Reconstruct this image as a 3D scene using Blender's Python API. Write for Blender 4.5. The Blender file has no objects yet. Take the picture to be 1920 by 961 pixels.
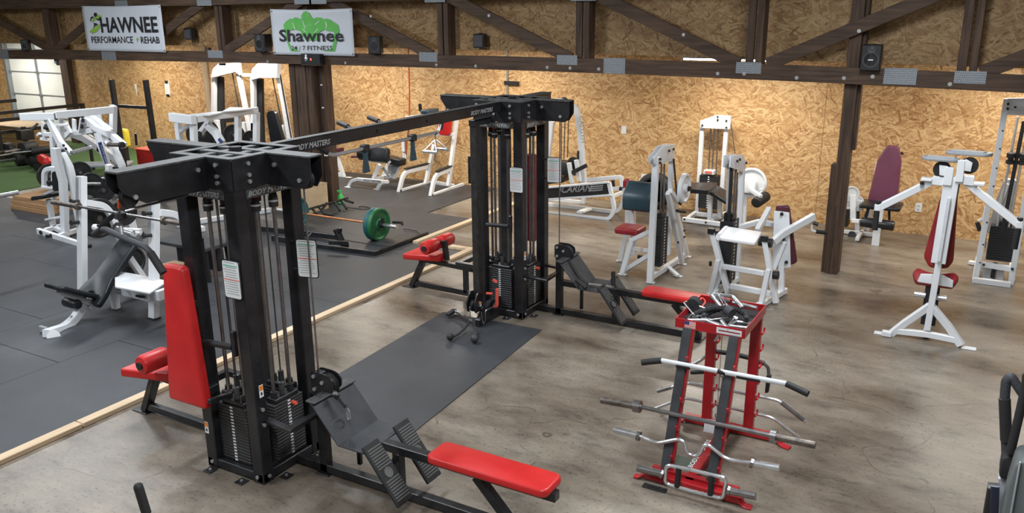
import bpy, bmesh, math, random
from mathutils import Vector, Matrix, Euler
V = Vector
PI = math.pi
rnd = random.Random(7)
scene = bpy.context.scene
COL = scene.collection

# ---------------------------------------------------------------- camera
def look_matrix():
    p, r, t = [math.radians(a) for a in (16.283, -0.529, 30.10)]
    ct, st, cp, sp = math.cos(t), math.sin(t), math.cos(p), math.sin(p)
    f = V((-st * cp, ct * cp, -sp)); rt = V((ct, st, 0)); up = rt.cross(f)
    R = math.cos(r) * rt + math.sin(r) * up
    U = -math.sin(r) * rt + math.cos(r) * up
    m = Matrix((R, U, -f)).transposed().to_4x4()
    m.translation = V((0, 0, 3.0))
    return m
cam_data = bpy.data.cameras.new('camera')
cam = bpy.data.objects.new('camera', cam_data)
COL.objects.link(cam)
cam.matrix_world = look_matrix()
cam_data.sensor_width = 36.0
cam_data.lens = 36.0 * 1581.3 / 1920.0
cam_data.clip_start = 0.05
cam_data.clip_end = 200
scene.camera = cam

# ---------------------------------------------------------------- world, lamps, exposure
w = bpy.data.worlds.new('world'); scene.world = w; w.use_nodes = True
w.node_tree.nodes['Background'].inputs[0].default_value = (0.75, 0.85, 1.0, 1)
w.node_tree.nodes['Background'].inputs[1].default_value = 0.35
scene.view_settings.view_transform = 'Standard'
scene.view_settings.look = 'None'
scene.view_settings.gamma = 1.0
scene.view_settings.exposure = 0.0
scene.view_settings.use_curve_mapping = False

def area(name, loc, size, size_y, power, color, rot=(0, 0, 0)):
    l = bpy.data.lights.new(name, 'AREA'); l.shape = 'RECTANGLE'
    l.size = size; l.size_y = size_y; l.energy = power; l.color = color
    o = bpy.data.objects.new(name, l); COL.objects.link(o)
    o.location = loc; o.rotation_euler = rot
    return o
COOL = (0.90, 0.95, 1.0)
WARM = (1.0, 0.93, 0.82)
# rows of ceiling tube fixtures over the hall
for i, (x, y) in enumerate(((-11.5, 1.0), (-11.5, 6.5), (-6.2, 0.5), (-6.2, 5.6), (-0.8, 1.2), (-0.8, 6.0), (-16.5, 4.0))):
    area('hall_light', (x, y, 4.35), 0.35, 2.6, 190, COOL)
# tube fixtures behind the truss, under the lean-to ceiling
TUBES = (-20.6, -15.8, -12.6, -10.0, -7.0, -3.2, 0.4)
for x in TUBES:
    area('wall_light', (x, 11.25, 2.42 if x != -3.2 else 2.31), 1.3, 0.10, 66, WARM)

# ---------------------------------------------------------------- node materials
def new_mat(name):
    m = bpy.data.materials.new(name); m.use_nodes = True
    nt = m.node_tree
    b = nt.nodes['Principled BSDF']
    return m, nt, b
def N(nt, t, **k):
    n = nt.nodes.new(t)
    for a, v in k.items():
        if a.startswith('i_'):
            n.inputs[int(a[2:])].default_value = v
        else:
            setattr(n, a, v)
    return n
def ramp(nt, fac, stops):
    r = nt.nodes.new('ShaderNodeValToRGB')
    e = r.color_ramp.elements
    while len(e) < len(stops): e.new(0.5)
    for q, (p, c) in zip(e, stops):
        q.position = p; q.color = (c[0], c[1], c[2], 1) if len(c) == 3 else c
    nt.links.new(fac, r.inputs[0])
    return r
def simple(name, col, rough=0.45, metal=0.0, var=0.10, scale=6.0, bump=0.0, bscale=60, coat=0.0, spec=0.5):
    m, nt, b = new_mat(name)
    tc = N(nt, 'ShaderNodeTexCoord')
    n = N(nt, 'ShaderNodeTexNoise'); n.inputs['Scale'].default_value = scale; n.inputs['Detail'].default_value = 4
    nt.links.new(tc.outputs['Object'], n.inputs['Vector'])
    lo = [max(0, c * (1 - var)) for c in col]; hi = [min(1, c * (1 + var) + var * 0.01) for c in col]
    r = ramp(nt, n.outputs['Fac'], ((0.3, lo), (0.7, hi)))
    nt.links.new(r.outputs[0], b.inputs['Base Color'])
    mr = N(nt, 'ShaderNodeMapRange'); mr.inputs[3].default_value = max(0.03, rough * 0.85); mr.inputs[4].default_value = min(1, rough * 1.2)
    nt.links.new(n.outputs['Fac'], mr.inputs[0]); nt.links.new(mr.outputs[0], b.inputs['Roughness'])
    b.inputs['Metallic'].default_value = metal
    b.inputs['Specular IOR Level'].default_value = spec
    if coat: b.inputs['Coat Weight'].default_value = coat; b.inputs['Coat Roughness'].default_value = 0.15
    if bump:
        n2 = N(nt, 'ShaderNodeTexNoise'); n2.inputs['Scale'].default_value = bscale
        nt.links.new(tc.outputs['Object'], n2.inputs['Vector'])
        bp = N(nt, 'ShaderNodeBump'); bp.inputs['Strength'].default_value = bump; bp.inputs['Distance'].default_value = 0.01
        nt.links.new(n2.outputs['Fac'], bp.inputs['Height']); nt.links.new(bp.outputs[0], b.inputs['Normal'])
    return m
def osb(name, gain=1.0, sat=1.0):
    """oriented strand board: overlapping wood strands lying at several angles"""
    m, nt, b = new_mat(name)
    L = nt.links.new
    geo = N(nt, 'ShaderNodeNewGeometry')
    sep = N(nt, 'ShaderNodeSeparateXYZ'); L(geo.outputs['Position'], sep.inputs[0])
    cmb = N(nt, 'ShaderNodeCombineXYZ'); L(sep.outputs[0], cmb.inputs[0]); L(sep.outputs[2], cmb.inputs[1])
    warp = N(nt, 'ShaderNodeTexNoise'); warp.inputs['Scale'].default_value = 2.2; L(cmb.outputs[0], warp.inputs['Vector'])
    wv = N(nt, 'ShaderNodeVectorMath', operation='SCALE'); L(warp.outputs['Color'], wv.inputs[0]); wv.inputs['Scale'].default_value = 0.12
    base = N(nt, 'ShaderNodeVectorMath', operation='ADD'); L(cmb.outputs[0], base.inputs[0]); L(wv.outputs[0], base.inputs[1])
    best_p = None; best_c = None
    for k, (ang, ox) in enumerate(((7, 0), (48, 3.1), (-38, 7.7), (-13, 12.3), (25, 17.9), (-72, 23.3))):
        mp = N(nt, 'ShaderNodeMapping'); mp.vector_type = 'TEXTURE'
        mp.inputs['Rotation'].default_value = (0, 0, math.radians(ang)); mp.inputs['Location'].default_value = (ox, ox * .7, 0)
        L(base.outputs[0], mp.inputs[0])
        sc = N(nt, 'ShaderNodeVectorMath', operation='MULTIPLY'); L(mp.outputs[0], sc.inputs[0])
        sc.inputs[1].default_value = (7.0, 48.0, 1)
        vo = N(nt, 'ShaderNodeTexVoronoi'); vo.voronoi_dimensions = '2D'; vo.inputs['Scale'].default_value = 1.0
        L(sc.outputs[0], vo.inputs['Vector'])
        sp = N(nt, 'ShaderNodeSeparateColor'); L(vo.outputs['Color'], sp.inputs[0])
        # strand value: per-cell tone
        if best_p is None:
            best_p, best_c = sp.outputs[0], sp.outputs[1]
        else:
            gt = N(nt, 'ShaderNodeMath', operation='GREATER_THAN'); L(sp.outputs[0], gt.inputs[0]); L(best_p, gt.inputs[1])
            mx = N(nt, 'ShaderNodeMath', operation='MAXIMUM'); L(sp.outputs[0], mx.inputs[0]); L(best_p, mx.inputs[1])
            mc = N(nt, 'ShaderNodeMix'); mc.data_type = 'FLOAT'; L(gt.outputs[0], mc.inputs[0]); L(best_c, mc.inputs[2]); L(sp.outputs[1], mc.inputs[3])
            best_p, best_c = mx.outputs[0], mc.outputs[0]
    fine = N(nt, 'ShaderNodeTexNoise'); fine.inputs['Scale'].default_value = 55; fine.inputs['Detail'].default_value = 3
    L(base.outputs[0], fine.inputs['Vector'])
    big = N(nt, 'ShaderNodeTexNoise'); big.inputs['Scale'].default_value = 0.9; big.inputs['Detail'].default_value = 5
    L(cmb.outputs[0], big.inputs['Vector'])
    s1 = N(nt, 'ShaderNodeMath', operation='MULTIPLY_ADD'); L(fine.outputs['Fac'], s1.inputs[0]); s1.inputs[1].default_value = 0.5; L(best_c, s1.inputs[2])
    s2 = N(nt, 'ShaderNodeMath', operation='MULTIPLY_ADD'); L(big.outputs['Fac'], s2.inputs[0]); s2.inputs[1].default_value = 0.5; L(s1.outputs[0], s2.inputs[2])
    g = gain
    def c(r_, g_, b_): return (r_ * g, g_ * g, b_ * g * sat)
    r = ramp(nt, s2.outputs[0], ((0.40, c(.24, .105, .036)), (0.56, c(.40, .215, .088)), (0.95, c(.52, .318, .148)), (1.25, c(.66, .45, .235))))
    # ramp positions must be 0..1: rescale
    for e in r.color_ramp.elements: e.position = e.position
    mr = N(nt, 'ShaderNodeMapRange'); mr.inputs[1].default_value = 0.25; mr.inputs[2].default_value = 1.5
    L(s2.outputs[0], mr.inputs[0])
    r.color_ramp.elements[0].position = 0.12; r.color_ramp.elements[1].position = 0.31; r.color_ramp.elements[2].position = 0.62; r.color_ramp.elements[3].position = 0.95
    L(mr.outputs[0], r.inputs[0])
    L(r.outputs[0], b.inputs['Base Color']); b.inputs['Roughness'].default_value = 0.62
    bp = N(nt, 'ShaderNodeBump'); bp.inputs['Strength'].default_value = 0.25; bp.inputs['Distance'].default_value = 0.004
    L(best_c, bp.inputs['Height']); L(bp.outputs[0], b.inputs['Normal'])
    return m
def concrete():
    m, nt, b = new_mat('worn_concrete'); L = nt.links.new
    geo = N(nt, 'ShaderNodeNewGeometry')
    n1 = N(nt, 'ShaderNodeTexNoise'); n1.inputs['Scale'].default_value = 0.55; n1.inputs['Detail'].default_value = 7; n1.inputs['Roughness'].default_value = 0.62
    n2 = N(nt, 'ShaderNodeTexNoise'); n2.inputs['Scale'].default_value = 3.2; n2.inputs['Detail'].default_value = 8; n2.inputs['Roughness'].default_value = 0.7
    n3 = N(nt, 'ShaderNodeTexNoise'); n3.inputs['Scale'].default_value = 42; n3.inputs['Detail'].default_value = 4
    mp = N(nt, 'ShaderNodeMapping'); mp.inputs['Scale'].default_value = (0.8, 1.7, 1); mp.inputs['Rotation'].default_value = (0, 0, .25)
    L(geo.outputs['Position'], mp.inputs[0])
    for n in (n1, n2): L(mp.outputs[0], n.inputs['Vector'])
    L(geo.outputs['Position'], n3.inputs['Vector'])
    r1 = ramp(nt, n1.outputs['Fac'], ((0.33, (.075, .056, .042)), (0.43, (.150, .120, .092)), (0.53, (.225, .190, .150)), (0.68, (.33, .292, .238))))
    r2 = ramp(nt, n2.outputs['Fac'], ((0.30, (.22, .22, .23)), (0.44, (.80, .80, .80)), (0.56, (1.0, 1.0, .99)), (0.7, (1.25, 1.22, 1.17))))
    mx = N(nt, 'ShaderNodeMix'); mx.data_type = 'RGBA'; mx.blend_type = 'MULTIPLY'; mx.inputs[0].default_value = 0.8
    L(r1.outputs[0], mx.inputs[6]); L(r2.outputs[0], mx.inputs[7])
    # small dark scuffs
    r3 = ramp(nt, n3.outputs['Fac'], ((0.28, (.30, .29, .28)), (0.42, (1, 1, 1)), (0.76, (1, 1, 1)), (0.86, (1.25, 1.25, 1.2))))
    mx2 = N(nt, 'ShaderNodeMix'); mx2.data_type = 'RGBA'; mx2.blend_type = 'MULTIPLY'; mx2.inputs[0].default_value = 0.8
    L(mx.outputs[2], mx2.inputs[6]); L(r3.outputs[0], mx2.inputs[7])
    # hairline cracks
    vw = N(nt, 'ShaderNodeTexNoise'); vw.inputs['Scale'].default_value = 1.6; L(geo.outputs['Position'], vw.inputs['Vector'])
    va = N(nt, 'ShaderNodeVectorMath', operation='ADD'); L(geo.outputs['Position'], va.inputs[0]); L(vw.outputs['Color'], va.inputs[1])
    vo = N(nt, 'ShaderNodeTexVoronoi', feature='DISTANCE_TO_EDGE'); vo.inputs['Scale'].default_value = 0.42; L(va.outputs[0], vo.inputs['Vector'])
    r4 = ramp(nt, vo.outputs['Distance'], ((0.0, (.35, .33, .3)), (0.0045, (1, 1, 1))))
    brk = ramp(nt, n2.outputs['Fac'], ((0.46, (0, 0, 0)), (0.56, (1, 1, 1))))
    mx3 = N(nt, 'ShaderNodeMix'); mx3.data_type = 'RGBA'; mx3.blend_type = 'MULTIPLY'
    L(brk.outputs[0], mx3.inputs[0]); L(mx2.outputs[2], mx3.inputs[6]); L(r4.outputs[0], mx3.inputs[7])
    L(mx3.outputs[2], b.inputs['Base Color'])
    rr = N(nt, 'ShaderNodeMapRange'); rr.inputs[1].default_value = 0.3; rr.inputs[2].default_value = 0.7; rr.inputs[3].default_value = 0.20; rr.inputs[4].default_value = 0.50
    L(n1.outputs['Fac'], rr.inputs[0]); L(rr.outputs[0], b.inputs['Roughness'])
    bp = N(nt, 'ShaderNodeBump'); bp.inputs['Strength'].default_value = 0.12; bp.inputs['Distance'].default_value = 0.01
    L(n2.outputs['Fac'], bp.inputs['Height']); L(bp.outputs[0], b.inputs['Normal'])
    return m
def wood(name, a, bcol, axis='x', scale=1.0, rough=0.7):
    m, nt, b = new_mat(name); L = nt.links.new
    tc = N(nt, 'ShaderNodeTexCoord')
    mp = N(nt, 'ShaderNodeMapping')
    s = {'x': (0.8, 14, 14), 'y': (14, 0.8, 14), 'z': (14, 14, 0.8)}[axis]
    mp.inputs['Scale'].default_value = [q * scale for q in s]
    L(tc.outputs['Object'], mp.inputs[0])
    n = N(nt, 'ShaderNodeTexNoise'); n.inputs['Scale'].default_value = 2.0; n.inputs['Detail'].default_value = 6; n.inputs['Distortion'].default_value = 0.8
    L(mp.outputs[0], n.inputs['Vector'])
    n2 = N(nt, 'ShaderNodeTexNoise'); n2.inputs['Scale'].default_value = 1.7; n2.inputs['Detail'].default_value = 3
    L(tc.outputs['Object'], n2.inputs['Vector'])
    ad = N(nt, 'ShaderNodeMath', operation='MULTIPLY_ADD'); L(n2.outputs['Fac'], ad.inputs[0]); ad.inputs[1].default_value = 0.5; L(n.outputs['Fac'], ad.inputs[2])
    r = ramp(nt, ad.outputs[0], ((0.5, a), (0.95, bcol)))
    L(r.outputs[0], b.inputs['Base Color']); b.inputs['Roughness'].default_value = rough
    bp = N(nt, 'ShaderNodeBump'); bp.inputs['Strength'].default_value = 0.3; bp.inputs['Distance'].default_value = 0.004
    L(n.outputs['Fac'], bp.inputs['Height']); L(bp.outputs[0], b.inputs['Normal'])
    return m
def stripes(name, c1, c2, scale, axis='Z', duty=0.5, metal=0.0, rough=0.5):
    m, nt, b = new_mat(name); L = nt.links.new
    tc = N(nt, 'ShaderNodeTexCoord'); wv = N(nt, 'ShaderNodeTexWave'); wv.bands_direction = axis; wv.inputs['Scale'].default_value = scale
    wv.wave_profile = 'SAW'; L(tc.outputs['Object'], wv.inputs['Vector'])
    r = ramp(nt, wv.outputs['Fac'], ((duty - .02, c1), (duty, c2))); L(r.outputs[0], b.inputs['Base Color'])
    b.inputs['Metallic'].default_value = metal; b.inputs['Roughness'].default_value = rough
    return m
def gusset():
    m, nt, b = new_mat('galvanised_toothed_steel'); L = nt.links.new
    tc = N(nt, 'ShaderNodeTexCoord')
    br = N(nt, 'ShaderNodeTexBrick'); br.offset = 0.5
    mp = N(nt, 'ShaderNodeMapping'); mp.inputs['Rotation'].default_value = (PI / 2, 0, 0); L(tc.outputs['Object'], mp.inputs[0])
    br.inputs['Scale'].default_value = 16; br.inputs['Brick Width'].default_value = 0.28; br.inputs['Row Height'].default_value = 0.36; br.inputs['Mortar Size'].default_value = 0.05
    br.inputs['Color1'].default_value = (.40, .43, .46, 1); br.inputs['Color2'].default_value = (.32, .35, .38, 1); br.inputs['Mortar'].default_value = (.16, .18, .20, 1)
    L(mp.outputs[0], br.inputs['Vector']); L(br.outputs[0], b.inputs['Base Color'])
    b.inputs['Metallic'].default_value = 0.35; b.inputs['Roughness'].default_value = 0.5
    return m
def turf_mat():
    m, nt, b = new_mat('green_turf'); L = nt.links.new
    geo = N(nt, 'ShaderNodeNewGeometry'); n = N(nt, 'ShaderNodeTexNoise'); n.inputs['Scale'].default_value = 60; n.inputs['Detail'].default_value = 3
    L(geo.outputs['Position'], n.inputs['Vector'])
    r = ramp(nt, n.outputs['Fac'], ((0.3, (.035, .075, .022)), (0.7, (.085, .165, .045)))); L(r.outputs[0], b.inputs['Base Color'])
    b.inputs['Roughness'].default_value = 0.9
    return m
def rubber_mat():
    m, nt, b = new_mat('black_rubber_flooring'); L = nt.links.new
    geo = N(nt, 'ShaderNodeNewGeometry')
    n = N(nt, 'ShaderNodeTexNoise'); n.inputs['Scale'].default_value = 1.1; n.inputs['Detail'].default_value = 8; n.inputs['Roughness'].default_value = 0.65
    L(geo.outputs['Position'], n.inputs['Vector'])
    n2 = N(nt, 'ShaderNodeTexNoise'); n2.inputs['Scale'].default_value = 90; L(geo.outputs['Position'], n2.inputs['Vector'])
    r = ramp(nt, n.outputs['Fac'], ((0.3, (.026, .028, .032)), (0.55, (.040, .043, .049)), (0.75, (.066, .070, .077)))); L(r.outputs[0], b.inputs['Base Color'])
    b.inputs['Roughness'].default_value = 0.52
    bp = N(nt, 'ShaderNodeBump'); bp.inputs['Strength'].default_value = 0.2; bp.inputs['Distance'].default_value = 0.004
    L(n2.outputs['Fac'], bp.inputs['Height']); L(bp.outputs[0], b.inputs['Normal'])
    return m
M = {}
M['osb'] = osb('strand_board', 1.0, .95)
M['osb_dark'] = osb('shaded_strand_board', 0.60, .92)  # same board as below; shade on the upper wall is put into its colour
M['concrete'] = concrete()
M['beam'] = wood('dark_truss_lumber', (.030, .016, .009), (.105, .062, .038), 'x')
M['post'] = wood('dark_post_lumber', (.020, .010, .006), (.105, .060, .036), 'z')
M['pine'] = wood('pale_pine', (.50, .36, .22), (.72, .56, .38), 'y', .6)
M['pine_z'] = wood('pale_stud', (.36, .27, .17), (.52, .40, .27), 'z', .6)
M['ply'] = wood('birch_plywood', (.44, .33, .20), (.60, .47, .31), 'x', .35)
M['gusset'] = gusset()
M['turf'] = turf_mat()
M['rubber'] = rubber_mat()
M['drywall'] = simple('painted_wall', (.55, .54, .52), .8, var=.03)
M['doorpanel'] = simple('insulated_door_panel', (.84, .87, .86), .45, var=.04, scale=2)
M['galv'] = simple('galvanised_steel', (.32, .35, .38), .4, .6)
M['black'] = simple('black_powder_coat', (.012, .012, .014), .32, 0, .35, 9, .05, 300)
M['blackdusty'] = simple('dusty_black_steel', (.050, .050, .050), .5, 0, .5, 30)
M['stackblack'] = simple('black_cast_plates', (.016, .016, .017), .42, 0, .4, 20)
M['ridgegrey'] = simple('worn_rubber_ridges', (.11, .11, .105), .6)
M['fairing'] = simple('dark_grey_fairing', (.11, .125, .125), .4)
M['columnblack'] = simple('worn_black_column', (.022, .020, .019), .45, 0, .3, 20)
M['darkgrey'] = simple('dark_grey_rubber', (.035, .037, .042), .6, 0, .3, 12, .2, 160)
M['rubberblk'] = simple('black_rubber', (.012, .012, .013), .6, 0, .3)
M['vinylblk'] = simple('black_vinyl', (.010, .012, .015), .34, 0, .2, 5, .05, 120, spec=.45)
M['red'] = simple('red_vinyl', (.55, .016, .016), .38, 0, .10, 5, .04, 200)
M['darkred'] = simple('dark_red_vinyl', (.27, .016, .022), .4, 0, .12, 5)
M['maroon'] = simple('maroon_vinyl', (.085, .013, .028), .42, 0, .12, 5)
M['purple'] = simple('faded_burgundy_vinyl', (.155, .045, .085), .45, 0, .15, 4)
M['redpaint'] = simple('red_powder_coat', (.42, .014, .020), .3, 0, .12, 7)
M['white'] = simple('white_powder_coat', (.74, .76, .78), .32, 0, .04, 3)
M['offwhite'] = simple('scuffed_white_paint', (.62, .64, .66), .4, 0, .08, 14)
M['grey'] = simple('grey_powder_coat', (.30, .32, .34), .4, 0, .08, 8)
M['ltgrey'] = simple('light_grey_vinyl', (.42, .42, .42), .5, 0, .08, 5)
M['chrome'] = simple('chrome_plating', (.68, .70, .72), .28, .88, .06, 20)
M['steel'] = simple('worn_steel_rod', (.27, .26, .26), .3, .9, .15, 15)
M['rust'] = simple('tarnished_steel', (.17, .145, .125), .42, .75, .35, 25, .1, 200)
M['bolt'] = simple('zinc_bolt_head', (.55, .56, .56), .35, .7, .05)
M['orange'] = simple('orange_bar_coating', (.52, .20, .07), .35, .5, .1)
M['green'] = simple('green_bumper_rubber', (.018, .16, .058), .45, 0, .12)
M['teal'] = simple('teal_bumper_rubber', (.015, .115, .13), .5, 0, .12)
M['slate'] = simple('slate_blue_vinyl', (.030, .060, .078), .38, 0, .1)
M['brightgreen'] = simple('bright_green_plastic', (.06, .55, .12), .4)
M['yellow'] = simple('yellow_vinyl', (.75, .60, .03), .5)
M['ropegrey'] = simple('black_nylon_rope', (.022, .022, .024), .8, 0, .4, 40, .4, 300)
M['cable'] = simple('coated_steel_cable', (.05, .05, .05), .4, .3)
M['paper'] = simple('printed_card', (.78, .80, .80), .5, 0, .02)
M['ink'] = simple('black_ink', (.018, .018, .022), .6)
M['inkgrey'] = simple('grey_lettering', (.30, .30, .30), .5)
M['inkgreen'] = simple('green_ink', (.10, .50, .30), .6)
M['logogreen'] = simple('leaf_green_print', (.13, .52, .10), .6)
M['limegreen'] = simple('lime_green_print', (.28, .52, .06), .6)
M['inkred'] = simple('red_ink', (.75, .10, .06), .6)
M['inkorange'] = simple('orange_ink', (.80, .25, .04), .6)
M['inkblue'] = simple('navy_print', (.03, .05, .20), .6)
M['screen'] = simple('dark_console_screen', (.015, .018, .035), .3)
M['vinylbanner'] = simple('white_banner_vinyl', (.66, .70, .76), .45, 0, .03, 3)
M['plastic'] = simple('black_plastic', (.014, .014, .016), .45)
M['cone'] = simple('speaker_cone', (.055, .055, .06), .5)
M['crate'] = wood('rough_pallet_wood', (.22, .11, .045), (.42, .25, .12), 'x', .8)
M['cord'] = simple('orange_extension_cord', (.62, .10, .03), .5)
M['brownbox'] = simple('cardboard', (.32, .22, .13), .8)
def emis(name, c, s):
    m, nt, b = new_mat(name); b.inputs['Emission Color'].default_value = (*c, 1); b.inputs['Emission Strength'].default_value = s
    b.inputs['Base Color'].default_value = (*c, 1); return m
M['tube'] = emis('lit_tube', (.85, .90, 1.0), 14)
M['led'] = emis('red_led', (1, .08, .04), 3)

# ---------------------------------------------------------------- mesh builder
def basis(d, up=None):
    d = V(d).normalized()
    u = V(up) if up is not None else (V((0, 0, 1)) if abs(d.z) < 0.95 else V((0, 1, 0)))
    s = d.cross(u)
    if s.length < 1e-6: u = V((1, 0, 0)); s = d.cross(u)
    s.normalize(); u = s.cross(d).normalized()
    return s, u, d      # side, up, along
_cf = {}
def chamfer_topology():
    """24-vertex chamfered box: faces computed once"""
    if _cf: return _cf['f']
    bm = bmesh.new()
    for sx in (-1, 1):
        for sy in (-1, 1):
            for sz in (-1, 1):
                for k in range(3):
                    c = [sx * .8, sy * .8, sz * .8]; c[k] = (sx, sy, sz)[k]
                    bm.verts.new(c)
    bm.verts.index_update(); bm.verts.ensure_lookup_table()
    r = bmesh.ops.convex_hull(bm, input=bm.verts[:])
    bmesh.ops.dissolve_limit(bm, angle_limit=0.02, verts=bm.verts[:], edges=bm.edges[:])
    bmesh.ops.recalc_face_normals(bm, faces=bm.faces[:])
    _cf['f'] = [[v.index for v in f.verts] for f in bm.faces]
    bm.free()
    return _cf['f']
class MB:
    def __init__(s): s.v = []; s.f = []
    def add(s, vs, fs):
        o = len(s.v); s.v += [tuple(q) for q in vs]; s.f += [tuple(i + o for i in f) for f in fs]; return s
    def obox(s, c, half, ax, b=None):
        """oriented box; half sizes along the three axes ax"""
        c = V(c); m = min(half); b = min(m * 0.45, 0.004 if b is None else b)
        if b <= 0.0002:
            vs = [c + ax[0] * half[0] * i + ax[1] * half[1] * j + ax[2] * half[2] * k for i in (-1, 1) for j in (-1, 1) for k in (-1, 1)]
            return s.add(vs, [(0, 1, 3, 2), (4, 6, 7, 5), (0, 4, 5, 1), (2, 3, 7, 6), (0, 2, 6, 4), (1, 5, 7, 3)])
        vs = []
        for sx in (-1, 1):
            for sy in (-1, 1):
                for sz in (-1, 1):
                    for k in range(3):
                        h = [half[0] - b, half[1] - b, half[2] - b]; h[k] = half[k]
                        vs.append(c + ax[0] * h[0] * sx + ax[1] * h[1] * sy + ax[2] * h[2] * sz)
        return s.add(vs, chamfer_topology())
    def box(s, x0, x1, y0, y1, z0, z1, b=None):
        return s.obox(((x0 + x1) / 2, (y0 + y1) / 2, (z0 + z1) / 2), (abs(x1 - x0) / 2, abs(y1 - y0) / 2, abs(z1 - z0) / 2), (V((1, 0, 0)), V((0, 1, 0)), V((0, 0, 1))), b)
    def bar(s, p, q, w, h=None, up=None, b=None, ext=0.0):
        p, q = V(p), V(q); sd, u, d = basis(q - p, up); L = (q - p).length
        return s.obox((p + q) / 2, (w / 2, (h or w) / 2, L / 2 + ext), (sd, u, d), b)
    def cyl(s, p, q, r, n=14, r2=None, caps=True):
        p, q = V(p), V(q); sd, u, d = basis(q - p); r2 = r if r2 is None else r2
        vs = []
        for c, rr in ((p, r), (q, r2)):
            for i in range(n):
                a = 2 * PI * i / n; vs.append(c + (sd * math.cos(a) + u * math.sin(a)) * rr)
        fs = [(i, n + i, n + (i + 1) % n, (i + 1) % n) for i in range(n)]
        fs = [tuple(reversed(f)) for f in fs]
        if caps: fs += [tuple(range(n)), tuple(reversed(range(n, 2 * n)))]
        fs = [tuple(reversed(f)) for f in fs]
        return s.add(vs, fs)
    def lathe(s, o, d, prof, n=20):
        """prof: (distance along d, radius)"""
        o = V(o); sd, u, d = basis(d); vs = []; fs = []
        for (t, r) in prof:
            for i in range(n):
                a = 2 * PI * i / n; vs.append(o + d * t + (sd * math.cos(a) + u * math.sin(a)) * max(r, 0.0004))
        k = len(prof)
        for j in range(k - 1):
            for i in range(n):
                fs.append((j * n + i, j * n + (i + 1) % n, (j + 1) * n + (i + 1) % n, (j + 1) * n + i))
        fs.append(tuple(reversed(range(n)))); fs.append(tuple(range((k - 1) * n, k * n)))
        return s.add(vs, fs)
    def sweep(s, pts, prof, up=None, closed=False, caps=True):
        pts = [V(p) for p in pts]; n = len(pts); m = len(prof); vs = []; fs = []
        tang = []
        for i in range(n):
            a = pts[(i - 1) % n] if (closed or i > 0) else pts[i]
            b = pts[(i + 1) % n] if (closed or i < n - 1) else pts[i]
            tang.append((b - a).normalized())
        sd, u, d = basis(tang[0], up)
        for i in range(n):
            t = tang[i]
            if up is not None:
                sd, u, _ = basis(t, up)
            else:
                sd = (sd - t * sd.dot(t)).normalized(); u = sd.cross(t) * -1
                u = t.cross(sd) * -1 if False else sd.cross(t)
            k = 1.0
            if (closed or 0 < i < n - 1):
                a = (pts[i] - pts[(i - 1) % n]).normalized(); k = 1 / max(0.5, a.dot(t))
                bend = (pts[(i + 1) % n] - pts[i]).normalized() - a
                bl = bend.length
                bend = bend.normalized() if bl > 1e-5 else None
            else: bend = None
            for (x, y) in prof:
                off = sd * x + u * y
                if bend is not None:
                    off = off + bend * off.dot(bend) * (k - 1)
                vs.append(pts[i] + off)
        rng = n if closed else n - 1
        for i in range(rng):
            for j in range(m):
                a = i * m + j; b = i * m + (j + 1) % m; c = ((i + 1) % n) * m + (j + 1) % m; d_ = ((i + 1) % n) * m + j
                fs.append((a, d_, c, b))
        if caps and not closed:
            fs.append(tuple(range(m))); fs.append(tuple(reversed(range((n - 1) * m, n * m))))
        return s.add(vs, fs)
    def tube(s, pts, r, n=10, fillet=0.0, k=4, closed=False):
        P = fil(pts, fillet, k) if fillet else pts
        prof = [(math.cos(2 * PI * i / n) * r, math.sin(2 * PI * i / n) * r) for i in range(n)]
        return s.sweep(P, prof, closed=closed)
    def rbar(s, pts, w, h, fillet=0.0, k=4, up=None, c=0.004, closed=False):
        """bent rectangular tube"""
        P = fil(pts, fillet, k) if fillet else pts
        a, b = w / 2, h / 2; c = min(c, a * .4, b * .4)
        prof = [(a - c, -b), (a, -b + c), (a, b - c), (a - c, b), (-a + c, b), (-a, b - c), (-a, -b + c), (-a + c, -b)]
        return s.sweep(P, prof, up=up, closed=closed)
    def prism(s, poly, o, ax, ay, az, t, r=0.0, k=3):
        """poly 2-D outline in (ax, ay) from o, extruded t along az (centred), optional rounded rim r"""
        o, ax, ay, az = V(o), V(ax), V(ay), V(az); n = len(poly)
        area2 = sum(poly[i][0] * poly[(i + 1) % n][1] - poly[(i + 1) % n][0] * poly[i][1] for i in range(n))
        if area2 < 0: poly = list(reversed(poly))
        def inset(dd):
            out = []
            for i in range(n):
                p0, p1, p2 = V(poly[i - 1]).to_2d(), V(poly[i]).to_2d(), V(poly[(i + 1) % n]).to_2d()
                e1 = (p1 - p0).normalized(); e2 = (p2 - p1).normalized()
                n1 = V((-e1.y, e1.x)); n2 = V((-e2.y, e2.x)); bb = (n1 + n2)
                if bb.length < 1e-6: bb = n1
                bb.normalize(); kk = dd / max(0.35, bb.dot(n1))
                out.append(p1 + bb * kk)
            return out
        rings = []
        if r > 0:
            for i in range(k, -1, -1):
                a = PI / 2 * i / k; rings.append((-t / 2 + r * (1 - math.sin(a)), r * (1 - math.cos(a))))
            for i in range(k + 1):
                a = PI / 2 * i / k; rings.append((t / 2 - r * (1 - math.sin(a)), r * (1 - math.cos(a))))
        else: rings = [(-t / 2, 0), (t / 2, 0)]
        vs = []
        for (h, d_) in rings:
            for q in inset(d_): vs.append(o + ax * q[0] + ay * q[1] + az * h)
        m = len(rings); flip = ax.cross(ay).dot(az) < 0
        fs = []
        for j in range(m - 1):
            for i in range(n):
                fs.append((j * n + i, j * n + (i + 1) % n, (j + 1) * n + (i + 1) % n, (j + 1) * n + i))
        fs.append(tuple(reversed(range(n)))); fs.append(tuple(range((m - 1) * n, m * n)))
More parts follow.
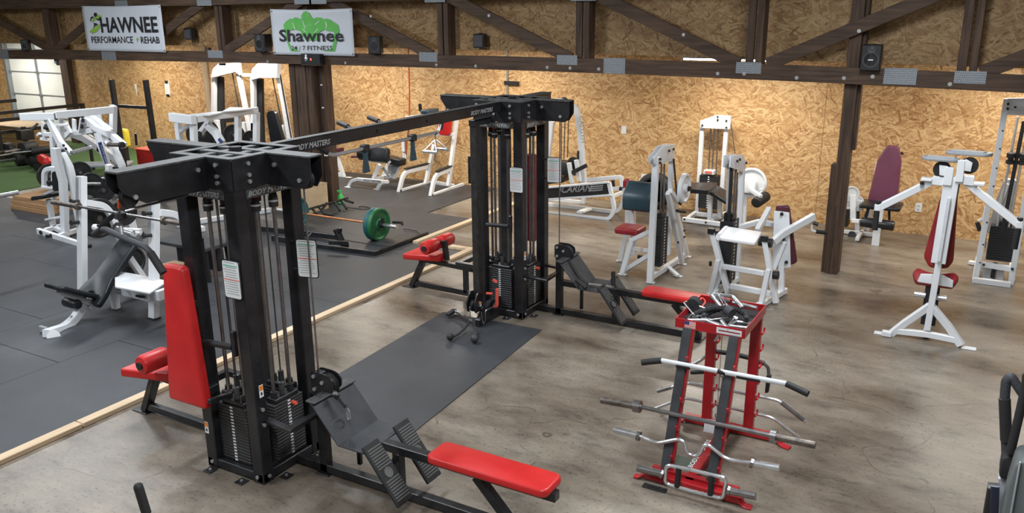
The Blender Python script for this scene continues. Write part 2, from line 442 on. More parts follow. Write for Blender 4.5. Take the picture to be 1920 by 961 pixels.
        if flip: fs = [tuple(reversed(f)) for f in fs]
        return s.add(vs, fs)
    def pad(s, c, sx, sy, t, ax=(1, 0, 0), ay=(0, 1, 0), rc=0.03, r=0.02, n=4):
        """cushion: rounded rectangle sx x sy with rounded rim, thickness t"""
        ax, ay = V(ax).normalized(), V(ay).normalized(); az = ax.cross(ay)
        return s.prism(rrect(sx, sy, rc, n), c, ax, ay, az, t, min(r, t * .45))
    def sphere(s, c, r, sz=1.0, n=12, m=8):
        return s.lathe(V(c) - V((0, 0, r * sz)), (0, 0, 1), [(r * sz * (1 - math.cos(PI * i / m)), r * math.sin(PI * i / m)) for i in range(m + 1)], n)
    def mesh(s, name, mat, ang=35):
        me = bpy.data.meshes.new(name); me.from_pydata(s.v, [], s.f)
        me.materials.append(M[mat] if isinstance(mat, str) else mat)
        me.polygons.foreach_set('use_smooth', [True] * len(me.polygons))
        me.set_sharp_from_angle(angle=math.radians(ang)); me.update()
        return me
    def to(s, name, mat, parent=None, label=None, kind=None, loc=None):
        o = bpy.data.objects.new(name, s.mesh(name, mat)); COL.objects.link(o)
        if parent is not None: o.parent = parent
        if loc: o.location = loc
        if label: o['label'] = label
        if kind: o['kind'] = kind
        return o
def rrect(sx, sy, rc, n=4):
    P = []
    for (cx, cy, a0) in ((sx / 2 - rc, sy / 2 - rc, 0), (-sx / 2 + rc, sy / 2 - rc, PI / 2), (-sx / 2 + rc, -sy / 2 + rc, PI), (sx / 2 - rc, -sy / 2 + rc, 1.5 * PI)):
        for i in range(n + 1):
            a = a0 + PI / 2 * i / n; P.append((cx + rc * math.cos(a), cy + rc * math.sin(a)))
    return P
def rpoly(poly, rc, n=3):
    """round the corners of a 2-D outline"""
    P = [V((p[0], p[1], 0)) for p in poly]; out = []
    for i in range(len(P)):
        a, b, c = P[i - 1], P[i], P[(i + 1) % len(P)]
        r = min(rc, (a - b).length * .45, (c - b).length * .45)
        p0 = b + (a - b).normalized() * r; p1 = b + (c - b).normalized() * r
        for k in range(n + 1):
            t = k / n; q = p0 * (1 - t) ** 2 + b * 2 * t * (1 - t) + p1 * t * t; out.append((q.x, q.y))
    return out
def fil(pts, r, k=4):
    pts = [V(p) for p in pts]; out = [pts[0]]
    for i in range(1, len(pts) - 1):
        a, b, c = pts[i - 1], pts[i], pts[i + 1]
        rr = min(r, (a - b).length * .48, (c - b).length * .48)
        p0 = b + (a - b).normalized() * rr; p1 = b + (c - b).normalized() * rr
        for j in range(k + 1):
            t = j / k; out.append(p0 * (1 - t) ** 2 + b * 2 * t * (1 - t) + p1 * t * t)
    out.append(pts[-1]); return out
def tag(o, label, cat, group=None, kind=None):
    o['label'] = label; o['category'] = cat
    if group: o['group'] = group
    if kind: o['kind'] = kind
    return o
def thing(name, label, cat, loc=(0, 0, 0), rz=0.0, group=None):
    o = bpy.data.objects.new(name, None); o.empty_display_size = 0.1; COL.objects.link(o)
    o.location = loc; o.rotation_euler = (0, 0, rz)
    return tag(o, label, cat, group)
def struct(name, mb, mat, parent=None):
    o = mb.to(name, mat, parent); o['kind'] = 'structure'; return o
def copy_tree(o, parent=None):
    c = o.copy(); COL.objects.link(c)
    if parent is not None: c.parent = parent
    for ch in [q for q in o.children]: copy_tree(ch, c)
    return c
_txt = {}
def lettering(s, size, mat, parent, o, ax, ay, width=None, bold=0.0, name='lettering', shear=0.0):
    """flat printed words: o lower-left corner, ax reading direction, ay up; stretched to width if given"""
    cu = bpy.data.curves.new('t', 'FONT'); cu.body = s; cu.size = 1.0; cu.resolution_u = 2; cu.offset = bold; cu.shear = shear
    tmp = bpy.data.objects.new('t', cu); COL.objects.link(tmp)
    dg = bpy.context.evaluated_depsgraph_get(); me = bpy.data.meshes.new_from_object(tmp.evaluated_get(dg))
    bpy.data.objects.remove(tmp); bpy.data.curves.remove(cu)
    xs = [v.co.x for v in me.vertices]; ys = [v.co.y for v in me.vertices]
    x0, x1, y0 = min(xs), max(xs), min(ys)
    sx = (width / (x1 - x0)) if width else size; sy = size
    ax, ay = V(ax).normalized(), V(ay).normalized(); nn = ax.cross(ay) * 0.0012; o = V(o)
    for v in me.vertices: v.co = o + ax * (v.co.x - x0) * sx + ay * (v.co.y - y0) * sy + nn
    me.materials.clear(); me.materials.append(M[mat]); me.name = name
    ob = bpy.data.objects.new(name, me); COL.objects.link(ob)
    if parent is not None: ob.parent = parent
    return ob
def decal(poly, mat, parent, o, ax, ay, name='print', lift=0.0012):
    ax, ay = V(ax).normalized(), V(ay).normalized(); nn = ax.cross(ay)
    return MB().prism(poly, V(o) + nn * lift, ax, ay, nn, 0.0012).to(name, mat, parent)

# ================================================================ SETTING
X0, X1, Y0, YW, YT = -24.0, 5.0, -5.0, 12.45, 9.93
struct('floor', MB().box(X0, X1, Y0, YW + .2, -.2, 0, 0), 'concrete')
FLOOR = bpy.data.objects['floor']
struct('wall_left', MB().box(X0 - .15, X0, Y0, YW, 0, 4.6, 0), 'osb')
struct('wall_right', MB().box(X1, X1 + .15, Y0, YW, 0, 4.6, 0), 'drywall')
struct('wall_front', MB().box(X0, X1, Y0 - .15, Y0, 0, 4.6, 0), 'drywall')
struct('ceiling', MB().box(X0, X1, Y0, YT + .4, 4.6, 4.7, 0), 'drywall')
struct('trim_1', MB().box(X0, X1, YT + .44, YW, 2.50, 2.56, 0), 'offwhite')      # underside of the lean-to roof
# back wall of strand-board sheets
WB = struct('wall_back', MB().box(X0, X1, YW + .012, YW + .12, 0, 2.50, 0), 'drywall')
k = 0
x = -4.585 - 2.44 * 8
GD = (-21.72, -19.42)
while x < X1:
    a, b = max(x, X0), min(x + 2.436, X1)
    segs = [(a, b)]
    if a < GD[1] and b > GD[0]:
        segs = [s for s in ((a, min(b, GD[0])), (max(a, GD[1]), b)) if s[1] - s[0] > .05]
    for (p, q) in segs:
        MB().box(p, q, YW, YW + .012, 0.0, 2.50, .0015).to('strand_board_sheet', 'osb', WB)
    x += 2.44
# upper wall above the truss chord (hangs behind the posts)
def wb(x): return .035 + 2.443 - .0142 * (x + 7) if x > -7 else .035 + 2.443 - .004 * (-7 - x)
WU = struct('wall_upper', MB().prism([(X0, wb(X0) + .004), (-7, wb(-7) + .004), (X1, wb(X1) + .004), (X1, 4.6), (X0, 4.6)], (0, YT + .40, 0), (1, 0, 0), (0, 0, 1), (0, 1, 0), .045), 'drywall')
x = -4.585 - 2.44 * 8 + .9
while x < X1:
    a, b = max(x, X0), min(x + 2.436, X1)
    MB().prism([(a, wb(a)), (b, wb(b)), (b, wb(b) + 1.22), (a, wb(a) + 1.22)], (0, YT + .3675, 0), (1, 0, 0), (0, 0, 1), (0, 1, 0), .015).to('strand_board_sheet', 'osb_dark', WU)
    MB().prism([(a, wb(a) + 1.224), (b, wb(b) + 1.224), (b, 4.6), (a, 4.6)], (0, YT + .3675, 0), (1, 0, 0), (0, 0, 1), (0, 1, 0), .015).to('strand_board_sheet', 'osb_dark', WU)
    x += 2.44
# pale stud on the back wall
struct('trim_2', MB().box(-14.67, -14.52, YW - .035, YW, 0, 2.50), 'pine_z')
struct('trim_3', MB().box(-19.42, -19.15, YW - .14, YW, 0, 2.50), 'post')
# overhead sectional door
D = struct('door_1', MB().box(GD[0], GD[1], YW + .02, YW + .05, 0, 2.50, 0), 'galv')
for r in range(5):
    for c in range(2):
        w_ = (GD[1] - GD[0]) / 2 * 1.0
        xa = GD[0] + c * w_
        MB().box(xa + .012, xa + w_ - .012, YW - .0, YW + .02, r * .545 + .012, min(2.39, (r + 1) * .545 - .008), .006).to('door_panel', 'doorpanel', D)
for c in (1,):
    xa = GD[0] + c * (GD[1] - GD[0]) / 2
    MB().box(xa - .03, xa + .03, YW - .03, YW, 0, 2.39).to('door_stile', 'galv', D)
for r in range(1, 5):
    MB().box(GD[0], GD[1], YW - .012, YW - .001, r * .545 - .012, r * .545 + .012).to('door_rail', 'galv', D)
    for c in (0, 1, 2):
        xa = GD[0] + c * (GD[1] - GD[0]) / 2
        MB().box(xa - .05, xa + .05, YW - .045, YW - .0, r * .545 - .03, r * .545 + .03).to('door_hinge', 'galv', D)
for xa in (GD[0] - .04, GD[1] + .02):
    MB().box(xa - .05, xa + .05, YW - .10, YW, 0, 2.38).to('door_track', 'galv', D)

# rubber flooring, jogged along the pine strip
k = 0
for ix in range(-13, 0):
    xa = -5.80 + (ix) * 1.22
    off = .6 if ix % 2 else 0
    for iy in range(-5, 10):
        ya = .35 + iy * 1.83 + off
        x0_, x1_, y0_, y1_ = xa + .002, xa + 1.218, ya + .002, ya + 1.828
        if ix == -1: x1_ = -5.80
        if y0_ > 12.3 or y1_ < -3: continue
        y1_ = min(y1_, 12.42)
        # stay clear of the turf
        if x0_ < -14.95 and y1_ > 7.9:
            if y0_ > 7.7: continue
            y1_ = min(y1_, 7.9)
        for (ya_, yb_, xm) in ((-9, 8.75, -5.80), (8.75, 10.33, -6.645), (10.33, 13, -7.5)):
            p, q, r = max(y0_, ya_), min(y1_, yb_), min(x1_, xm)
            if q - p > .04 and r - x0_ > .04:
                MB().box(x0_, r, p, q - .002, 0.0005, .010 + rnd.random() * .0015, .002).to('rubber_tile', 'rubber', FLOOR)
# extra tiles right of the strip jog, in front of the wall
T = MB().box(-23.9, -14.93, 7.95, 12.4, .0005, .016, .004).to('artificial_turf', 'turf')
tag(T, 'green artificial turf lane on the floor before the overhead door', 'turf', kind='stuff')
# pine battens edging the mats
t = tag(MB().box(-5.79, -5.70, -1.0, 3.35, .0, .038).to('pine_batten', 'pine'), 'pale pine batten on the concrete along the black mats, nearest run', 'batten', 'pine battens edging the mats')
t = tag(MB().box(-5.79, -5.70, 3.36, 8.80, .0, .038).to('pine_batten', 'pine'), 'pale pine batten on the concrete beside the black mats, passing under both red lat seats', 'batten', 'pine battens edging the mats')
t = tag(MB().box(-6.42, -5.70, 8.81, 8.90, .0, .038).to('pine_batten', 'pine'), 'short pale pine batten laid crosswise at the jog in the mats', 'batten', 'pine battens edging the mats')
t = tag(MB().box(-6.64, -6.55, 8.79, 12.2, .0, .038).to('pine_batten', 'pine'), 'pale pine batten running on from the jog toward the back wall', 'batten', 'pine battens edging the mats')
# single mat between the towers
o = MB().prism([(-3.615, 6.80), (-4.745, 6.76), (-4.62, 4.30), (-3.455, 4.30)], (0, 0, .004), (1, 0, 0), (0, 1, 0), (0, 0, 1), .007).to('rubber_mat', 'rubber')
tag(o, 'black rubber mat on the concrete between the two black cable towers', 'mat')

# ---------------------------------------------------------------- posts and truss
def zb(x):   # underside of the bottom chord, slightly cambered
    return 2.232 - (.00062 if x < -6 else .0019) * (x + 6) ** 2
R_ = thing('roof_truss', 'long dark brown timber truss with galvanised plates crossing the hall', 'truss', (0, 0, 0))
xs = [-24, -21, -18, -15, -12, -9, -6, -4, -2, 0, 2, 5]
for (a, b) in ((0, 4), (4, 7), (7, 11)):
    MB().rbar([(xs[i], YT + .019, zb(xs[i]) + .088) for i in range(a, b + 1)], .038, .176, up=(0, 0, 1)).to('bottom_chord', 'beam', R_)
MB().rbar([(-24, YT + .019, 3.175), (-11.5, YT + .019, 3.205), (-6.9, YT + .019, 3.235), (-4.7, YT + .019, 3.29), (5, YT + .019, 3.31)], .038, .18, up=(0, 0, 1)).to('top_chord', 'beam', R_)
VX = (-15.95, -11.25, -6.85, -4.72, -2.55, -.37, 2.2)
for x in VX:
    MB().box(x - .10, x - .012, YT + .045, YT + .085, zb(x) + .05, 3.33).to('web_post', 'post', R_)
    MB().box(x + .012, x + .085, YT + .04, YT + .23, zb(x) + .05, 3.33).to('web_post', 'post', R_)
def brace(xa, za, xb, zb_):
    MB().bar((xa, YT + .06, za), (xb, YT + .06, zb_), .038, .145, up=(0, 0, 1)).to('web_brace', 'beam', R_)
TZ = 3.20
brace(-18.2, TZ - .1, -15.95, zb(-15.9) + .17); brace(-15.8, zb(-15.8) + .17, -13.9, TZ); brace(-13.4, zb(-13) + .15, -11.5, TZ)
brace(-11.2, zb(-11) + .17, -9.35, TZ); brace(-9.0, TZ, -7.05, zb(-7) + .16); brace(-6.8, TZ, -4.88, zb(-5) + .16)
brace(-4.62, TZ, -2.72, zb(-2.7) + .16); brace(-2.4, zb(-2.4) + .17, -.5, TZ + .02); brace(-.25, zb(-.2) + .17, 1.8, TZ + .1)
def plate(x0, x1, z0, z1):
    MB().box(x0, x1, YT - .003, YT + .0005, z0, z1, .0005).to('gusset_plate', 'gusset', R_)
for (x0, x1, d0, d1) in ((-17.75, -17.3, 0, .19), (-14.35, -13.95, 0, .175), (-11.55, -11.2, .07, .19), (-7.24, -6.93, .08, .21), (-5.06, -4.77, .09, .21), (-4.405, -4.115, .0, .19), (-2.74, -2.45, .065, .19), (-1.15, -.83, .02, .19), (-.48, -.19, .065, .19)):
    xm = (x0 + x1) / 2
    plate(x0, x1, zb(xm) + d0, zb(xm) + d1)
for x in (-13.6, -11.5, -9.35, -9.05, -6.93, -4.69, -2.56, -.44): plate(x - .18, x + .16, (3.11 if x < -6.8 else 3.10), 3.22)
m = MB()
for (x, d) in ((-10.2, .03), (-8.6, .035), (-6.95, .04), (-6.3, .04), (-5.2, .05), (-4.87, .05), (-4.47, .05), (-2.95, .05), (-2.64, .06), (-2.05, .04), (-1.55, .06), (-1.26, .09), (-.51, .05)):
    m.cyl((x, YT + .002, zb(x) + d), (x, YT - .004, zb(x) + d), .021, 12)
    m.cyl((x, YT - .002, zb(x) + d), (x, YT - .012, zb(x) + d), .008, 6)
for (x, z) in ((-6.1, 2.93), (-3.4, 2.70), (-1.45, 2.75), (-8.1, 2.93)):
    m.cyl((x, YT + .042, z), (x, YT + .035, z), .02, 12)
m.to('bolt_washer', 'bolt', R_, kind='stuff')
# posts
P = thing('wooden_post', 'slim dark brown timber post standing on the concrete at right, carrying the truss', 'post', (-1.50, 10.10, 0))
MB().box(-.055, .075, -.07, .12, 0, 4.5).to('post_board', 'post', P)
MB().box(-.115, -.056, -.04, .10, 0, 1.28).to('post_board', 'post', P)
MB().box(.076, .115, -.0, .12, 1.45, 4.5).to('post_board', 'post', P)
P = thing('wooden_post', 'thick built-up brown timber post behind the plywood box, with a black speaker at its top', 'post', (-9.55, 10.14, 0))
for i in range(4):
    MB().box(-.30 + i * .115, -.30 + i * .115 + .112, -.12 + .012 * (i % 2), .14, 0, 3.1).to('post_board', 'post', P)
MB().box(.175, .30, .02, .20, 0, 2.2).to('post_board', 'pine_z' if False else 'post', P)
# tube lamps behind the truss
for i, x in enumerate(TUBES):
    zt = 2.46 if x != -3.2 else 2.345
    L_ = thing('tube_light', 'white strip light hidden behind the truss, ' + ('above the overhead door', 'above the notice sheet', 'above the twin cable columns', 'beside the thick timber post', 'above the steel conduit', 'peeping over the chord right of the middle', 'above the tall lat tower')[i], 'light', (x, 11.25, 0), 0, 'strip lights hidden behind the truss')
    MB().box(-.65, .65, -.04, .04, zt + .012, min(zt + .04, 2.499)).to('lamp_housing', 'offwhite', L_)
    MB().cyl((-.62, 0, zt), (.62, 0, zt), .012, 10).to('lamp_tube', 'tube', L_)
    for s_ in (-.5, .5):
        if zt < 2.4: MB().cyl((s_, 0, zt + .04), (s_, 0, 2.5), .006, 6).to('lamp_hanger', 'galv', L_)

# ================================================================ CABLE TOWERS
def text_strip(parent, o, ax, w, h=.034):
    lettering('BODY MASTERS', h * 1.3, 'inkgrey', parent, o, ax, (0, 0, 1), w, .03, shear=.3)
def placard(parent, c, ax, w=.15, h=.25):
    """instruction card: flat printed card on its mount"""
    ax = V(ax).normalized(); nn = ax.cross(V((0, 0, 1))); c = V(c)
    o = MB().prism(rrect(w, h, .02), c, ax, (0, 0, 1), nn, .006).to('instruction_card', 'black', parent)
    f = c + nn * .004
    MB().prism(rrect(w * .92, h * .95, .015), f, ax, (0, 0, 1), nn, .003).to('card_face', 'paper', o)
    g = f + nn * .0022
    MB().obox(g + V((0, 0, h * .36)), (w * .40, .0006, h * .012), (ax, nn, V((0, 0, 1))), 0).to('green_rule', 'inkgreen', o)
    MB().obox(g + V((0, 0, -h * .0)), (w * .44, .0006, h * .010), (ax, nn, V((0, 0, 1))), 0).to('red_rule', 'inkred', o)
    m = MB()
    for i in range(14):
        zz = .44 - i * .062
        if abs(zz - .36) < .03 or abs(zz) < .03: continue
        m.obox(g + V((0, 0, h * zz)) - ax * w * rnd.choice((0, .05)), (w * rnd.choice((.36, .3, .38)), .0005, h * .006), (ax, nn, V((0, 0, 1))), 0)
    m.to('printed_text', 'inkgrey', o)
def sticker(parent, c, ax, w=.035, h=.085, col='inkorange'):
    ax = V(ax).normalized(); nn = ax.cross(V((0, 0, 1))); c = V(c)
    o = MB().obox(c, (w / 2, .0008, h / 2), (ax, nn, V((0, 0, 1))), 0).to('warning_label', 'paper', parent)
    MB().obox(c + nn * .001 + V((0, 0, h * .25)), (w * .45, .0006, h * .2), (ax, nn, V((0, 0, 1))), 0).to('label_print', col, o)
    MB().obox(c + nn * .001 - V((0, 0, h * .22)), (w * .2, .0006, h * .12), (ax, nn, V((0, 0, 1))), 0).to('label_print', 'ink', o)
_wp = {}
def stack(parent, x0, x1, y0, y1, z0, z1, n, pin=None, mat='stackblack', axis='+x'):
    """weight stack: each plate an object; number marks on the outward face"""
    key = (round(x1 - x0, 3), round(y1 - y0, 3), round((z1 - z0) / n, 4), mat)
    if key not in _wp:
        hh = (z1 - z0) / n
        _wp[key] = MB().box(-(x1 - x0) / 2, (x1 - x0) / 2, -(y1 - y0) / 2, (y1 - y0) / 2, .0008, hh - .0012, .0025).mesh('weight_plate', mat)
    for i in range(n):
        o = bpy.data.objects.new('weight_plate', _wp[key]); COL.objects.link(o); o.parent = parent
        o.location = ((x0 + x1) / 2, (y0 + y1) / 2, z0 + (z1 - z0) * i / n)
    m = MB(); hh = (z1 - z0) / n; cx, cy = (x0 + x1) / 2, (y0 + y1) / 2
    for i in range(n):
        z = z0 + hh * (i + .5)
        if axis == '+x': m.box(x1 - .001, x1 + .002, cy - .012, cy + .012, z - hh * .22, z + hh * .22, 0)
        elif axis == '-y': m.box(cx - .012, cx + .012, y0 - .002, y0 + .001, z - hh * .22, z + hh * .22, 0)
    m.to('plate_numbers', 'paper', parent)
def rods(parent, pts, z0, z1, r=.0125, mat='steel'):
    for (x, y) in pts: MB().cyl((x, y, z0), (x, y, z1), r, 12).to('guide_rod', mat, parent)
def bumper(parent, x, y, z, band='darkred'):
    o = MB().lathe((x, y, z), (0, 0, 1), [(0, .02), (.002, .030), (.05, .032), (.055, .024), (.085, .026), (.088, .018)], 14).to('rubber_bumper', 'rubberblk', parent)
    MB().cyl((x, y, z + .088), (x, y, z + .104), .020, 12).to('bumper_ring', band, o)
    MB().cyl((x, y, z + .036), (x, y, z + .048), .0325, 14).to('clamp_band', 'bolt', o)

def tower(loc, label, front):
    T = thing('cable_tower', label, 'gym machine', loc)
    hx, hy, pw, H = .265, .28, .095, 2.17
    for sx in (-1, 1):
        for sy in (-1, 1):
            x, y = sx * (hx - pw / 2), sy * (hy - pw / 2)
            o = MB().box(x - pw / 2, x + pw / 2, y - pw / 2, y + pw / 2, .0, H - .02, .006).to('corner_post', 'black', T)
            m = MB()
            for i in range(12):
                z = .35 + i * .13
                m.cyl((x + pw / 2, y, z), (x + pw / 2 + .0012, y, z), .0045, 6)
            m.to('peg_hole', 'darkgrey', o, kind='stuff')
    # foot plates and base rails
    for (x, y) in ((-.2, -.32), (.1, -.32), (.31, -.12), (.31, .18), (-.31, .1), (.0, .32)):
        o = MB().box(x - .035, x + .035, y - .035, y + .035, 0, .008).to('foot_plate', 'black', T)
        MB().cyl((x, y, .008), (x, y, .016), .010, 8).to('anchor_bolt', 'bolt', o)
    for s in (-1, 1):
        MB().box(-hx, hx, s * (hy - .03) - .025, s * (hy - .03) + .025, .01, .075).to('base_rail', 'black', T)
        MB().box(s * (hx - .03) - .025, s * (hx - .03) + .025, -hy, hy, .01, .075).to('base_rail', 'black', T)
    # head plates
    for s in (-1, 1):
        MB().box(-hx - .0, hx + .0, s * (hy + .004) - .005, s * (hy + .004) + .005, 1.975, 2.165, .002).to('head_plate', 'black', T)
        MB().box(s * (hx + .004) - .005, s * (hx + .004) + .005, -hy, hy, 1.975, 2.165, .002).to('head_plate', 'black', T)
        MB().box(s * (hx + .002) - .004, s * (hx + .002) + .004, -hy + .09, hy - .05, 1.915, 1.972, .001).to('name_plate', 'blackdusty', T)
        MB().box(-hx + .05, hx - .09, s * (hy + .002) - .004, s * (hy + .002) + .004, 1.915, 1.972, .001).to('name_plate', 'blackdusty', T)
    text_strip(T, (hx + .0065, -hy + .10, 1.926), (0, 1, 0), .38)
    text_strip(T, (-hx + .07, -hy - .0065, 1.926), (1, 0, 0), .34)
    # cross channels seen from above
    for s in (-1, 1):
        o = MB().box(-hx + .02, hx - .02, s * .075 - .03, s * .075 + .03, 2.10, 2.168, .003).to('head_channel', 'blackdusty', T)
        MB().box(s * .075 - .03, s * .075 + .03, -hy + .02, hy - .02, 2.095, 2.163, .003).to('head_channel', 'blackdusty', T)
        MB().box(s * (hx - .02) - .03, s * (hx - .02) + .03, -hy, hy, 2.165, 2.172, .001).to('head_cap', 'blackdusty', T)
        MB().box(-hx, hx, s * (hy - .02) - .03, s * (hy - .02) + .03, 2.166, 2.173, .001).to('head_cap', 'blackdusty', T)
    MB().cyl((0, 0, 2.09), (0, 0, 2.19), .04, 14).to('centre_hub', 'black', T)
    for s in (-1, 1): MB().cyl((.045 * s, -.045, 2.14), (.045 * s, -.06, 2.14), .013, 8).to('bolt', 'bolt', T)
    # arms: pairs of side plates under a flange
    def arm(d, L, off, w=.05):
        d = V(d); sd = V((-d.y, d.x, 0)); h = hx if abs(d.x) > .5 else hy
        st = d * (h + .0) + sd * off
        side = [(0, 0), (L - .05, 0), (L, .075), (L, .195), (0, .195)] if d.y >= 0 else [(0, 0), (L - .16, 0), (L - .03, .075), (L, .12), (L, .195), (0, .195)]
        if d.x < -.5: side = [(0, 0), (L - .12, 0), (L, .16), (L, .195), (0, .195)]
        a = thing_part = MB()
        for s in (-1, 1): a.prism(side, st + sd * w * s + V((0, 0, 1.972)), d, (0, 0, 1), sd, .008)
        o = a.to('arm_plate', 'black', T)
        MB().obox(st + d * L / 2 + V((0, 0, 2.168)), (L / 2, w + .012, .006), (d, sd, V((0, 0, 1))), .002).to('arm_flange', 'blackdusty', T)
        pl = MB().lathe(st + d * (L - .09) - sd * .018 + V((0, 0, 2.02)), sd, [(0, .055), (.004, .058), (.014, .048), (.022, .048), (.032, .058), (.036, .055)], 22).to('pulley', 'rubberblk', T)
        for (t, z) in ((.07, .13), (L - .09, .05)):
            for s in (-1, 1):
                q = st + d * t + sd * (w + .004) * s + V((0, 0, 1.972 + z)); MB().cyl(q, q + sd * s * .010, .014, 10).to('bolt', 'bolt', T)
        return st
    arm((1, 0, 0), .36, .05 * 1)
    arm((-1, 0, 0), .58, -.05)
    if front: arm((0, -1, 0), .60, -.0)
    else: arm((0, 1, 0), .45, 0)
    # head bolts
    class BoltSet:
        def cyl(self, a, b, r, n): MB().cyl(a, b, r, n).to('bolt', 'bolt', T)
    m = BoltSet()
    for (x, zz) in ((hx - .12, 2.13), (hx - .12, 2.06), (hx - .12, 2.02), (-.03, 2.05), (-hx + .04, 2.13)):
        m.cyl((x, -hy - .009, zz), (x, -hy - .019, zz), .013, 10)
    for (y, zz) in ((-hy + .12, 2.13), (-hy + .12, 2.06), (-hy + .12, 2.02), (hy - .04, 2.13)):
        m.cyl((hx + .009, y, zz), (hx + .019, y, zz), .013, 10)
    for zz in (.05, .42, .53):
        m.cyl((hx, -hy + .05, zz), (hx + .010, -hy + .05, zz), .013, 10)
    m.cyl((-hx + .05, -hy, .05), (-hx + .05, -hy - .01, .05), .013, 10); m.cyl((hx - .05, -hy, .05), (hx - .05, -hy - .01, .05), .013, 10)
    # four stacks in a pinwheel with rods, bumpers, selector
    st = ((-.165, .115, -.235, -.115, '-y'), (.125, .235, -.10, .165, '+x'), (-.10, .165, .115, .235, ''), (-.235, -.125, -.165, .10, ''))
    for i, (x0, x1, y0, y1, axn) in enumerate(st):
        n = 18; zt = .49
        stack(T, x0, x1, y0, y1, .08, zt, n, axis=axn)
        cx, cy = (x0 + x1) / 2, (y0 + y1) / 2
        lx, ly = (.075, 0) if x1 - x0 > y1 - y0 else (0, .075)
        MB().box(cx - .045 - lx * .8, cx + .045 + lx * .8, cy - .045 - ly * .8, cy + .045 + ly * .8, zt, zt + .03).to('top_plate', 'black', T)
        MB().cyl((cx, cy, zt + .03), (cx, cy, zt + .11), .02, 10).to('cable_coupler', 'blackdusty', T)
        for s in (-1, 1):
            MB().cyl((cx + lx * s, cy + ly * s, zt + .03), (cx + lx * s, cy + ly * s, zt + .07), .024, 12).to('rod_collar', 'rubberblk', T)
            rods(T, ((cx + lx * s, cy + ly * s),), zt + .03, 1.97)
            bumper(T, cx + lx * s, cy + ly * s, 1.80, 'inkred' if s < 0 else 'rubberblk')
        MB().cyl((cx, cy, zt + .1), (cx, cy, 1.98), .004, 6).to('cable', 'cable', T)
    # selector pins
    MB().cyl((.235, .06, .455), (.275, .06, .455), .014, 10).to('selector_pin', 'inkred', T)
    # guard hoop round the right-hand stack
    MB().rbar([(hx, -hy + .08, .44), (hx + .22, -hy + .06, .44), (hx + .22, .20, .44), (hx, .24, .44)], .045, .025, .0, up=(0, 0, 1)).to('guard_hoop', 'black', T)
    # guard bar for the left side
    MB().rbar([(-hx, -hy + .12, .44), (-hx - .30, -hy + .12, .44), (-hx - .30, .22, .44), (-hx, .22, .44)], .05, .05, up=(0, 0, 1)).to('guard_hoop', 'black', T)
    # cards and stickers
    placard(T, (.213, -hy - .012, 1.43) if not front else (.215 - .03, -hy - .012, 1.42), (1, 0, 0))
    c1 = (hx + .13, .15, 1.47)
    MB().box(hx - .01, hx + .10, .155, .17, 1.56, 1.575).to('card_bracket', 'black', T)
    MB().box(hx - .01, hx + .10, .155, .17, 1.37, 1.385).to('card_bracket', 'black', T)
    placard(T, c1, V((1, .25, 0)), .15, .26)
    MB().box(-hx - .20, -hx - .01, -.10, -.094, 1.30, 1.58, .001).to('card_back', 'black', T)
    sticker(T, (hx + .001, -.225, .66), (0, 1, 0)); sticker(T, (-hx + .03, -hy - .001, .30), (1, 0, 0))
    # ---- seated row station, out along +x
    ry = .06
    RP = MB().box(hx + .21, hx + .275, ry - .03, ry + .03, .01, .74).to('row_post', 'black', T)
    for s in (-1, 1):
        o = MB().prism(rpoly([(0, 0), (.10, -.0), (.19, .05), (.19, .12), (.13, .15), (0, .15)], .03), (hx + .205, ry + s * .04, .60), (1, 0, 0), (0, 0, 1), (0, 1, 0), .008).to('pulley_cheek', 'black', T)
        for (a, b) in ((.03, .03), (.03, .12), (.10, .09)):
            MB().cyl((hx + .205 + a, ry + s * .044, .60 + b), (hx + .205 + a, ry + s * .056, .60 + b), .013, 10).to('bolt', 'bolt', o)
    MB().lathe((hx + .315, ry - .02, .66), (0, 1, 0), [(0, .075), (.005, .08), (.014, .066), (.026, .066), (.035, .08), (.04, .075)], 26).to('pulley', 'rubberblk', T)
    MB().box(hx + .19, hx + .30, ry - .055, ry + .055, .0, .010).to('foot_plate', 'black', T)
    MB().cyl((hx + .235, ry, .73), (hx + .235, ry, 2.0), .006, 8).to('row_cable', 'steel', T)
    MB().box(hx + .27, 2.26, ry - .03, ry + .03, .315, .375).to('row_beam', 'black', T)
    MB().box(-hx + .0, 2.0, ry - .03, ry + .03, .012, .072).to('row_base_rail', 'black', T)
    MB().bar((1.13, ry, .07), (1.13, ry, .32), .06, .06).to('row_strut', 'black', T)
    MB().bar((1.72, ry, .32), (1.98, ry, .05), .055, .06).to('row_leg', 'black', T)
    MB().box(1.92, 2.02, ry - .09, ry + .09, 0, .012).to('foot_plate', 'black', T)
    # bent platform
    m = MB(); prof = [(.60, .62), (.81, .372), (1.03, .372)]
    for i in range(2):
        a, b = V((prof[i][0], 0, prof[i][1])), V((prof[i + 1][0], 0, prof[i + 1][1]))
        m.bar(a + V((0, ry, 0)), b + V((0, ry, 0)), .40, .009, up=(0, 0, 1), b=.001)
    m.to('row_platform', 'darkgrey', T)
    MB().box(.56, .64, ry - .2, ry + .2, .615, .628).to('platform_lip', 'blackdusty', T)
    MB().bar((.70, ry + .12, .05), (.70, ry + .12, .47), .03, .03).to('platform_strut', 'black', T)
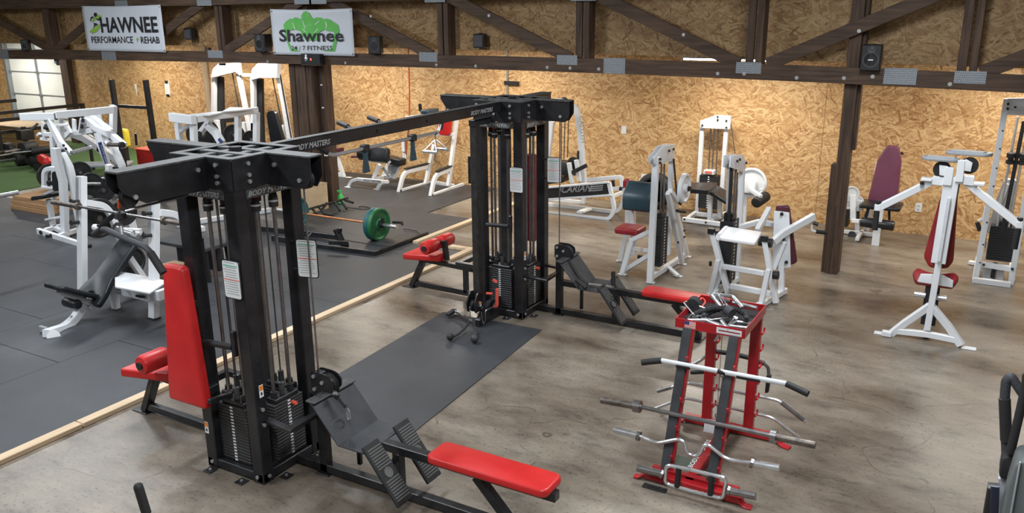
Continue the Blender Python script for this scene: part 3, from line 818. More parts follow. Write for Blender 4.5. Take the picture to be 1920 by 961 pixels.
    for s in (-1, 1):
        a, b = V((1.03, ry + s * .155, .43)), V((1.29, ry + s * .155, .09))
        o = MB().bar(a, b, .150, .022, up=(0, 0, 1), b=.006).to('foot_pedal', 'rubberblk', T)
        sd, u, d = basis(b - a, (0, 0, 1)); mm = MB()
        for i in range(20):
            tt = .04 + i * .0185
            if 8 <= i <= 11: continue
            mm.obox(a + d * tt + u * .012, (.062, .004, .004), (sd, u, d), 0)
        mm.lathe(a + d * .215 + u * .009, u, [(0, .034), (.006, .034), (.006, .026), (.003, .024)], 16)
        mm.to('pedal_ridge', 'ridgegrey', o, kind='stuff')
    MB().bar((1.10, ry - .12, .25), (1.10, ry + .12, .25), .03, .03).to('pedal_axle', 'black', T)
    MB().pad((1.83, ry, .40), .83, .225, .055, rc=.05, r=.018).to('row_seat', 'red', T)
    MB().box(2.13, 2.20, ry - .025, ry + .025, .33, .375).to('end_cap', 'rubberblk', T)
    # ---- lat pulldown seat, out along -x
    ly = .06
    MB().bar((-hx, ly, .315), (-1.24, ly, .350), .055, .05).to('lat_beam', 'black', T)
    MB().bar((-1.17, ly, .37), (-1.36, ly, .01), .055, .075, up=(0, 1, 0)).to('lat_leg', 'black', T)
    MB().box(-1.47, -1.30, ly - .05, ly + .05, 0, .010).to('foot_plate', 'black', T)
    MB().bar((-1.33, ly, .055), (-hx, ly, .045), .05, .06).to('lat_base_rail', 'black', T)
    MB().bar((-.63, ly, .05), (-.63, ly, .40), .05, .05).to('lat_strut', 'black', T)
    MB().prism(rpoly([(-1.33, -.20), (-1.33, .17), (-.90, .10), (-.90, -.09)], .03), (0, ly, .41), (1, 0, 0), (0, 1, 0), (0, 0, 1), .065, .015).to('lat_seat', 'red', T)
    MB().bar((-.87, ly, .38), (-.90, ly, .60), .05, .05).to('roller_post', 'black', T)
    MB().cyl((-.985, ly - .27, .56), (-.985, ly + .27, .56), .03, 14).to('roller_axle', 'rubberblk', T)
    for s in (-1, 1):
        MB().lathe((-.985, ly + s * .028, .56), (0, s, 0), [(0, .045), (.012, .068), (.03, .074), (.20, .074), (.222, .062), (.228, .03), (.23, .028)], 20).to('thigh_roller', 'red', T)
    # ---- adjustable column facing the other tower
    s = 1 if front else -1
    yc = s * (hy + .25)
    o = MB().box(-.10 - .035, -.10 + .035, yc - .035, yc + .035, .24, 1.96).to('adjustable_column', 'columnblack', T)
    m = MB()
    for i in range(26): m.cyl((-.10 + .035, yc, .36 + i * .06), (-.10 + .0362, yc, .36 + i * .06), .006, 6)
    m.to('peg_hole', 'ink', o, kind='stuff')
    MB().bar((-.10, s * hy, 1.99), (-.10, s * (hy + .30), 1.99), .07, .06).to('column_bracket', 'black', T)
    MB().prism([(0, 0), (.42, 0), (.42, .07), (.2, .20), (0, .20)], (-.02, s * (hy - .02), .01), (0, s, 0), (0, 0, 1), (1, 0, 0), .05).to('column_foot', 'black', T)
    MB().prism(rpoly([(-.06, -.06), (.07, -.09), (.09, .02), (.02, .12), (-.06, .11)], .03), (-.10 + .045, yc + s * .06, .22), (0, s, 0), (0, 0, 1), (1, 0, 0), .012).to('swivel_cheek', 'black', T)
    MB().prism(rpoly([(-.06, -.06), (.07, -.09), (.09, .02), (.02, .12), (-.06, .11)], .03), (-.10 - .045, yc + s * .06, .22), (0, s, 0), (0, 0, 1), (1, 0, 0), .012).to('swivel_cheek', 'black', T)
    MB().lathe((-.115, yc + s * .08, .20), (1, 0, 0), [(0, .058), (.005, .062), (.014, .05), (.02, .05), (.028, .062), (.032, .058)], 22).to('pulley', 'rubberblk', T)
    if not front:
        MB().tube([(0.03, yc + .09, .16), (.08, yc + .06, .17), (.085, yc + .06, .36)], .016, 10, .04).to('carriage_handle', 'inkred', T)
        MB().cyl((.0, yc + .14, .53 - .12), (.05, yc + .10, .54 - .12), .016, 10).to('pull_pin', 'inkred', T)
        MB().cyl((-.03, yc + .04, .30), (.03, yc + .06, .30), .013, 10).to('pull_pin', 'inkred', T)
        sticker(T, (-.092 + .05, yc - .07, .22), (1, .1, 0), .04, .05)
    for s2 in (-1,):
        MB().cyl((.03 + .09, -s * hy * 0 - (hy + .01), .96), (.03 - .16, -(hy + .02), .95), .021, 12).to('side_grip', 'rubberblk', T)
        MB().bar((.14, -hy - .01, .90), (.14, -hy - .01, 1.07), .03, .03).to('grip_mount', 'black', T)
    return T
TA = tower((-4.165, 3.715, 0), 'nearer black four-stack cable tower with red seats and a tall red back pad', True)
TB = tower((-4.18, 7.235, 0), 'farther black four-stack cable tower with red seats, at the far end of the single mat', False)
MB().box(-.085, .035, .40, .46, .62, 1.56, .015).to('back_pad', 'darkred', TB)
MB().bar((-.02, .27, .9), (-.02, .41, .9), .04, .04).to('pad_bracket', 'black', TB)
MB().bar((-.02, .27, 1.35), (-.02, .41, 1.35), .04, .04).to('pad_bracket', 'black', TB)
# tall red pad on the near side of the front tower
W = lambda p: (p[0] + 4.165, p[1] - 3.715)
MB().prism(rpoly([(-.175, 0), (.185, 0), (.06, .93), (-.125, .93)], .03), (-.215, -.40, .54), (1, .0, 0), (0, .05, 1), (0, 1, 0), .07, .022).to('back_pad', 'red', TA)
MB().bar((-.12, -.36, .62), (-.12, -.25, .62), .05, .05).to('pad_bracket', 'black', TA)
MB().bar((-.20, -.36, 1.2), (-.20, -.25, 1.2), .05, .05).to('pad_bracket', 'black', TA)
MB().bar((.02, -.26, .60), (.02, -.44, .62), .03, .03).to('pad_bracket', 'black', TA)
MB().box(-.40, -.27, -.33, -.27, .48, .53).to('side_step', 'black', TA)
# rod under the -y arm, copper coloured hanger
MB().cyl((0, -.40, 1.955), (0, -.83, 1.945), .008, 8).to('guide_bar', 'steel', TA)

# crossbeam with pull-up bar
CB = thing('crossover_beam', 'black steel crossbeam joining the tops of the two black cable towers, with chrome bar below', 'beam', (-4.165, 4.0, 0))
MB().box(-.028, .028, .0, 2.95, 2.075, 2.165).to('beam_tube', 'black', CB)
MB().box(-.032, .032, .0, 2.95, 2.165, 2.170, .001).to('beam_top', 'blackdusty', CB)
for y in (.18, 2.42): 
    text_strip(CB, (.030, y, 2.092), (0, 1, 0), .38, .040)
MB().tube([(0, .46, 2.08), (0, .60, 2.0), (0, 1.95, 2.0), (0, 1.99, 2.08)], .014, 12, .05).to('chrome_bar', 'chrome', CB)
MB().cyl((0, .46, 2.085), (0, .55, 2.03), .02, 12).to('bar_sleeve', 'rubberblk', CB)
MB().cyl((0, 2.0, 2.085), (0, 1.975, 2.02), .02, 12).to('bar_sleeve', 'rubberblk', CB)
for y in (.93, 1.30): 
    MB().cyl((-.05, y, 2.14), (-.26, y + .1, 2.16), .012, 10).to('grip_rod', 'black', CB)
    MB().cyl((-.17, y + .06, 2.152), (-.33, y + .135, 2.166), .019, 12).to('pullup_grip', 'rubberblk', CB)
for y, z in ((1.1, 2.12), (1.75, 2.12)):
    MB().cyl((.028, y, z), (.036, y, z), .012, 10).to('bolt', 'black', CB)

# ================================================================ WHITE MACHINES
def B(T, name, mat, pts, w=.055, h=None, f=0.0, up=None, label=None):
    if len(pts) == 2 and not f: return MB().bar(pts[0], pts[1], w, h or w, up=up).to(name, mat, T, label)
    return MB().rbar(pts, w, h or w, f, up=up).to(name, mat, T, label)
def C(T, name, mat, p, q, r, n=14): return MB().cyl(p, q, r, n).to(name, mat, T)
def bolts(T, pts, d, r=.014, mat='plastic'):
    for p in pts: MB().cyl(p, V(p) + V(d) * .018, r, 8).to('bolt', mat, T)
def disc(name, c, ax, R, t, mat='rubberblk', label='', cat='weight plate', group=None, hub='steel', parent=None):
    """weight plate with raised rim, recess and hub"""
    ax = V(ax).normalized(); h = t / 2
    mb = MB().lathe((0, 0, 0), ax, [(-h, R * .16), (-h, R * .30), (-h * .45, R * .36), (-h * .45, R * .80), (-h, R * .86), (-h, R * .97), (-h * .6, R), (h * .6, R), (h, R * .97), (h, R * .86), (h * .45, R * .80), (h * .45, R * .36), (h, R * .30), (h, R * .16)], 32)
    if parent is None:
        T = thing(name, label, cat, c, 0, group); mb.to('plate_disc', mat, T)
        MB().cyl(-ax * (h + .003), ax * (h + .003), R * .15, 16).to('hub_ring', hub, T)
        return T
    o = mb.to(name, mat, parent, loc=c)
    MB().cyl(-ax * (h + .003), ax * (h + .003), R * .15, 16).to('hub_ring', hub, o)
    return o
def rollpad(T, name, mat, p, q, r):
    p, q = V(p), V(q); L = (q - p).length; d = (q - p).normalized()
    return MB().lathe(p, d, [(0, r * .5), (.004, r * .86), (.02, r), (L - .02, r), (L - .004, r * .86), (L, r * .5)], 20).to(name, mat, T)

# ---- arm curl machine with slate roll pad (middle of the concrete)
T = thing('arm_curl_machine', 'white arm curl machine with slate blue arm pad and dark red seat', 'gym machine', (-3.4, 9.2, 0))
B(T, 'upright', 'white', ((0.180, -0.520, 0.008), (0.180, -0.486, 1.446)), .065, .065)
B(T, 'upright', 'white', ((0.180, 0.049, 0.195), (0.180, 0.025, 1.342)), .05, .06)
hp = [(0.200, -0.613, 1.456), (0.200, -0.580, 1.374), (0.200, 0.066, 1.318), (0.200, 0.040, 1.516), (0.200, -0.334, 1.547)]
def slab(T, name, mat, pts, t, r=0.0):
    """flat plate through given outline points (all in one plane)"""
    p = [V(q) for q in pts]; o = p[0]; ax = (p[1] - p[0]).normalized(); nn = ax.cross(p[2] - p[0]).normalized(); ay = nn.cross(ax)
    poly = [((q - o).dot(ax), (q - o).dot(ay)) for q in p]
    return MB().prism(rpoly(poly, r) if r else poly, o, ax, ay, nn, t, min(t * .25, .006)).to(name, mat, T)
slab(T, 'head_plate', 'white', hp, .012)
slab(T, 'head_plate', 'offwhite', [tuple(V(q) + V((-.06, 0, 0))) for q in hp], .012)
bolts(T, ((0.220, -0.480, 1.422), (0.220, -0.475, 1.381), (0.220, -0.057, 1.471), (0.220, -0.202, 1.474), (0.220, -0.041, 1.348)), (1, 0, 0))
for p, q in (((0.180, -0.300, 1.340), (0.180, -0.262, 0.560)), ((0.180, -0.209, 1.325), (0.180, -0.168, 0.538))): C(T, 'guide_rod', 'steel', p, q, .011)
stack(T, .10, .24, -.37, -.16, .16, .72, 16, axis='+x', mat='plastic')
MB().box(.12, .22, -.33, -.20, .72, .78).to('top_plate', 'black', T)
B(T, 'base_rail', 'white', ((0.180, -0.496, 0.073), (0.180, 0.765, 0.017)), .06, .06)
B(T, 'rear_leg', 'white', ((0.210, 0.671, 0.053), (0.210, 0.108, 0.793)), .05, .06)
B(T, 'rear_leg', 'white', ((0.280, 0.279, 0.054), (0.280, -0.183, 0.789), (0.280, -0.331, 1.026)), .05, .06)
B(T, 'brace', 'white', ((0.210, -0.019, 0.068), (0.393, -0.184, 0.030)), .05, .03)
bolts(T, ((0.310, -0.016, 0.380), (0.240, 0.409, 0.419), (0.240, 0.421, 0.335), (0.240, -0.079, 0.052)), (1, 0, 0))
for a in ((0.175, -0.494, 0.000), (0.370, -0.115, 0.000), (0.255, 0.373, 0.000), (0.197, 0.716, 0.000), (-0.229, -0.350, 0.000), (-0.462, 0.142, 0.000)):
    MB().box(a[0] - .05, a[0] + .05, a[1] - .03, a[1] + .03, 0, .01).to('foot_plate', 'white', T)
B(T, 'seat_leg', 'white', ((-0.225, -0.360, 0.023), (-0.114, -0.360, 0.451)), .055, .055)
B(T, 'seat_leg', 'white', ((-0.453, 0.120, 0.012), (-0.372, 0.120, 0.455), (-0.376, 0.120, 0.754)), .055, .055)
B(T, 'seat_tube', 'white', ((-0.114, -0.360, 0.439), (0.150, -0.440, 0.597)), .05, .05)
B(T, 'cross_tube', 'white', ((-0.231, -0.300, 0.031), (0.150, -0.474, 0.324)), .05, .05)
B(T, 'cross_tube', 'white', ((-0.180, -0.100, 0.258), (0.150, -0.447, 0.364)), .045, .045)
B(T, 'mast', 'white', ((-0.210, -0.050, 0.166), (-0.255, -0.050, 0.752)), .06, .06)
MB().pad(V((-0.200, -0.216, 0.520)) + V((0, 0, 0)), .30, .30, .07, rc=.04).to('seat_pad', 'darkred', T)
p0, p1 = V((-0.290, -0.150, 0.900)), V((0.046, -0.150, 0.922))
MB().prism(rpoly([(-.13, -.16), (.10, -.16), (.16, -.02), (.13, .15), (.02, .17), (-.13, .02)], .05), (p0 + p1) / 2, (0, 1, 0), (0, 0, 1), (1, 0, 0), (p1 - p0).length, .02).to('arm_pad', 'slate', T)
B(T, 'pad_arm', 'white', ((-0.397, 0.000, 0.946), (-0.344, 0.000, 0.878)), .04, .04)
C(T, 'arm_grip', 'plastic', (-0.440, 0.000, 0.946), (-0.399, 0.000, 0.941), .022)
MB().pad((-0.503, 0.400, 0.925), .10, .12, .09, (1, 0, 0), (0, 0, 1)).to('back_pad', 'darkred', T)
q = V((0.300, 0.070, 1.009))
MB().lathe(q, (1, 0, 0), [(0, .16), (.01, .175), (.05, .175), (.06, .16), (.06, .15), (.035, .14), (.035, .05), (.08, .05), (.08, .0)], 28).to('cam_wheel', 'white', T)
C(T, 'cam_hub', 'plastic', q + V((.08, 0, 0)), q + V((.11, 0, 0)), .03)
B(T, 'belt', 'rubberblk', ((0.260, -0.136, 1.366), (0.260, 0.037, 0.931)), .012, .035)
B(T, 'pivot_arm', 'white', ((0.300, -0.325, 1.049), (0.300, -0.071, 0.885)), .05, .05)
C(T, 'foot_peg', 'rubberblk', (0.300, -0.073, 0.897), (0.300, 0.054, 0.825), .018)
C(T, 'foot_peg', 'rubberblk', (-0.081, -0.250, 0.211), (0.019, -0.250, 0.210), .022)
C(T, 'foot_peg', 'rubberblk', (0.400, -0.349, 0.837), (0.400, -0.068, 0.764), .018)

# ---- lying leg curl machine by the back wall
T = thing('leg_curl_machine', 'white leg curl machine with black angled bench against the strand board wall', 'gym machine', (-3.5, 11.9, 0))
yb = 12.2
B(T, 'upright', 'white', ((-0.313, 0.300, 0.022), (-0.308, 0.300, 1.323)), .06, .06)
B(T, 'upright', 'white', ((0.041, 0.300, 0.015), (0.051, 0.300, 1.344)), .06, .06)
slab(T, 'head_plate', 'white', [(-0.322, 0.260, 1.312), (0.120, 0.260, 1.318), (0.125, 0.260, 1.511), (-0.089, 0.260, 1.514), (-0.322, 0.260, 1.421)], .07)
bolts(T, ((-0.282, 0.220, 1.357), (-0.061, 0.220, 1.491), (-0.058, 0.220, 1.445), (0.068, 0.220, 1.441), (0.074, 0.220, 1.346)), (0, -1, 0))
for a, b in (((-0.178, 0.300, 1.307), (-0.178, 0.300, 0.527)), ((-0.124, 0.300, 1.310), (-0.124, 0.300, 0.532)), ((-0.068, 0.300, 1.314), (-0.063, 0.300, 0.538))): C(T, 'guide_rod', 'steel', a, b, .010)
B(T, 'cable', 'cable', ((0.129, 0.250, 1.398), (0.215, 0.250, 0.969)), .01, .01)
xa, xb_ = (-0.284, 0.300, 0.334)[0], (-0.007, 0.300, 0.361)[0]
stack(T, xa, xb_, .22, .36, .12, .62, 14, mat='plastic', axis='-y')
MB().box(xa + .06, xb_ - .06, .20, .36, .64, .70).to('top_plate', 'offwhite', T)
MB().box((xa + xb_) / 2 - .05, (xa + xb_) / 2 + .05, .19, .21, .66, .69, .001).to('warning_label', 'inkred', T)
B(T, 'base_rail', 'white', ((-0.335, -0.302, 0.050), (0.310, -0.338, 0.050)), .06, .06)
B(T, 'base_rail', 'white', ((-0.296, 0.176, 0.050), (-0.279, -0.244, 0.050)), .06, .06)
B(T, 'base_rail', 'white', ((-0.276, 0.113, 0.050), (0.159, 0.128, 0.050)), .06, .06)
B(T, 'base_rail', 'white', ((0.065, -0.200, 0.050), (0.125, 0.398, 0.050)), .06, .06)
B(T, 'bench_post', 'white', ((0.015, -0.150, 0.033), (0.007, -0.150, 0.418)), .06, .06)
B(T, 'bench_post', 'white', ((0.123, 0.000, 0.043), (0.104, 0.000, 0.355)), .06, .06)
slab(T, 'bench_pad', 'vinylblk', [(-0.096, -0.974, 0.620), (0.204, -0.936, 0.620), (0.158, -0.349, 0.620), (-0.221, -0.546, 0.620)], .06, .04)
MB().prism(rrect(.50, .42, .05), V((0.128, -0.150, 0.453)) , V((.86, 0, -.42)), (0, 1, 0), V((.42, 0, .86)), .06, .02).to('bench_pad', 'vinylblk', T)
for q in ((-0.375, -0.204, 0.000), (0.192, 0.027, 0.000)): MB().box(q[0] - .04, q[0] + .04, q[1] - .03, q[1] + .03, 0, .012).to('foot_plate', 'plastic', T)
bolts(T, ((-0.301, -0.330, 0.060), (0.030, -0.372, 0.060)), (0, -1, 0))
lettering('MAXIMUS', .10, 'inkgrey', T, V((0.060, 0.260, 0.912)) + V((.02, -.0, 0)), (0, 0, -1), (1, 0, 0), .55)
# round white cam and roller of the curl arm
q = V((0.541, 0.050, 0.613))
MB().lathe(q, (0, -1, 0), [(0, .20), (.01, .215), (.04, .215), (.05, .20), (.05, .19), (.03, .18), (.03, .0)], 30).to('cam_wheel', 'white', T)
MB().pad(q + V((-.03, -.07, -.05)), .22, .20, .06, (1, 0, 0), (0, 0, 1)).to('cam_bracket', 'white', T)
B(T, 'roller_arm', 'white', (q + V((0, -.1, -.08)), (0.760, -0.300, 0.493)), .05, .05)
rollpad(T, 'leg_roller', 'rubberblk', (0.705, -0.350, 0.407), (0.775, -0.050, 0.458), .075)
B(T, 'pin_lever', 'white', ((0.697, -0.100, 0.549), (0.741, -0.100, 0.561), (0.738, -0.100, 0.638)), .02, .02)
C(T, 'foot_peg', 'rubberblk', (0.611, -0.150, 0.091), (0.695, -0.150, 0.094), .02)
B(T, 'cam_post', 'white', (q + V((-.08, 0, -.1)), (q.x - .08, q.y, .02)), .06, .06)

# ---- shoulder tower machine with black belt (behind the accessory rack)
T = thing('overhead_press_machine', 'white lever press machine with maroon back pad, behind the red accessory rack', 'gym machine', (-2.2, 8.8, 0))
B(T, 'upright', 'white', ((-0.220, 0.188, -0.041), (-0.220, -0.037, 1.500)), .05, .06)
B(T, 'belt_guide', 'rubberblk', ((-0.180, -0.059, 0.721), (-0.180, -0.098, 1.522)), .03, .05)
B(T, 'upright', 'white', ((-0.180, 0.431, -0.061), (-0.180, 0.325, 1.418)), .055, .06)
hp = [(-0.160, -0.251, 1.429), (-0.160, 0.285, 1.285), (-0.160, 0.352, 1.411), (-0.160, 0.195, 1.496), (-0.160, -0.243, 1.549)]
slab(T, 'head_plate', 'white', hp, .012); slab(T, 'head_plate', 'white', [tuple(V(q) + V((-.07, 0, 0))) for q in hp], .012)
bolts(T, ((-0.140, 0.028, 1.466), (-0.140, -0.072, 1.466), (-0.140, -0.099, 1.371), (-0.140, 0.299, 1.388)), (1, 0, 0))
for a, b in (((-0.200, 0.135, 1.313), (-0.200, 0.177, 0.493)), ((-0.200, 0.226, 1.297), (-0.200, 0.272, 0.470))): C(T, 'guide_rod', 'steel', a, b, .011)
stack(T, -.26, -.12, -.12, .12, .12, .82, 18, mat='plastic', axis='+x')
MB().box(-.24, -.14, -.06, .06, .82, .90).to('top_plate', 'black', T)
# seat shell
slab(T, 'seat_shell', 'white', [(0.061, -1.247, 0.930), (0.402, -1.275, 0.930), (0.356, -0.854, 0.930), (-0.003, -0.797, 0.930)], .03, .03)
MB().cyl(V((0.030, -1.143, 0.920)) , V((0.004, -0.817, 0.920)), .035, 12).to('shell_roll', 'white', T)
B(T, 'front_leg', 'white', ((-0.323, -0.200, 0.740), (-0.218, -0.200, 0.415), (-0.101, -0.200, 0.061)), .055, .07)
B(T, 'front_leg', 'white', ((0.235, -0.200, 0.723), (0.313, -0.200, 0.408), (0.408, -0.200, 0.039)), .055, .07)
B(T, 'lower_leg', 'white', ((-0.263, -0.300, 0.064), (-0.204, -0.300, 0.443)), .05, .06)
B(T, 'lower_leg', 'white', ((-0.271, -0.100, 0.036), (-0.202, -0.100, 0.284)), .05, .06)
B(T, 'lower_leg', 'white', ((0.286, -0.350, 0.023), (0.336, -0.350, 0.431)), .05, .06)
B(T, 'cross_tube', 'white', ((-0.163, -0.250, 0.362), (0.276, -0.250, 0.350)), .05, .05)
B(T, 'cross_tube', 'white', ((-0.069, -0.250, 0.159), (0.359, -0.250, 0.140)), .055, .055)
B(T, 'base_rail', 'white', ((0.261, -0.484, 0.040), (0.399, 0.250, 0.040)), .06, .06)
B(T, 'base_rail', 'white', ((-0.263, -0.361, 0.040), (-0.172, 0.402, 0.040)), .06, .06)
B(T, 'base_rail', 'white', ((-0.283, -0.265, 0.040), (-0.052, -0.488, 0.040)), .05, .05)
for a in ((-0.314, -0.230, 0.734), (0.247, -0.230, 0.724)): MB().box(a[0] - .04, a[0] + .03, a[1] - .02, a[1] + .04, a[2] - .04, a[2] + .02).to('end_cap', 'plastic', T)
for a in ((-0.275, -0.180, 0.679), (0.283, -0.180, 0.664), (0.200, -0.180, 0.669)): MB().cyl(V(a) - V((.02, 0, 0)), V(a) + V((.03, 0, 0)), .05, 14).to('pivot_bearing', 'plastic', T)
C(T, 'adjust_knob', 'plastic', (0.374, -0.300, 0.362), (0.431, -0.300, 0.367), .045)
# levers and grips
B(T, 'press_lever', 'white', ((0.298, -0.050, 0.644), (0.370, 0.050, 0.722), (0.608, 0.350, 0.869)), .055, .07)
B(T, 'press_lever', 'white', ((0.083, 0.100, 0.696), (0.103, 0.500, 0.861)), .05, .07)
B(T, 'lever_frame', 'white', ((-0.182, 0.100, 0.689), (0.024, 0.400, 0.728), (0.392, 0.400, 0.707)), .055, .055)
B(T, 'grip_hanger', 'white', ((0.593, 0.350, 0.826), (0.599, 0.350, 0.712), (0.648, 0.350, 0.704)), .02, .02, .02)
C(T, 'hand_grip', 'rubberblk', (0.642, 0.350, 0.707), (0.746, 0.400, 0.692), .022)
C(T, 'lever_stop', 'plastic', (0.611, 0.350, 0.797), (0.661, 0.350, 0.782), .02)
C(T, 'hand_grip', 'rubberblk', (-0.118, 0.600, 0.667), (-0.034, 0.600, 0.682), .02)
# back pad on its white board
slab(T, 'pad_board', 'white', [(0.266, 0.150, 0.285), (0.457, 0.150, 0.334), (0.393, 0.150, 0.928), (0.236, 0.150, 0.931)], .02)
MB().prism(rpoly([V(q).xz for q in ((0.287, 0.220, 0.269), (0.506, 0.220, 0.375), (0.373, 0.220, 0.989), (0.236, 0.220, 0.979))], .03), (0, .22, 0), (1, 0, 0), (0, 0, 1), (0, 1, 0), .07, .02).to('back_pad', 'maroon', T)
bolts(T, ((0.323, 0.130, 0.910), (0.412, 0.130, 0.392), (0.358, 0.130, 0.640), (0.363, 0.130, 0.588)), (0, -1, 0), .018)
B(T, 'pad_mast', 'white', ((0.383, 0.150, 0.024), (0.344, 0.150, 0.571)), .06, .06)
B(T, 'mast_brace', 'white', ((0.297, 0.100, 0.303), (0.386, 0.100, 0.620)), .04, .06)
C(T, 'wheel_stop', 'plastic', (-0.322, -0.200, 0.358), (-0.305, -0.200, 0.360), .03)

# ---- leg extension with burgundy back pad
T = thing('leg_extension_machine', 'white leg extension machine with faded burgundy high back pad, right of the slim timber post', 'gym machine', (-1.4, 11.9, 0))
MB().prism(rpoly([V(q).xz for q in ((-0.024, 0.200, 0.474), (0.345, 0.200, 0.476), (0.337, 0.100, 1.056), ((0.283, 0.080, 1.247)), (0.141, 0.080, 1.251), (0.045, 0.100, 1.059))], .03), (0, .15, 0), (1, 0, 0), (0, 0, 1), (0, 1, 0), .08, .025).to('back_pad', 'purple', T)
MB().prism(rrect(.50, .42, .03), V((0.174, -0.050, 0.484)), (1, 0, 0), (0, 1, 0), (0, 0, 1), .05, .015).to('seat_pad', 'vinylblk', T)
rollpad(T, 'shin_roller', 'vinylblk', (-0.031, -0.300, 0.291), (0.386, -0.300, 0.281), .065)
B(T, 'front_leg', 'white', ((0.186, -0.320, 0.001), (0.190, -0.320, 0.502)), .09, .06)
B(T, 'roller_arm', 'white', ((-0.144, -0.200, 0.272), (-0.038, -0.250, 0.286)), .05, .05)
B(T, 'arm_link', 'white', ((-0.131, -0.200, 0.279), (-0.171, -0.150, 0.609)), .07, .05)
B(T, 'arm_link', 'white', ((-0.082, -0.100, 0.391), (-0.096, -0.100, 0.535)), .08, .06)
for a, r in (((-0.204, -0.100, 0.614), .10), ((-0.243, -0.050, 0.501), .11), ((-0.133, -0.050, 0.494), .09)):
    MB().lathe(a, (.35, -1, 0), [(0, r), (.015, r * 1.03), (.03, r), (.03, r * .85), (.02, r * .8), (.02, 0)], 22).to('cam_wheel', 'white', T)
B(T, 'base_rail', 'white', ((-0.343, 0.094, 0.040), (0.119, 0.095, 0.040)), .05, .05)
B(T, 'frame_post', 'white', ((-0.114, 0.200, 0.006), (-0.141, 0.200, 0.285)), .06, .05)
B(T, 'frame_rail', 'white', ((-0.327, 0.200, 0.236), (-0.154, 0.200, 0.242)), .05, .05)
C(T, 'rubber_foot', 'plastic', (-0.169, 0.114, 0.000), (-0.153, -0.007, 0.030), .05)
B(T, 'frame_post', 'plastic', ((0.278, 0.100, 0.261), (0.260, 0.100, 0.423)), .03, .03)
B(T, 'frame_post', 'plastic', ((-0.014, 0.100, 0.265), (0.006, 0.100, 0.396)), .035, .03)
B(T, 'frame_post', 'plastic', ((-0.109, 0.100, 0.198), (-0.129, 0.100, 0.400)), .035, .03)
C(T, 'side_grip', 'plastic', (0.373, -0.100, 0.494), (0.419, -0.100, 0.508), .02)
C(T, 'side_grip', 'plastic', (0.317, 0.200, 1.136), (0.335, 0.200, 1.155), .02)
C(T, 'adjust_handle', 'plastic', (0.012, -0.200, 0.341), (0.035, -0.200, 0.443), .018)
stack(T, -.42, -.24, .10, .30, .10, .55, 10, mat='plastic', axis='-y')
B(T, 'base_rail', 'white', ((-.05, -.25, .04), (-.05, .35, .04)), .05, .05)
B(T, 'back_post', 'white', (( .0, .28, .04), (.05, .22, 1.0)), .06, .05)

# ---- pec deck with red pads, standing alone at right
T = thing('chest_fly_machine', 'white chest fly machine with red kite shaped pad and two swing arms at right', 'gym machine', (-.35, 8.35, 0))
B(T, 'mast', 'white', ((0.009, -0.050, 0.109), (0.027, -0.050, 0.733), (0.021, -0.050, 0.864)), .055, .06)
B(T, 'mast_upper', 'white', ((0.024, -0.050, 0.759), (0.039, -0.050, 1.554)), .12, .07)
B(T, 'mast_rib', 'offwhite', ((0.030, -0.110, 0.786), (0.042, -0.110, 1.378)), .03, .03)
B(T, 'foot_frame', 'white', ((-0.365, -0.122, 0.030), (-0.280, -0.124, 0.030)), .06, .05)
B(T, 'foot_frame', 'white', ((-0.295, -0.080, 0.012), (-0.180, -0.050, 0.143), (0.005, -0.050, 0.341)), .055, .06)
B(T, 'foot_frame', 'white', ((0.303, -0.090, 0.020), (0.180, -0.050, 0.168), (0.014, -0.050, 0.343)), .055, .06)
B(T, 'foot_frame', 'white', ((-0.264, -0.070, 0.051), (0.019, -0.050, 0.061), (0.275, -0.080, 0.060)), .05, .055)
for a in ((-0.368, -0.078, 0.000), (0.378, -0.092, 0.000)): MB().box(a[0] - .07, a[0] + .05, a[1] - .035, a[1] + .035, 0, .012).to('foot_plate', 'white', T)
MB().prism(rpoly([V(q).xz for q in ((-0.053, 0.170, 0.641), (-0.116, 0.170, 0.736), (-0.042, 0.170, 1.334), (0.098, 0.170, 1.338), (0.138, 0.170, 0.723), (0.096, 0.170, 0.652))], .03), (0, .19, 0), (1, 0, 0), (0, 0, 1), (0, 1, 0), .08, .025).to('back_pad', 'darkred', T)
MB().prism(rpoly([V(q).xz for q in ((-0.011, 0.070, 0.669), (-0.029, 0.070, 0.747), (-0.021, 0.070, 1.345), (0.085, 0.070, 1.345), (0.069, 0.070, 0.734), (0.054, 0.070, 0.673))], .02), (0, .10, 0), (1, 0, 0), (0, 0, 1), (0, 1, 0), .03).to('pad_board', 'plastic', T)
MB().prism(rpoly([(-.16, -.08), (.16, -.08), (.20, .03), (.16, .09), (.05, .05), (-.05, .05), (-.16, .09), (-.20, .03)], .03), V((0.007, 0.150, 0.546)), (1, 0, 0), (0, .8, .6), (0, -.6, .8), .07, .02).to('seat_pad', 'darkred', T)
slab(T, 'seat_bracket', 'white', [(-0.134, 0.070, 0.520), (0.166, 0.070, 0.507), (0.162, 0.070, 0.574), (0.064, 0.070, 0.621), (-0.113, 0.070, 0.600)], .02)
C(T, 'foot_roller', 'chrome', (-0.144, 0.070, 0.398), (-0.049, 0.070, 0.397), .028)
C(T, 'foot_roller', 'chrome', (0.036, 0.070, 0.394), (0.129, 0.070, 0.393), .028)
B(T, 'seat_post', 'rubberblk', ((-0.039, 0.150, 0.088), (-0.037, 0.150, 0.562)), .05, .05)
B(T, 'seat_post', 'rubberblk', ((0.038, 0.150, 0.088), (0.035, 0.150, 0.545)), .05, .05)
B(T, 'rear_base', 'white', ((-.0, .0, .03), (.0, .75, .03)), .06, .05)
B(T, 'swing_arm', 'white', ((-0.520, -0.150, 1.233), (-0.178, -0.050, 1.454), (-0.081, -0.030, 1.515)), .05, .06)
B(T, 'swing_arm', 'white', ((0.600, -0.150, 1.206), (0.277, -0.050, 1.423), (0.162, -0.030, 1.507)), .05, .06)
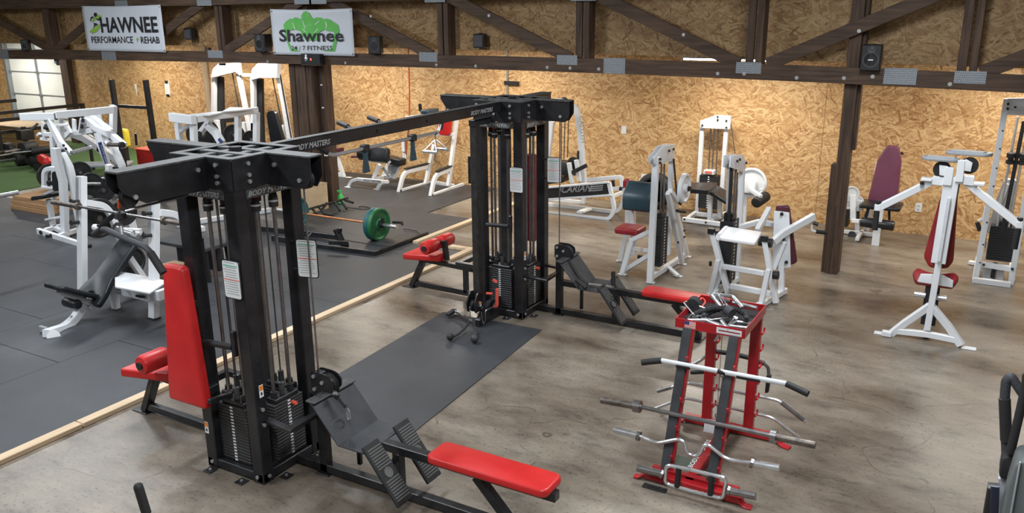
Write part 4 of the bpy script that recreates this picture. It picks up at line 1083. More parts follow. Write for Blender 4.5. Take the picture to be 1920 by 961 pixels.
B(T, 'arm_tip', 'white', ((-0.528, -0.150, 1.264), (-0.527, -0.150, 1.207)), .05, .05)
B(T, 'arm_tip', 'white', ((0.598, -0.150, 1.232), (0.604, -0.150, 1.179)), .05, .05)
C(T, 'hand_grip', 'rubberblk', (-0.530, -0.150, 1.198), (-0.529, -0.150, 1.023), .026)
C(T, 'hand_grip', 'rubberblk', (0.597, -0.150, 1.169), (0.591, -0.150, 0.991), .026)
C(T, 'grip_tip', 'rubberblk', (-0.521, -0.150, 1.270), (-0.522, -0.150, 1.296), .024)
C(T, 'grip_tip', 'rubberblk', (0.599, -0.150, 1.242), (0.598, -0.150, 1.266), .024)
B(T, 'yoke', 'white', ((-0.112, -0.030, 1.512), (0.031, -0.030, 1.505)), .10, .08)
B(T, 'yoke', 'white', ((0.077, -0.030, 1.539), (0.213, -0.030, 1.529)), .10, .08)
B(T, 'yoke_post', 'white', ((0.010, -0.070, 1.480), (0.012, -0.070, 1.642)), .07, .07)
B(T, 'yoke_post', 'white', ((0.099, -0.070, 1.518), (0.095, -0.070, 1.710)), .06, .07)
for p in ((-0.049, -0.050, 1.611), (0.160, -0.050, 1.663)):
    MB().lathe(V(p) + V((0, .02, 0)), (0, -1, 0), [(0, .07), (.005, .072), (.02, .06), (.035, .072), (.04, .07)], 24).to('cam_pulley', 'rubberblk', T)
slab(T, 'cam_cover', 'white', [(-0.061, -0.090, 1.565), (0.002, -0.090, 1.558), (0.032, -0.090, 1.629), (-0.010, -0.090, 1.651), (-0.072, -0.090, 1.655)], .012)
slab(T, 'cam_cover', 'white', [(0.107, -0.090, 1.621), (0.178, -0.090, 1.617), (0.183, -0.090, 1.695), (0.133, -0.090, 1.721), (0.096, -0.090, 1.708)], .012)
for (a, b_, c_) in (((-0.219, -0.050, 1.707), (0.082, -0.050, 1.701), 0), ((-0.034, 0.100, 1.749), (0.316, -0.050, 1.767), 1)):
    a, b_ = V(a), V(b_); d = (b_ - a).normalized(); sd = d.cross(V((0, 0, 1))).normalized()
    MB().prism(rrect((b_ - a).length, .15, .06), (a + b_) / 2, d, sd, d.cross(sd), .03, .008).to('top_paddle', 'grey', T)
    MB().obox((a + b_) / 2 + V((0, 0, .019)), ((b_ - a).length * .36, .035, .004), (d, sd, d.cross(sd)), .001).to('paddle_rib', 'ltgrey', T)
for (a, b_) in (((-0.208, -0.050, 1.512), (-0.111, -0.050, 1.516)), ((0.215, -0.050, 1.516), (0.294, -0.050, 1.503))):
    a, b_ = V(a), V(b_); MB().obox((a + b_) / 2, (.045, .05, .012), (V((1, 0, 0)), V((0, 1, 0)), V((0, 0, 1)))).to('stop_plate', 'white', T)
C(T, 'stop_bumper', 'plastic', (-0.190, -0.100, 1.497), (-0.190, -0.100, 1.472), .018)
for (a, b_) in (((-0.007, -0.020, 1.540), (-0.006, 0.050, 1.366)), ((0.103, -0.020, 1.517), (0.097, 0.050, 1.340))): C(T, 'cable', 'cable', a, b_, .005)

# ---- lat tower at the right edge
T = thing('lat_pulldown_machine', 'tall white lat pulldown tower with black weight stack and grey pad at the right edge', 'gym machine', (.15, 10.9, 0))
B(T, 'upright', 'white', ((-0.166, -0.350, -0.029), (-0.130, -0.350, 2.041)), .06, .07)
B(T, 'upright', 'white', ((0.182, -0.350, -0.002), (0.193, -0.350, 1.288)), .06, .07)
B(T, 'upright', 'offwhite', ((0.197, -0.350, 1.258), (0.185, -0.350, 2.054)), .06, .07)
slab(T, 'head_plate', 'offwhite', [(-0.116, -0.380, 1.880), (0.135, -0.380, 1.875), (0.128, -0.380, 2.066), (-0.126, -0.380, 2.050)], .05)
bolts(T, ((-0.111, -0.420, 1.996), (-0.109, -0.420, 1.946)), (0, -1, 0))
C(T, 'hole_mark', 'plastic', (-0.042, -0.410, 1.963), (-0.042, -0.420, 1.964), .012)
B(T, 'base_rail', 'white', ((-0.192, -0.456, 0.030), (0.183, -0.458, 0.030)), .06, .06)
B(T, 'base_rail', 'white', ((-0.126, -0.300, 0.184), (0.212, -0.300, 0.168)), .06, .06)
B(T, 'base_rail', 'white', ((-.17, -.35, .03), (-.17, .5, .03)), .06, .06)
B(T, 'base_rail', 'white', ((.19, -.35, .03), (.19, .5, .03)), .06, .06)
xa, xb_ = (-0.098, -0.200, 0.310)[0], (0.160, -0.200, 0.345)[0]
stack(T, xa, xb_, -.22, -.08, .22, .62, 14, mat='plastic', axis='')
MB().box(xa + .05, xb_ - .05, -.20, -.10, .62, .68).to('top_plate', 'black', T)
for (a, b_) in (((-0.034, -0.200, 0.579), (0.000, -0.200, 1.840)), ((0.078, -0.200, 0.593), (0.112, -0.200, 1.801))): C(T, 'guide_rod', 'chrome', a, b_, .014)
B(T, 'lift_belt', 'rubberblk', ((0.023, -0.220, 0.559), (0.063, -0.220, 1.800)), .04, .012)
B(T, 'lift_belt', 'rubberblk', ((-0.004, -0.280, 0.032), (0.007, -0.280, 0.215)), .045, .02)
for p in ((-0.006, -0.240, 1.330), (0.105, -0.240, 1.329)):
    MB().lathe(p, (0, 0, 1), [(0, .03), (.01, .045), (.04, .045), (.045, .03), (.07, .03), (.075, .045), (.12, .045), (.13, .03)], 16).to('rod_bumper', 'rubberblk', T)
slab(T, 'grey_pad', 'ltgrey', [(-0.132, 0.100, 0.459), (0.048, 0.100, 0.481), (0.099, 0.100, 1.078), (0.073, 0.100, 1.114), (-0.036, 0.100, 1.105), (-0.079, 0.100, 0.868)], .09, .04)
MB().bar((-0.090, 0.040, 0.478), (0.001, 0.040, 1.064), .05, .01).to('pad_stripe', 'offwhite', T)
slab(T, 'shroud', 'offwhite', [(-0.105, -0.200, -0.006), (0.106, -0.200, -0.017), (0.106, -0.200, 0.142), (-0.131, -0.200, 0.134)], .03)
C(T, 'side_grip', 'rubberblk', (-0.236, -0.150, 0.625), (-0.196, -0.150, 0.532), .025)
B(T, 'grip_tube', 'white', ((-0.227, -0.150, 0.643), (-0.176, -0.150, 0.681), (-0.171, -0.150, 0.811)), .03, .03)
slab(T, 'seat_pad', 'ltgrey', [(-0.139, -0.100, 0.346), (-0.112, -0.100, 0.350), (-0.125, -0.100, 0.496), (-0.153, -0.100, 0.493)], .2)
B(T, 'foot_bar', 'white', ((-0.264, 0.299, 0.030), (-0.198, 0.281, 0.030)), .06, .04)
m = MB()
for q in ((-0.154, -0.390, 0.040), (-0.147, -0.390, 0.222), (-0.142, -0.390, 0.433), (-0.140, -0.390, 0.689), (-0.132, -0.390, 0.879), (-0.129, -0.390, 1.098), (-0.127, -0.390, 1.298), (-0.123, -0.390, 1.511), (-0.123, -0.390, 1.706)): m.cyl(q, V(q) - V((0, .003, 0)), .009, 8)
m.to('adjustment_hole', 'plastic', T, kind='stuff')
bolts(T, ((-0.090, -0.390, 0.034), (0.129, -0.390, 0.028), (-0.107, -0.400, 0.207), (0.173, -0.400, 0.199)), (0, -1, 0))

# ---- leg press style machine with lettered side beam behind the far tower
T = thing('hip_press_machine', 'white sled frame machine with black lettered side beam, behind the farther tower', 'gym machine', (-5.3, 11.5, 0))
yy = 0
slab(T, 'side_beam', 'black', [(-0.689, -0.250, 0.192), (0.460, -0.250, 0.376), (0.428, -0.250, 0.552), (-0.689, -0.250, 0.366)], .05)
B(T, 'beam_edge', 'white', ((-0.696, -0.280, 0.375), (0.447, -0.280, 0.573)), .05, .03)
B(T, 'beam_edge', 'white', ((-0.696, -0.280, 0.191), (0.494, -0.280, 0.385)), .05, .03)
lettering('ICARIAN', .145, 'inkgrey', T, (-0.370, -0.282, 0.328), V((0.113, -0.282, 0.402)) - V((-0.370, -0.282, 0.328)), (0.05, 0, 1), .56, .015, shear=.3)
for k_ in range(5):
    a, b_ = V((0.118, -0.284, 0.409)), V((0.350, -0.284, 0.449)); d = b_ - a
    MB().bar(a + V((.012 * k_, 0, .032 * k_)), a + d + V((.004 * k_, 0, .032 * k_)), .002, .018, up=(0, 0, 1), b=0).to('print_stripe', 'inkgrey', T)
B(T, 'skid', 'white', ((0.434, -0.250, 0.561), (0.538, -0.250, 0.167), (0.463, -0.250, 0.008), (-0.139, -0.250, -0.005), (-0.689, -0.250, -0.012)), .055, .055, .10)
B(T, 'skid', 'white', ((0.458, 0.150, 0.586), (0.516, 0.150, 0.227), (0.431, 0.150, 0.028), (-0.060, 0.150, 0.031), (-0.854, 0.150, 0.026)), .055, .055, .12)
B(T, 'side_rail', 'white', ((-0.181, 0.150, 0.467), (0.458, 0.150, 0.578)), .05, .06)
B(T, 'side_rail', 'white', ((0.069, 0.150, 0.338), (0.506, 0.150, 0.411)), .05, .06)
slab(T, 'rail_cap', 'plastic', [(0.321, 0.100, 0.423), (0.380, 0.100, 0.432), (0.369, 0.100, 0.529), (0.319, 0.100, 0.521)], .03)
B(T, 'end_brace', 'white', ((0.482, -0.200, 0.349), (0.491, 0.100, 0.347)), .045, .05)
B(T, 'cross_plate', 'white', ((-0.039, -0.252, 0.060), (-0.007, 0.036, 0.060)), .10, .03)
B(T, 'stand_post', 'white', ((-0.351, 0.550, 0.005), (-0.345, 0.550, 0.104)), .06, .06)
B(T, 'rear_rail', 'white', ((-1.053, 0.550, 0.010), (-0.339, 0.550, 0.028)), .05, .05)
B(T, 'arch', 'white', ((-0.431, 0.100, 1.594), (-0.286, 0.100, 1.595), (-0.227, 0.100, 1.355), (-0.175, 0.100, 0.913), (-0.129, 0.100, 0.422)), .075, .075, .12)
lettering('CALGYM', .10, 'inkgrey', T, V((-0.204, 0.050, 1.461)), (0.1, 0, -1), (1, 0, .1), .40)
B(T, 'arch_leg', 'white', ((-0.691, 0.100, 1.349), (-0.770, 0.100, 0.744), (-0.785, 0.100, 0.404)), .08, .07)
B(T, 'arch_top', 'white', ((-0.692, 0.100, 1.512), (-0.431, 0.100, 1.594)), .07, .07)
slab(T, 'pulley_bracket', 'offwhite', [(-0.638, -0.050, 1.659), (-0.468, -0.050, 1.621), (-0.369, -0.050, 1.661), (-0.447, -0.050, 1.721), (-0.638, -0.050, 1.709)], .06)
MB().lathe((-0.483, 0.100, 1.658), (0, -1, 0), [(0, .07), (.03, .07), (.035, .05)], 20).to('pulley', 'rubberblk', T)
for (a, b_) in (((-0.478, 0.000, 1.572), (-0.477, 0.000, 0.449)), ((-0.465, 0.100, 1.563), (-0.480, 0.100, 0.787)), ((-0.406, 0.100, 1.556), (-0.420, 0.100, 0.812))): C(T, 'cable', 'cable', a, b_, .007)
MB().box(*[v for p in zip((-0.612, 0.100, 0.557), (-0.370, 0.100, 0.754)) for v in p][:2], .1, .3, *sorted(((-0.612, 0.100, 0.546)[2], (-0.613, 0.100, 0.735)[2]))).to('weight_block', 'plastic', T)
MB().box(*[v for p in zip((-0.485, 0.000, 0.584), (-0.271, 0.000, 0.777)) for v in p][:2], .0, .1, *sorted(((-0.561, 0.000, 0.547)[2], (-0.561, 0.000, 0.609)[2]))).to('weight_block', 'plastic', T)
MB().lathe((-0.406, 0.000, 0.653), (0, -1, 0), [(0, .10), (.03, .105), (.04, .07), (.045, .03)], 20).to('pulley', 'rubberblk', T)
MB().lathe((-0.356, 0.200, 0.719), (0, -1, 0), [(0, .09), (.03, .095), (.04, .05)], 20).to('pulley', 'rubberblk', T)
slab(T, 'bench_pad', 'vinylblk', [(-0.757, 0.100, 0.385), (-0.403, 0.100, 0.449), (-0.404, 0.100, 0.527), (-0.757, 0.100, 0.466)], .35, .02)
B(T, 'guide_post', 'white', ((-0.236, -0.100, 0.458), (-0.294, -0.100, 0.771)), .055, .06)
B(T, 'guide_post', 'white', ((-0.159, 0.000, 0.478), (-0.222, 0.000, 0.806)), .055, .06)
B(T, 'lever_handle', 'rubberblk', ((-0.243, -0.100, 0.622), (-0.001, -0.100, 0.754)), .05, .06)
B(T, 'lever_strip', 'rubberblk', ((-0.222, 0.060, 0.793), (-0.217, 0.060, 0.936)), .03, .03)

# black ribbed tyre by the wall
T = thing('tyre', 'black rubber tyre leaning on the wall behind the arm curl machine', 'tyre', (-4.53, 12.25, 0))
MB().lathe((0, .10, .285), (0, -1, 0), [(0, .15), (.01, .25), (.03, .28), (.13, .28), (.16, .25), (.17, .15), (.08, .13)], 36).to('tyre_tread', 'rubberblk', T)
MB().lathe((0, -.072, .285), (0, -1, 0), [(0, .24), (.006, .23), (.006, .20), (0, .19)], 36).to('sidewall_rib', 'plastic', T)

# ---- dip and knee raise station
T = thing('knee_raise_station', 'white knee raise and dip station with red back pad by the back wall', 'gym machine', (-8.5, 11.8, 0))
for fr in ((T_) for T_ in (((-0.340, -0.422, 0.000), (-0.340, -0.261, 0.322), (-0.340, 0.464, 0.308)), ((0.340, -0.437, 0.004), (0.340, -0.291, 0.338), (0.340, 0.188, 0.366)))):
    B(T, 'step_frame', 'white', fr, .055, .07, .14)
B(T, 'side_rail', 'white', ((-0.340, -0.421, 0.018), (-0.340, 0.525, 0.001)), .055, .06)
B(T, 'side_rail', 'white', ((0.340, -0.437, 0.010), (0.340, 0.570, 0.024)), .055, .06)
for (a, b_) in (((-0.340, -0.212, 0.331), (-0.340, 0.465, 0.320)), ((0.340, -0.240, 0.347), (0.340, 0.188, 0.378))):
    a, b_ = V(a) + V((0, 0, .045)), V(b_) + V((0, 0, .045)); MB().bar(a, b_, .08, .02).to('step_pad', 'rubberblk', T)
B(T, 'upright', 'white', ((-0.340, 0.364, -0.002), (-0.340, 0.766, 0.852), (-0.340, 0.842, 1.029)), .06, .07)
B(T, 'upright', 'white', ((0.340, 0.098, 0.084), (0.340, 0.424, 1.235)), .06, .07)
B(T, 'rear_rail', 'white', ((-0.277, 0.464, 0.030), (0.274, 0.365, 0.030)), .06, .06)
B(T, 'cross_tube', 'white', ((0.022, 0.200, 0.952), (0.417, 0.200, 0.965)), .05, .05)
slab(T, 'back_pad', 'red', [(0.165, 0.150, 0.953), (0.372, 0.150, 0.951), (0.403, 0.150, 1.225), (0.413, 0.150, 1.327), (0.158, 0.150, 1.314), (0.137, 0.150, 1.137)], .08, .05)
B(T, 'arm_rest', 'white', ((-0.340, -0.124, 1.253), (-0.340, 0.575, 1.228)), .05, .04)
C(T, 'hand_grip', 'rubberblk', (-0.200, 0.096, 1.463), (-0.200, 0.113, 1.344), .03)
B(T, 'grip_stem', 'white', ((-0.200, 0.114, 1.353), (-0.200, 0.135, 1.297), (-0.200, 0.328, 1.271)), .03, .03)
MB().pad((0.002, 0.100, 1.352), .16, .35, .07, rc=.03).to('arm_pad', 'slate', T)

# ---- hyperextension bench
T = thing('back_extension_bench', 'low white back extension bench with black pads, left of the knee raise station', 'bench', (-9.6, 11.8, 0))
B(T, 'front_foot', 'white', ((-0.317, -0.480, -0.004), (-0.230, -0.480, 0.120), (-0.073, -0.480, 0.169)), .055, .055, .05)
B(T, 'front_foot', 'white', ((-0.080, -0.480, 0.164), (0.436, -0.480, 0.170), (0.439, -0.300, 0.133)), .055, .055)
B(T, 'front_foot', 'white', ((0.338, -0.480, 0.015), (0.413, -0.480, 0.136), (0.433, -0.300, 0.143)), .055, .055, .05)
for q in ((-0.291, -0.517, 0.000), (0.298, -0.448, 0.000)): MB().box(q[0] - .07, q[0] + .06, q[1] - .03, q[1] + .03, 0, .012).to('foot_plate', 'white', T)
m = lettering('BODY MASTERS', .05, 'ink', T, (0.078, -0.515, 0.154), V((0.476, -0.515, 0.160)) - V((0.078, -0.515, 0.154)), (0, 0, 1), .38)
B(T, 'front_post', 'white', ((0.197, -0.400, 0.172), (0.357, -0.400, 0.450)), .06, .06)
B(T, 'base_spine', 'white', ((0.183, -0.350, 0.162), (0.099, 0.100, 0.132), (0.138, 0.300, 0.130)), .06, .06)
slab(T, 'side_shield', 'white', [(-0.124, 0.200, 0.067), (0.233, 0.200, 0.082), (0.353, 0.200, 0.376), (0.035, 0.200, 0.356)], .03)
slab(T, 'shield_window', 'grey', [(0.061, 0.170, 0.173), (0.234, 0.170, 0.182), (0.318, 0.170, 0.323), (0.090, 0.170, 0.315)], .02)
B(T, 'gas_strut', 'grey', ((0.173, -0.100, 0.343), (0.233, 0.000, 0.150)), .04, .04)
B(T, 'pad_frame', 'offwhite', ((-0.053, -0.300, 0.493), (0.394, -0.300, 0.485)), .05, .06)
B(T, 'pad_frame', 'white', ((0.295, -0.200, 0.586), (0.342, -0.100, 0.423)), .02, .06)
rollpad(T, 'hip_pad', 'vinylblk', (-0.152, -0.300, 0.594), (0.119, -0.300, 0.603), .12)
MB().prism(rrect(.42, .25, .07), V((0.268, -0.300, 0.604)) , (1, 0, 0), (0, .3, 1), (0, -1, .3), .12, .03).to('hip_pad', 'vinylblk', T)
slab(T, 'pad_board', 'rubberblk', [(0.308, -0.250, 0.583), (0.370, -0.150, 0.465), (0.348, -0.100, 0.532), (0.314, -0.200, 0.673)], .03)
MB().pad((0.239, 0.200, 0.412), .34, .22, .12, (1, 0, -.12), (0, 1, 0), rc=.04).to('calf_pad', 'vinylblk', T)
C(T, 'hand_grip', 'maroon', (-0.350, -0.300, 0.517), (-0.210, -0.300, 0.530), .022)
C(T, 'grip_stem', 'chrome', (-0.210, -0.300, 0.530), (-0.133, -0.300, 0.536), .014)
B(T, 'rear_leg', 'white', ((0.028, 0.400, 0.046), (0.083, 0.400, 0.142)), .05, .05)
# white frame leg left of the post (preacher bench)
T = thing('preacher_bench', 'white bench frame with small maroon pad, half hidden behind the thick timber post', 'bench', (-10.6, 12.0, 0))
B(T, 'rear_leg', 'white', ((0.004, 0.000, -0.022), (-0.140, 0.000, 0.390)), .06, .07)
B(T, 'side_rail', 'white', ((-0.170, 0.000, 0.044), (0.002, 0.000, 0.036)), .055, .08)
B(T, 'upright', 'white', ((-0.616, 0.000, -0.066), (-0.127, 0.000, 0.417)), .05, .05)
slab(T, 'small_pad', 'maroon', [(-0.148, 0.000, 0.470), (-0.023, 0.000, 0.483), (-0.017, 0.000, 0.554), (-0.141, 0.000, 0.548)], .15, .02)
B(T, 'side_rail', 'white', ((-0.867, 0.000, 0.079), (-0.176, 0.000, 0.067)), .05, .05)
B(T, 'rear_leg', 'white', ((-0.869, 0.000, -0.088), (-0.865, 0.000, 0.103)), .05, .05)
MB().box((0.082, -0.088, 0.000)[0] - .03, (0.082, -0.088, 0.000)[0] + .10, -.04, .04, 0, .012).to('foot_plate', 'white', T)

# ================================================================ LEFT SIDE
# ---- plate-loaded row machine (nearest of the two white ones at far left)
T = thing('plate_loaded_row_machine', 'large white plate loaded lever machine with curved uprights at far left', 'gym machine', (-11.0, 7.0, 0))
B(T, 'base_rail', 'white', ((-0.646, -0.320, 0.041), (0.490, -0.450, 0.022)), .05, .10, up=(0, 0, 1))
B(T, 'base_rail', 'white', ((-0.544, -0.278, 0.060), (-0.600, 0.094, 0.060)), .06, .06)
B(T, 'base_rail', 'white', ((-0.631, -0.107, 0.060), (-0.184, -0.227, 0.060)), .06, .06)
B(T, 'base_rail', 'white', ((-0.064, -0.403, 0.060), (-0.156, -0.036, 0.060)), .06, .06)
B(T, 'base_rail', 'white', ((0.110, 0.049, 0.080), (0.810, 0.268, 0.080)), .07, .08)
B(T, 'base_rail', 'white', ((0.482, 0.043, 0.080), (0.905, 0.189, 0.080)), .05, .05)
for q in ((-0.506, -0.360, 0.054), (-0.231, -0.380, 0.046)): MB().cyl(q, V(q) + V((0, -.02, 0)), .03, 10).to('bolt_cap', 'plastic', T)
for q in ((-0.319, -0.373, 0.000), (0.666, -0.443, 0.000), (0.689, 0.347, 0.000)): MB().cyl((q[0], q[1], 0), (q[0], q[1], .05), .045, 12).to('rubber_foot', 'plastic', T)
B(T, 'seat_post', 'white', ((-0.807, 0.000, 0.031), (-0.802, 0.000, 0.430)), .06, .07)
C(T, 'foot_bar', 'white', (-0.878, -0.050, 0.126), (-0.497, -0.050, 0.211), .02)
B(T, 'front_upright', 'white', ((-0.141, -0.250, 0.014), (-0.029, -0.250, 0.526), (0.019, -0.250, 0.810), (-0.026, -0.250, 1.066), (-0.023, -0.250, 1.263)), .10, .08)
B(T, 'front_upright', 'white', ((0.105, -0.150, 0.173), (0.078, -0.150, 0.518), (0.087, -0.150, 0.752), (0.050, -0.150, 0.995), (-0.067, -0.150, 1.170)), .09, .08)
B(T, 'inner_upright', 'white', ((-1.037, 0.200, 0.350), (-0.855, 0.200, 0.881), (-0.820, 0.200, 1.144), (-0.792, 0.200, 1.338)), .06, .07)
B(T, 'seat_hoop', 'white', ((-0.775, -0.050, 0.630), (-0.714, -0.050, 0.852), (-0.599, -0.050, 0.907), (-0.403, -0.050, 0.914)), .06, .06, .08)
slab(T, 'seat_pad', 'vinylblk', [(-0.985, 0.000, 0.419), (-0.662, 0.000, 0.477), (-0.653, 0.000, 0.530), (-0.969, 0.000, 0.479)], .32, .02)
slab(T, 'seat_bracket', 'white', [(-0.824, -0.050, 0.519), (-0.731, -0.050, 0.515), (-0.471, -0.050, 0.605), (-0.501, -0.050, 0.639)], .06)
slab(T, 'seat_bracket', 'white', [(-0.756, -0.100, 0.616), (-0.439, -0.100, 0.627), (-0.443, -0.100, 0.662), (-0.742, -0.100, 0.650)], .04)
slab(T, 'chest_pad', 'vinylblk', [(-0.429, -0.100, 0.615), (-0.132, -0.100, 0.628), (-0.082, -0.100, 0.945), (-0.383, -0.100, 0.889)], .10, .04)
B(T, 'hand_lever', 'rubberblk', ((-0.554, -0.100, 0.683), (-0.552, -0.100, 0.739)), .07, .05)
B(T, 'hand_lever', 'rubberblk', ((-0.497, -0.100, 0.681), (-0.487, -0.100, 0.737)), .03, .03)
B(T, 'top_beam', 'white', ((-1.118, -0.023, 1.600), (-0.735, 0.249, 1.600)), .08, .10, up=(0, 0, 1))
B(T, 'beam_cap', 'plastic', ((-0.734, 0.249, 1.600), (-0.715, 0.276, 1.600)), .08, .10, up=(0, 0, 1))
B(T, 'top_beam', 'white', ((-0.695, 0.232, 1.620), (-0.542, 1.043, 1.620)), .08, .10, up=(0, 0, 1))
B(T, 'drop_post', 'white', ((-1.013, 0.500, 1.614), (-1.086, 0.500, 1.177)), .07, .07)
B(T, 'drop_post', 'white', ((-0.816, 1.250, 1.651), (-0.931, 1.250, 1.206)), .09, .07)
B(T, 'drop_plate', 'offwhite', ((-0.836, 1.300, 1.625), (-0.933, 1.300, 1.220)), .03, .05)
B(T, 'curved_lever', 'white', ((-0.812, 0.200, 1.561), (-0.747, 0.200, 1.417), (-0.636, 0.200, 1.243), (-0.440, 0.200, 1.099)), .07, .09)
slab(T, 'lever_plate', 'white', [(-0.363, 0.050, 1.103), (-0.178, 0.050, 1.141), (-0.331, 0.050, 1.284), (-0.469, 0.050, 1.227)], .03)
bolts(T, ((-0.256, 0.020, 1.248), (-0.218, 0.020, 1.204)), (0, -1, 0), .018)
B(T, 'lever_bumper', 'plastic', ((-0.296, 0.000, 1.181), (-0.220, 0.000, 1.121)), .03, .05)
slab(T, 'name_sticker', 'plastic', [(-0.412, -0.020, 1.204), (-0.323, -0.020, 1.135), (-0.305, -0.020, 1.174), (-0.396, -0.020, 1.252)], .006)
C(T, 'weight_horn', 'chrome', (-0.089, 0.000, 1.159), (-0.100, 0.300, 1.190), .028)
B(T, 'horn_plate', 'white', ((-0.086, 0.300, 1.219), (-0.088, 0.300, 1.177)), .03, .03)
B(T, 'handle_bar', 'white', ((-1.531, 0.900, 1.387), (-1.463, 0.900, 1.258), (-1.685, 0.900, 1.119)), .04, .05)
B(T, 'cross_beam', 'white', ((-1.873, 0.653, 1.150), (-1.786, 0.766, 1.120)), .05, .04)
B(T, 'cross_beam', 'white', ((-1.624, 0.600, 1.245), (-1.422, 0.600, 1.247)), .06, .06)
B(T, 'cross_beam', 'white', ((-1.794, 1.000, 1.162), (-1.026, 1.000, 1.293)), .08, .08)
B(T, 'arm_plate', 'white', ((-1.642, 0.600, 1.426), (-1.656, 0.600, 1.161)), .08, .03)
B(T, 'arm_plate', 'white', ((-1.469, 1.000, 1.436), (-1.506, 1.000, 1.222)), .08, .03)
B(T, 'arm_plate', 'white', ((-1.150, 0.950, 1.474), (-1.256, 0.950, 1.244)), .11, .03)
for q in ((-1.130, 0.930, 1.447), (-1.179, 0.930, 1.348)): MB().cyl(q, V(q) + V((0, -.02, 0)), .035, 12).to('bolt_cap', 'plastic', T)
B(T, 'arm_tube', 'white', ((-1.592, 0.500, 1.269), (-1.653, 0.500, 1.235)), .05, .04)
B(T, 'grip_bar', 'white', ((-0.924, 0.318, 1.450), (-0.797, 0.462, 1.450)), .035, .035)
C(T, 'hand_grip', 'rubberblk', (-1.143, 0.305, 1.400), (-1.142, 0.427, 1.400), .022)
MB().cyl((-1.387, 0.500, 1.377), (-1.327, 0.500, 1.383), .05, 12).to('pivot_bearing', 'rubberblk', T)
B(T, 'diagonal_brace', 'white', ((-1.328, 1.100, 1.535), (-1.045, 1.100, 1.412), (-0.755, 1.100, 1.271)), .09, .08)
B(T, 'swing_lever', 'white', ((-1.132, 1.000, 1.429), (-0.922, 1.000, 1.319), (-0.618, 1.000, 1.257), (-0.332, 1.000, 1.101)), .08, .09)
B(T, 'swing_lever', 'white', ((-1.119, 1.100, 1.306), (-1.136, 1.100, 1.232), (-0.668, 1.000, 1.102)), .08, .08)
B(T, 'gusset_ear', 'white', ((-1.292, 1.300, 1.480), (-1.282, 1.300, 1.345)), .12, .03)
B(T, 'rear_upright', 'white', ((-0.787, 0.900, 1.279), (-0.763, 0.900, 1.110), (-0.642, 0.900, 0.804), (-0.525, 0.900, 0.728)), .08, .07)
B(T, 'rear_upright', 'white', ((-0.477, 0.900, 1.119), (-0.384, 0.900, 0.976), (-0.309, 0.900, 0.821), (-0.322, 0.900, 0.703)), .09, .07)
B(T, 'rear_upright', 'white', ((-0.185, 0.600, 0.888), (-0.219, 0.600, 0.622), (-0.341, 0.600, 0.309)), .08, .07)
B(T, 'rear_upright', 'white', ((0.278, 0.500, 0.312), (0.344, 0.500, -0.027)), .08, .07)
slab(T, 'side_sticker', 'inkblue', [(-0.717, 0.840, 1.141), (-0.616, 0.840, 0.821), (-0.548, 0.840, 0.847), (-0.633, 0.840, 1.162)], .006)
lettering('PLATE LOADED', .05, 'paper', T, V((-0.655, 0.833, 1.106)), V((-0.583, 0.833, 0.840)) - V((-0.655, 0.833, 1.106)), (1, 0, .35), .36)
C(T, 'weight_horn', 'rust', (-0.417, 0.800, 1.139), (-0.092, 0.800, 1.155), .03)
MB().lathe((-0.130, 0.800, 1.155), (1, 0, .05), [(0, .045), (.05, .045)], 14).to('horn_collar', 'rubberblk', T)
B(T, 'end_cap', 'plastic', ((-0.374, 1.000, 1.083), (-0.330, 1.000, 1.111)), .04, .05)
B(T, 'low_crossbar', 'white', ((-0.456, 0.200, 0.642), (-0.296, 0.200, 0.666), (-0.299, 0.600, 0.668)), .06, .07)
C(T, 'storage_horn', 'steel', (-0.242, 0.100, 0.689), (-0.059, 0.350, 0.662), .025)
TM = T
for i, (q, R, lab, mt) in enumerate((((-0.823, 0.550, 0.730), .165, 'black iron plate on the inner storage horn of the large white lever machine', 'rubberblk'),
        ((-0.216, 0.300, 0.656), .165, 'black three-spoke plate low on the large white lever machine', 'rubberblk'),
        ((-0.179, 0.450, 0.541), .17, 'black plate with light hub at the right side of the large white lever machine', 'plastic'),
        ((-0.239, 0.700, 0.702), .14, 'black plate showing above the near arm of the front cable tower', 'rubberblk'),
        ((-2.173, 0.900, 0.498), .20, 'large black bumper plate behind the chest pad of the white lever machine', 'plastic'),
        ((1.445, -0.400, 0.564), .17, 'black plate hanging behind the copper coloured hanger', 'rubberblk'))):
    q = V(q) + V((-11.0, 7.0, 0))
    disc('weight_plate', q, (.93, -.30, 0), R, .05, mt, lab, group='iron plates on the white lever machine')
    qq = q - V((-11.0, 7.0, 0)); MB().cyl(qq - V((.93, -.30, 0)) * .30, qq + V((.93, -.30, 0)) * .05, R * .12, 12).to('storage_horn', 'steel', T)
# wooden plank stack beside it
T = thing('plank_stack', 'stack of rough brown wooden blocks on the mats by the turf edge', 'wood', (-13.0, 7.75, .011))
q = V((-0.129, 0.009, 0.000))
for i in range(3):
    for j in range(4):
        MB().box(q.x - .45 + .03 * i, q.x + .55 - .02 * j, q.y - .35 + j * .17 + .012 * i, q.y - .19 + j * .17 + .012 * i, .0 + i * .075, .072 + i * .075, .004).to('plank', 'crate', T)

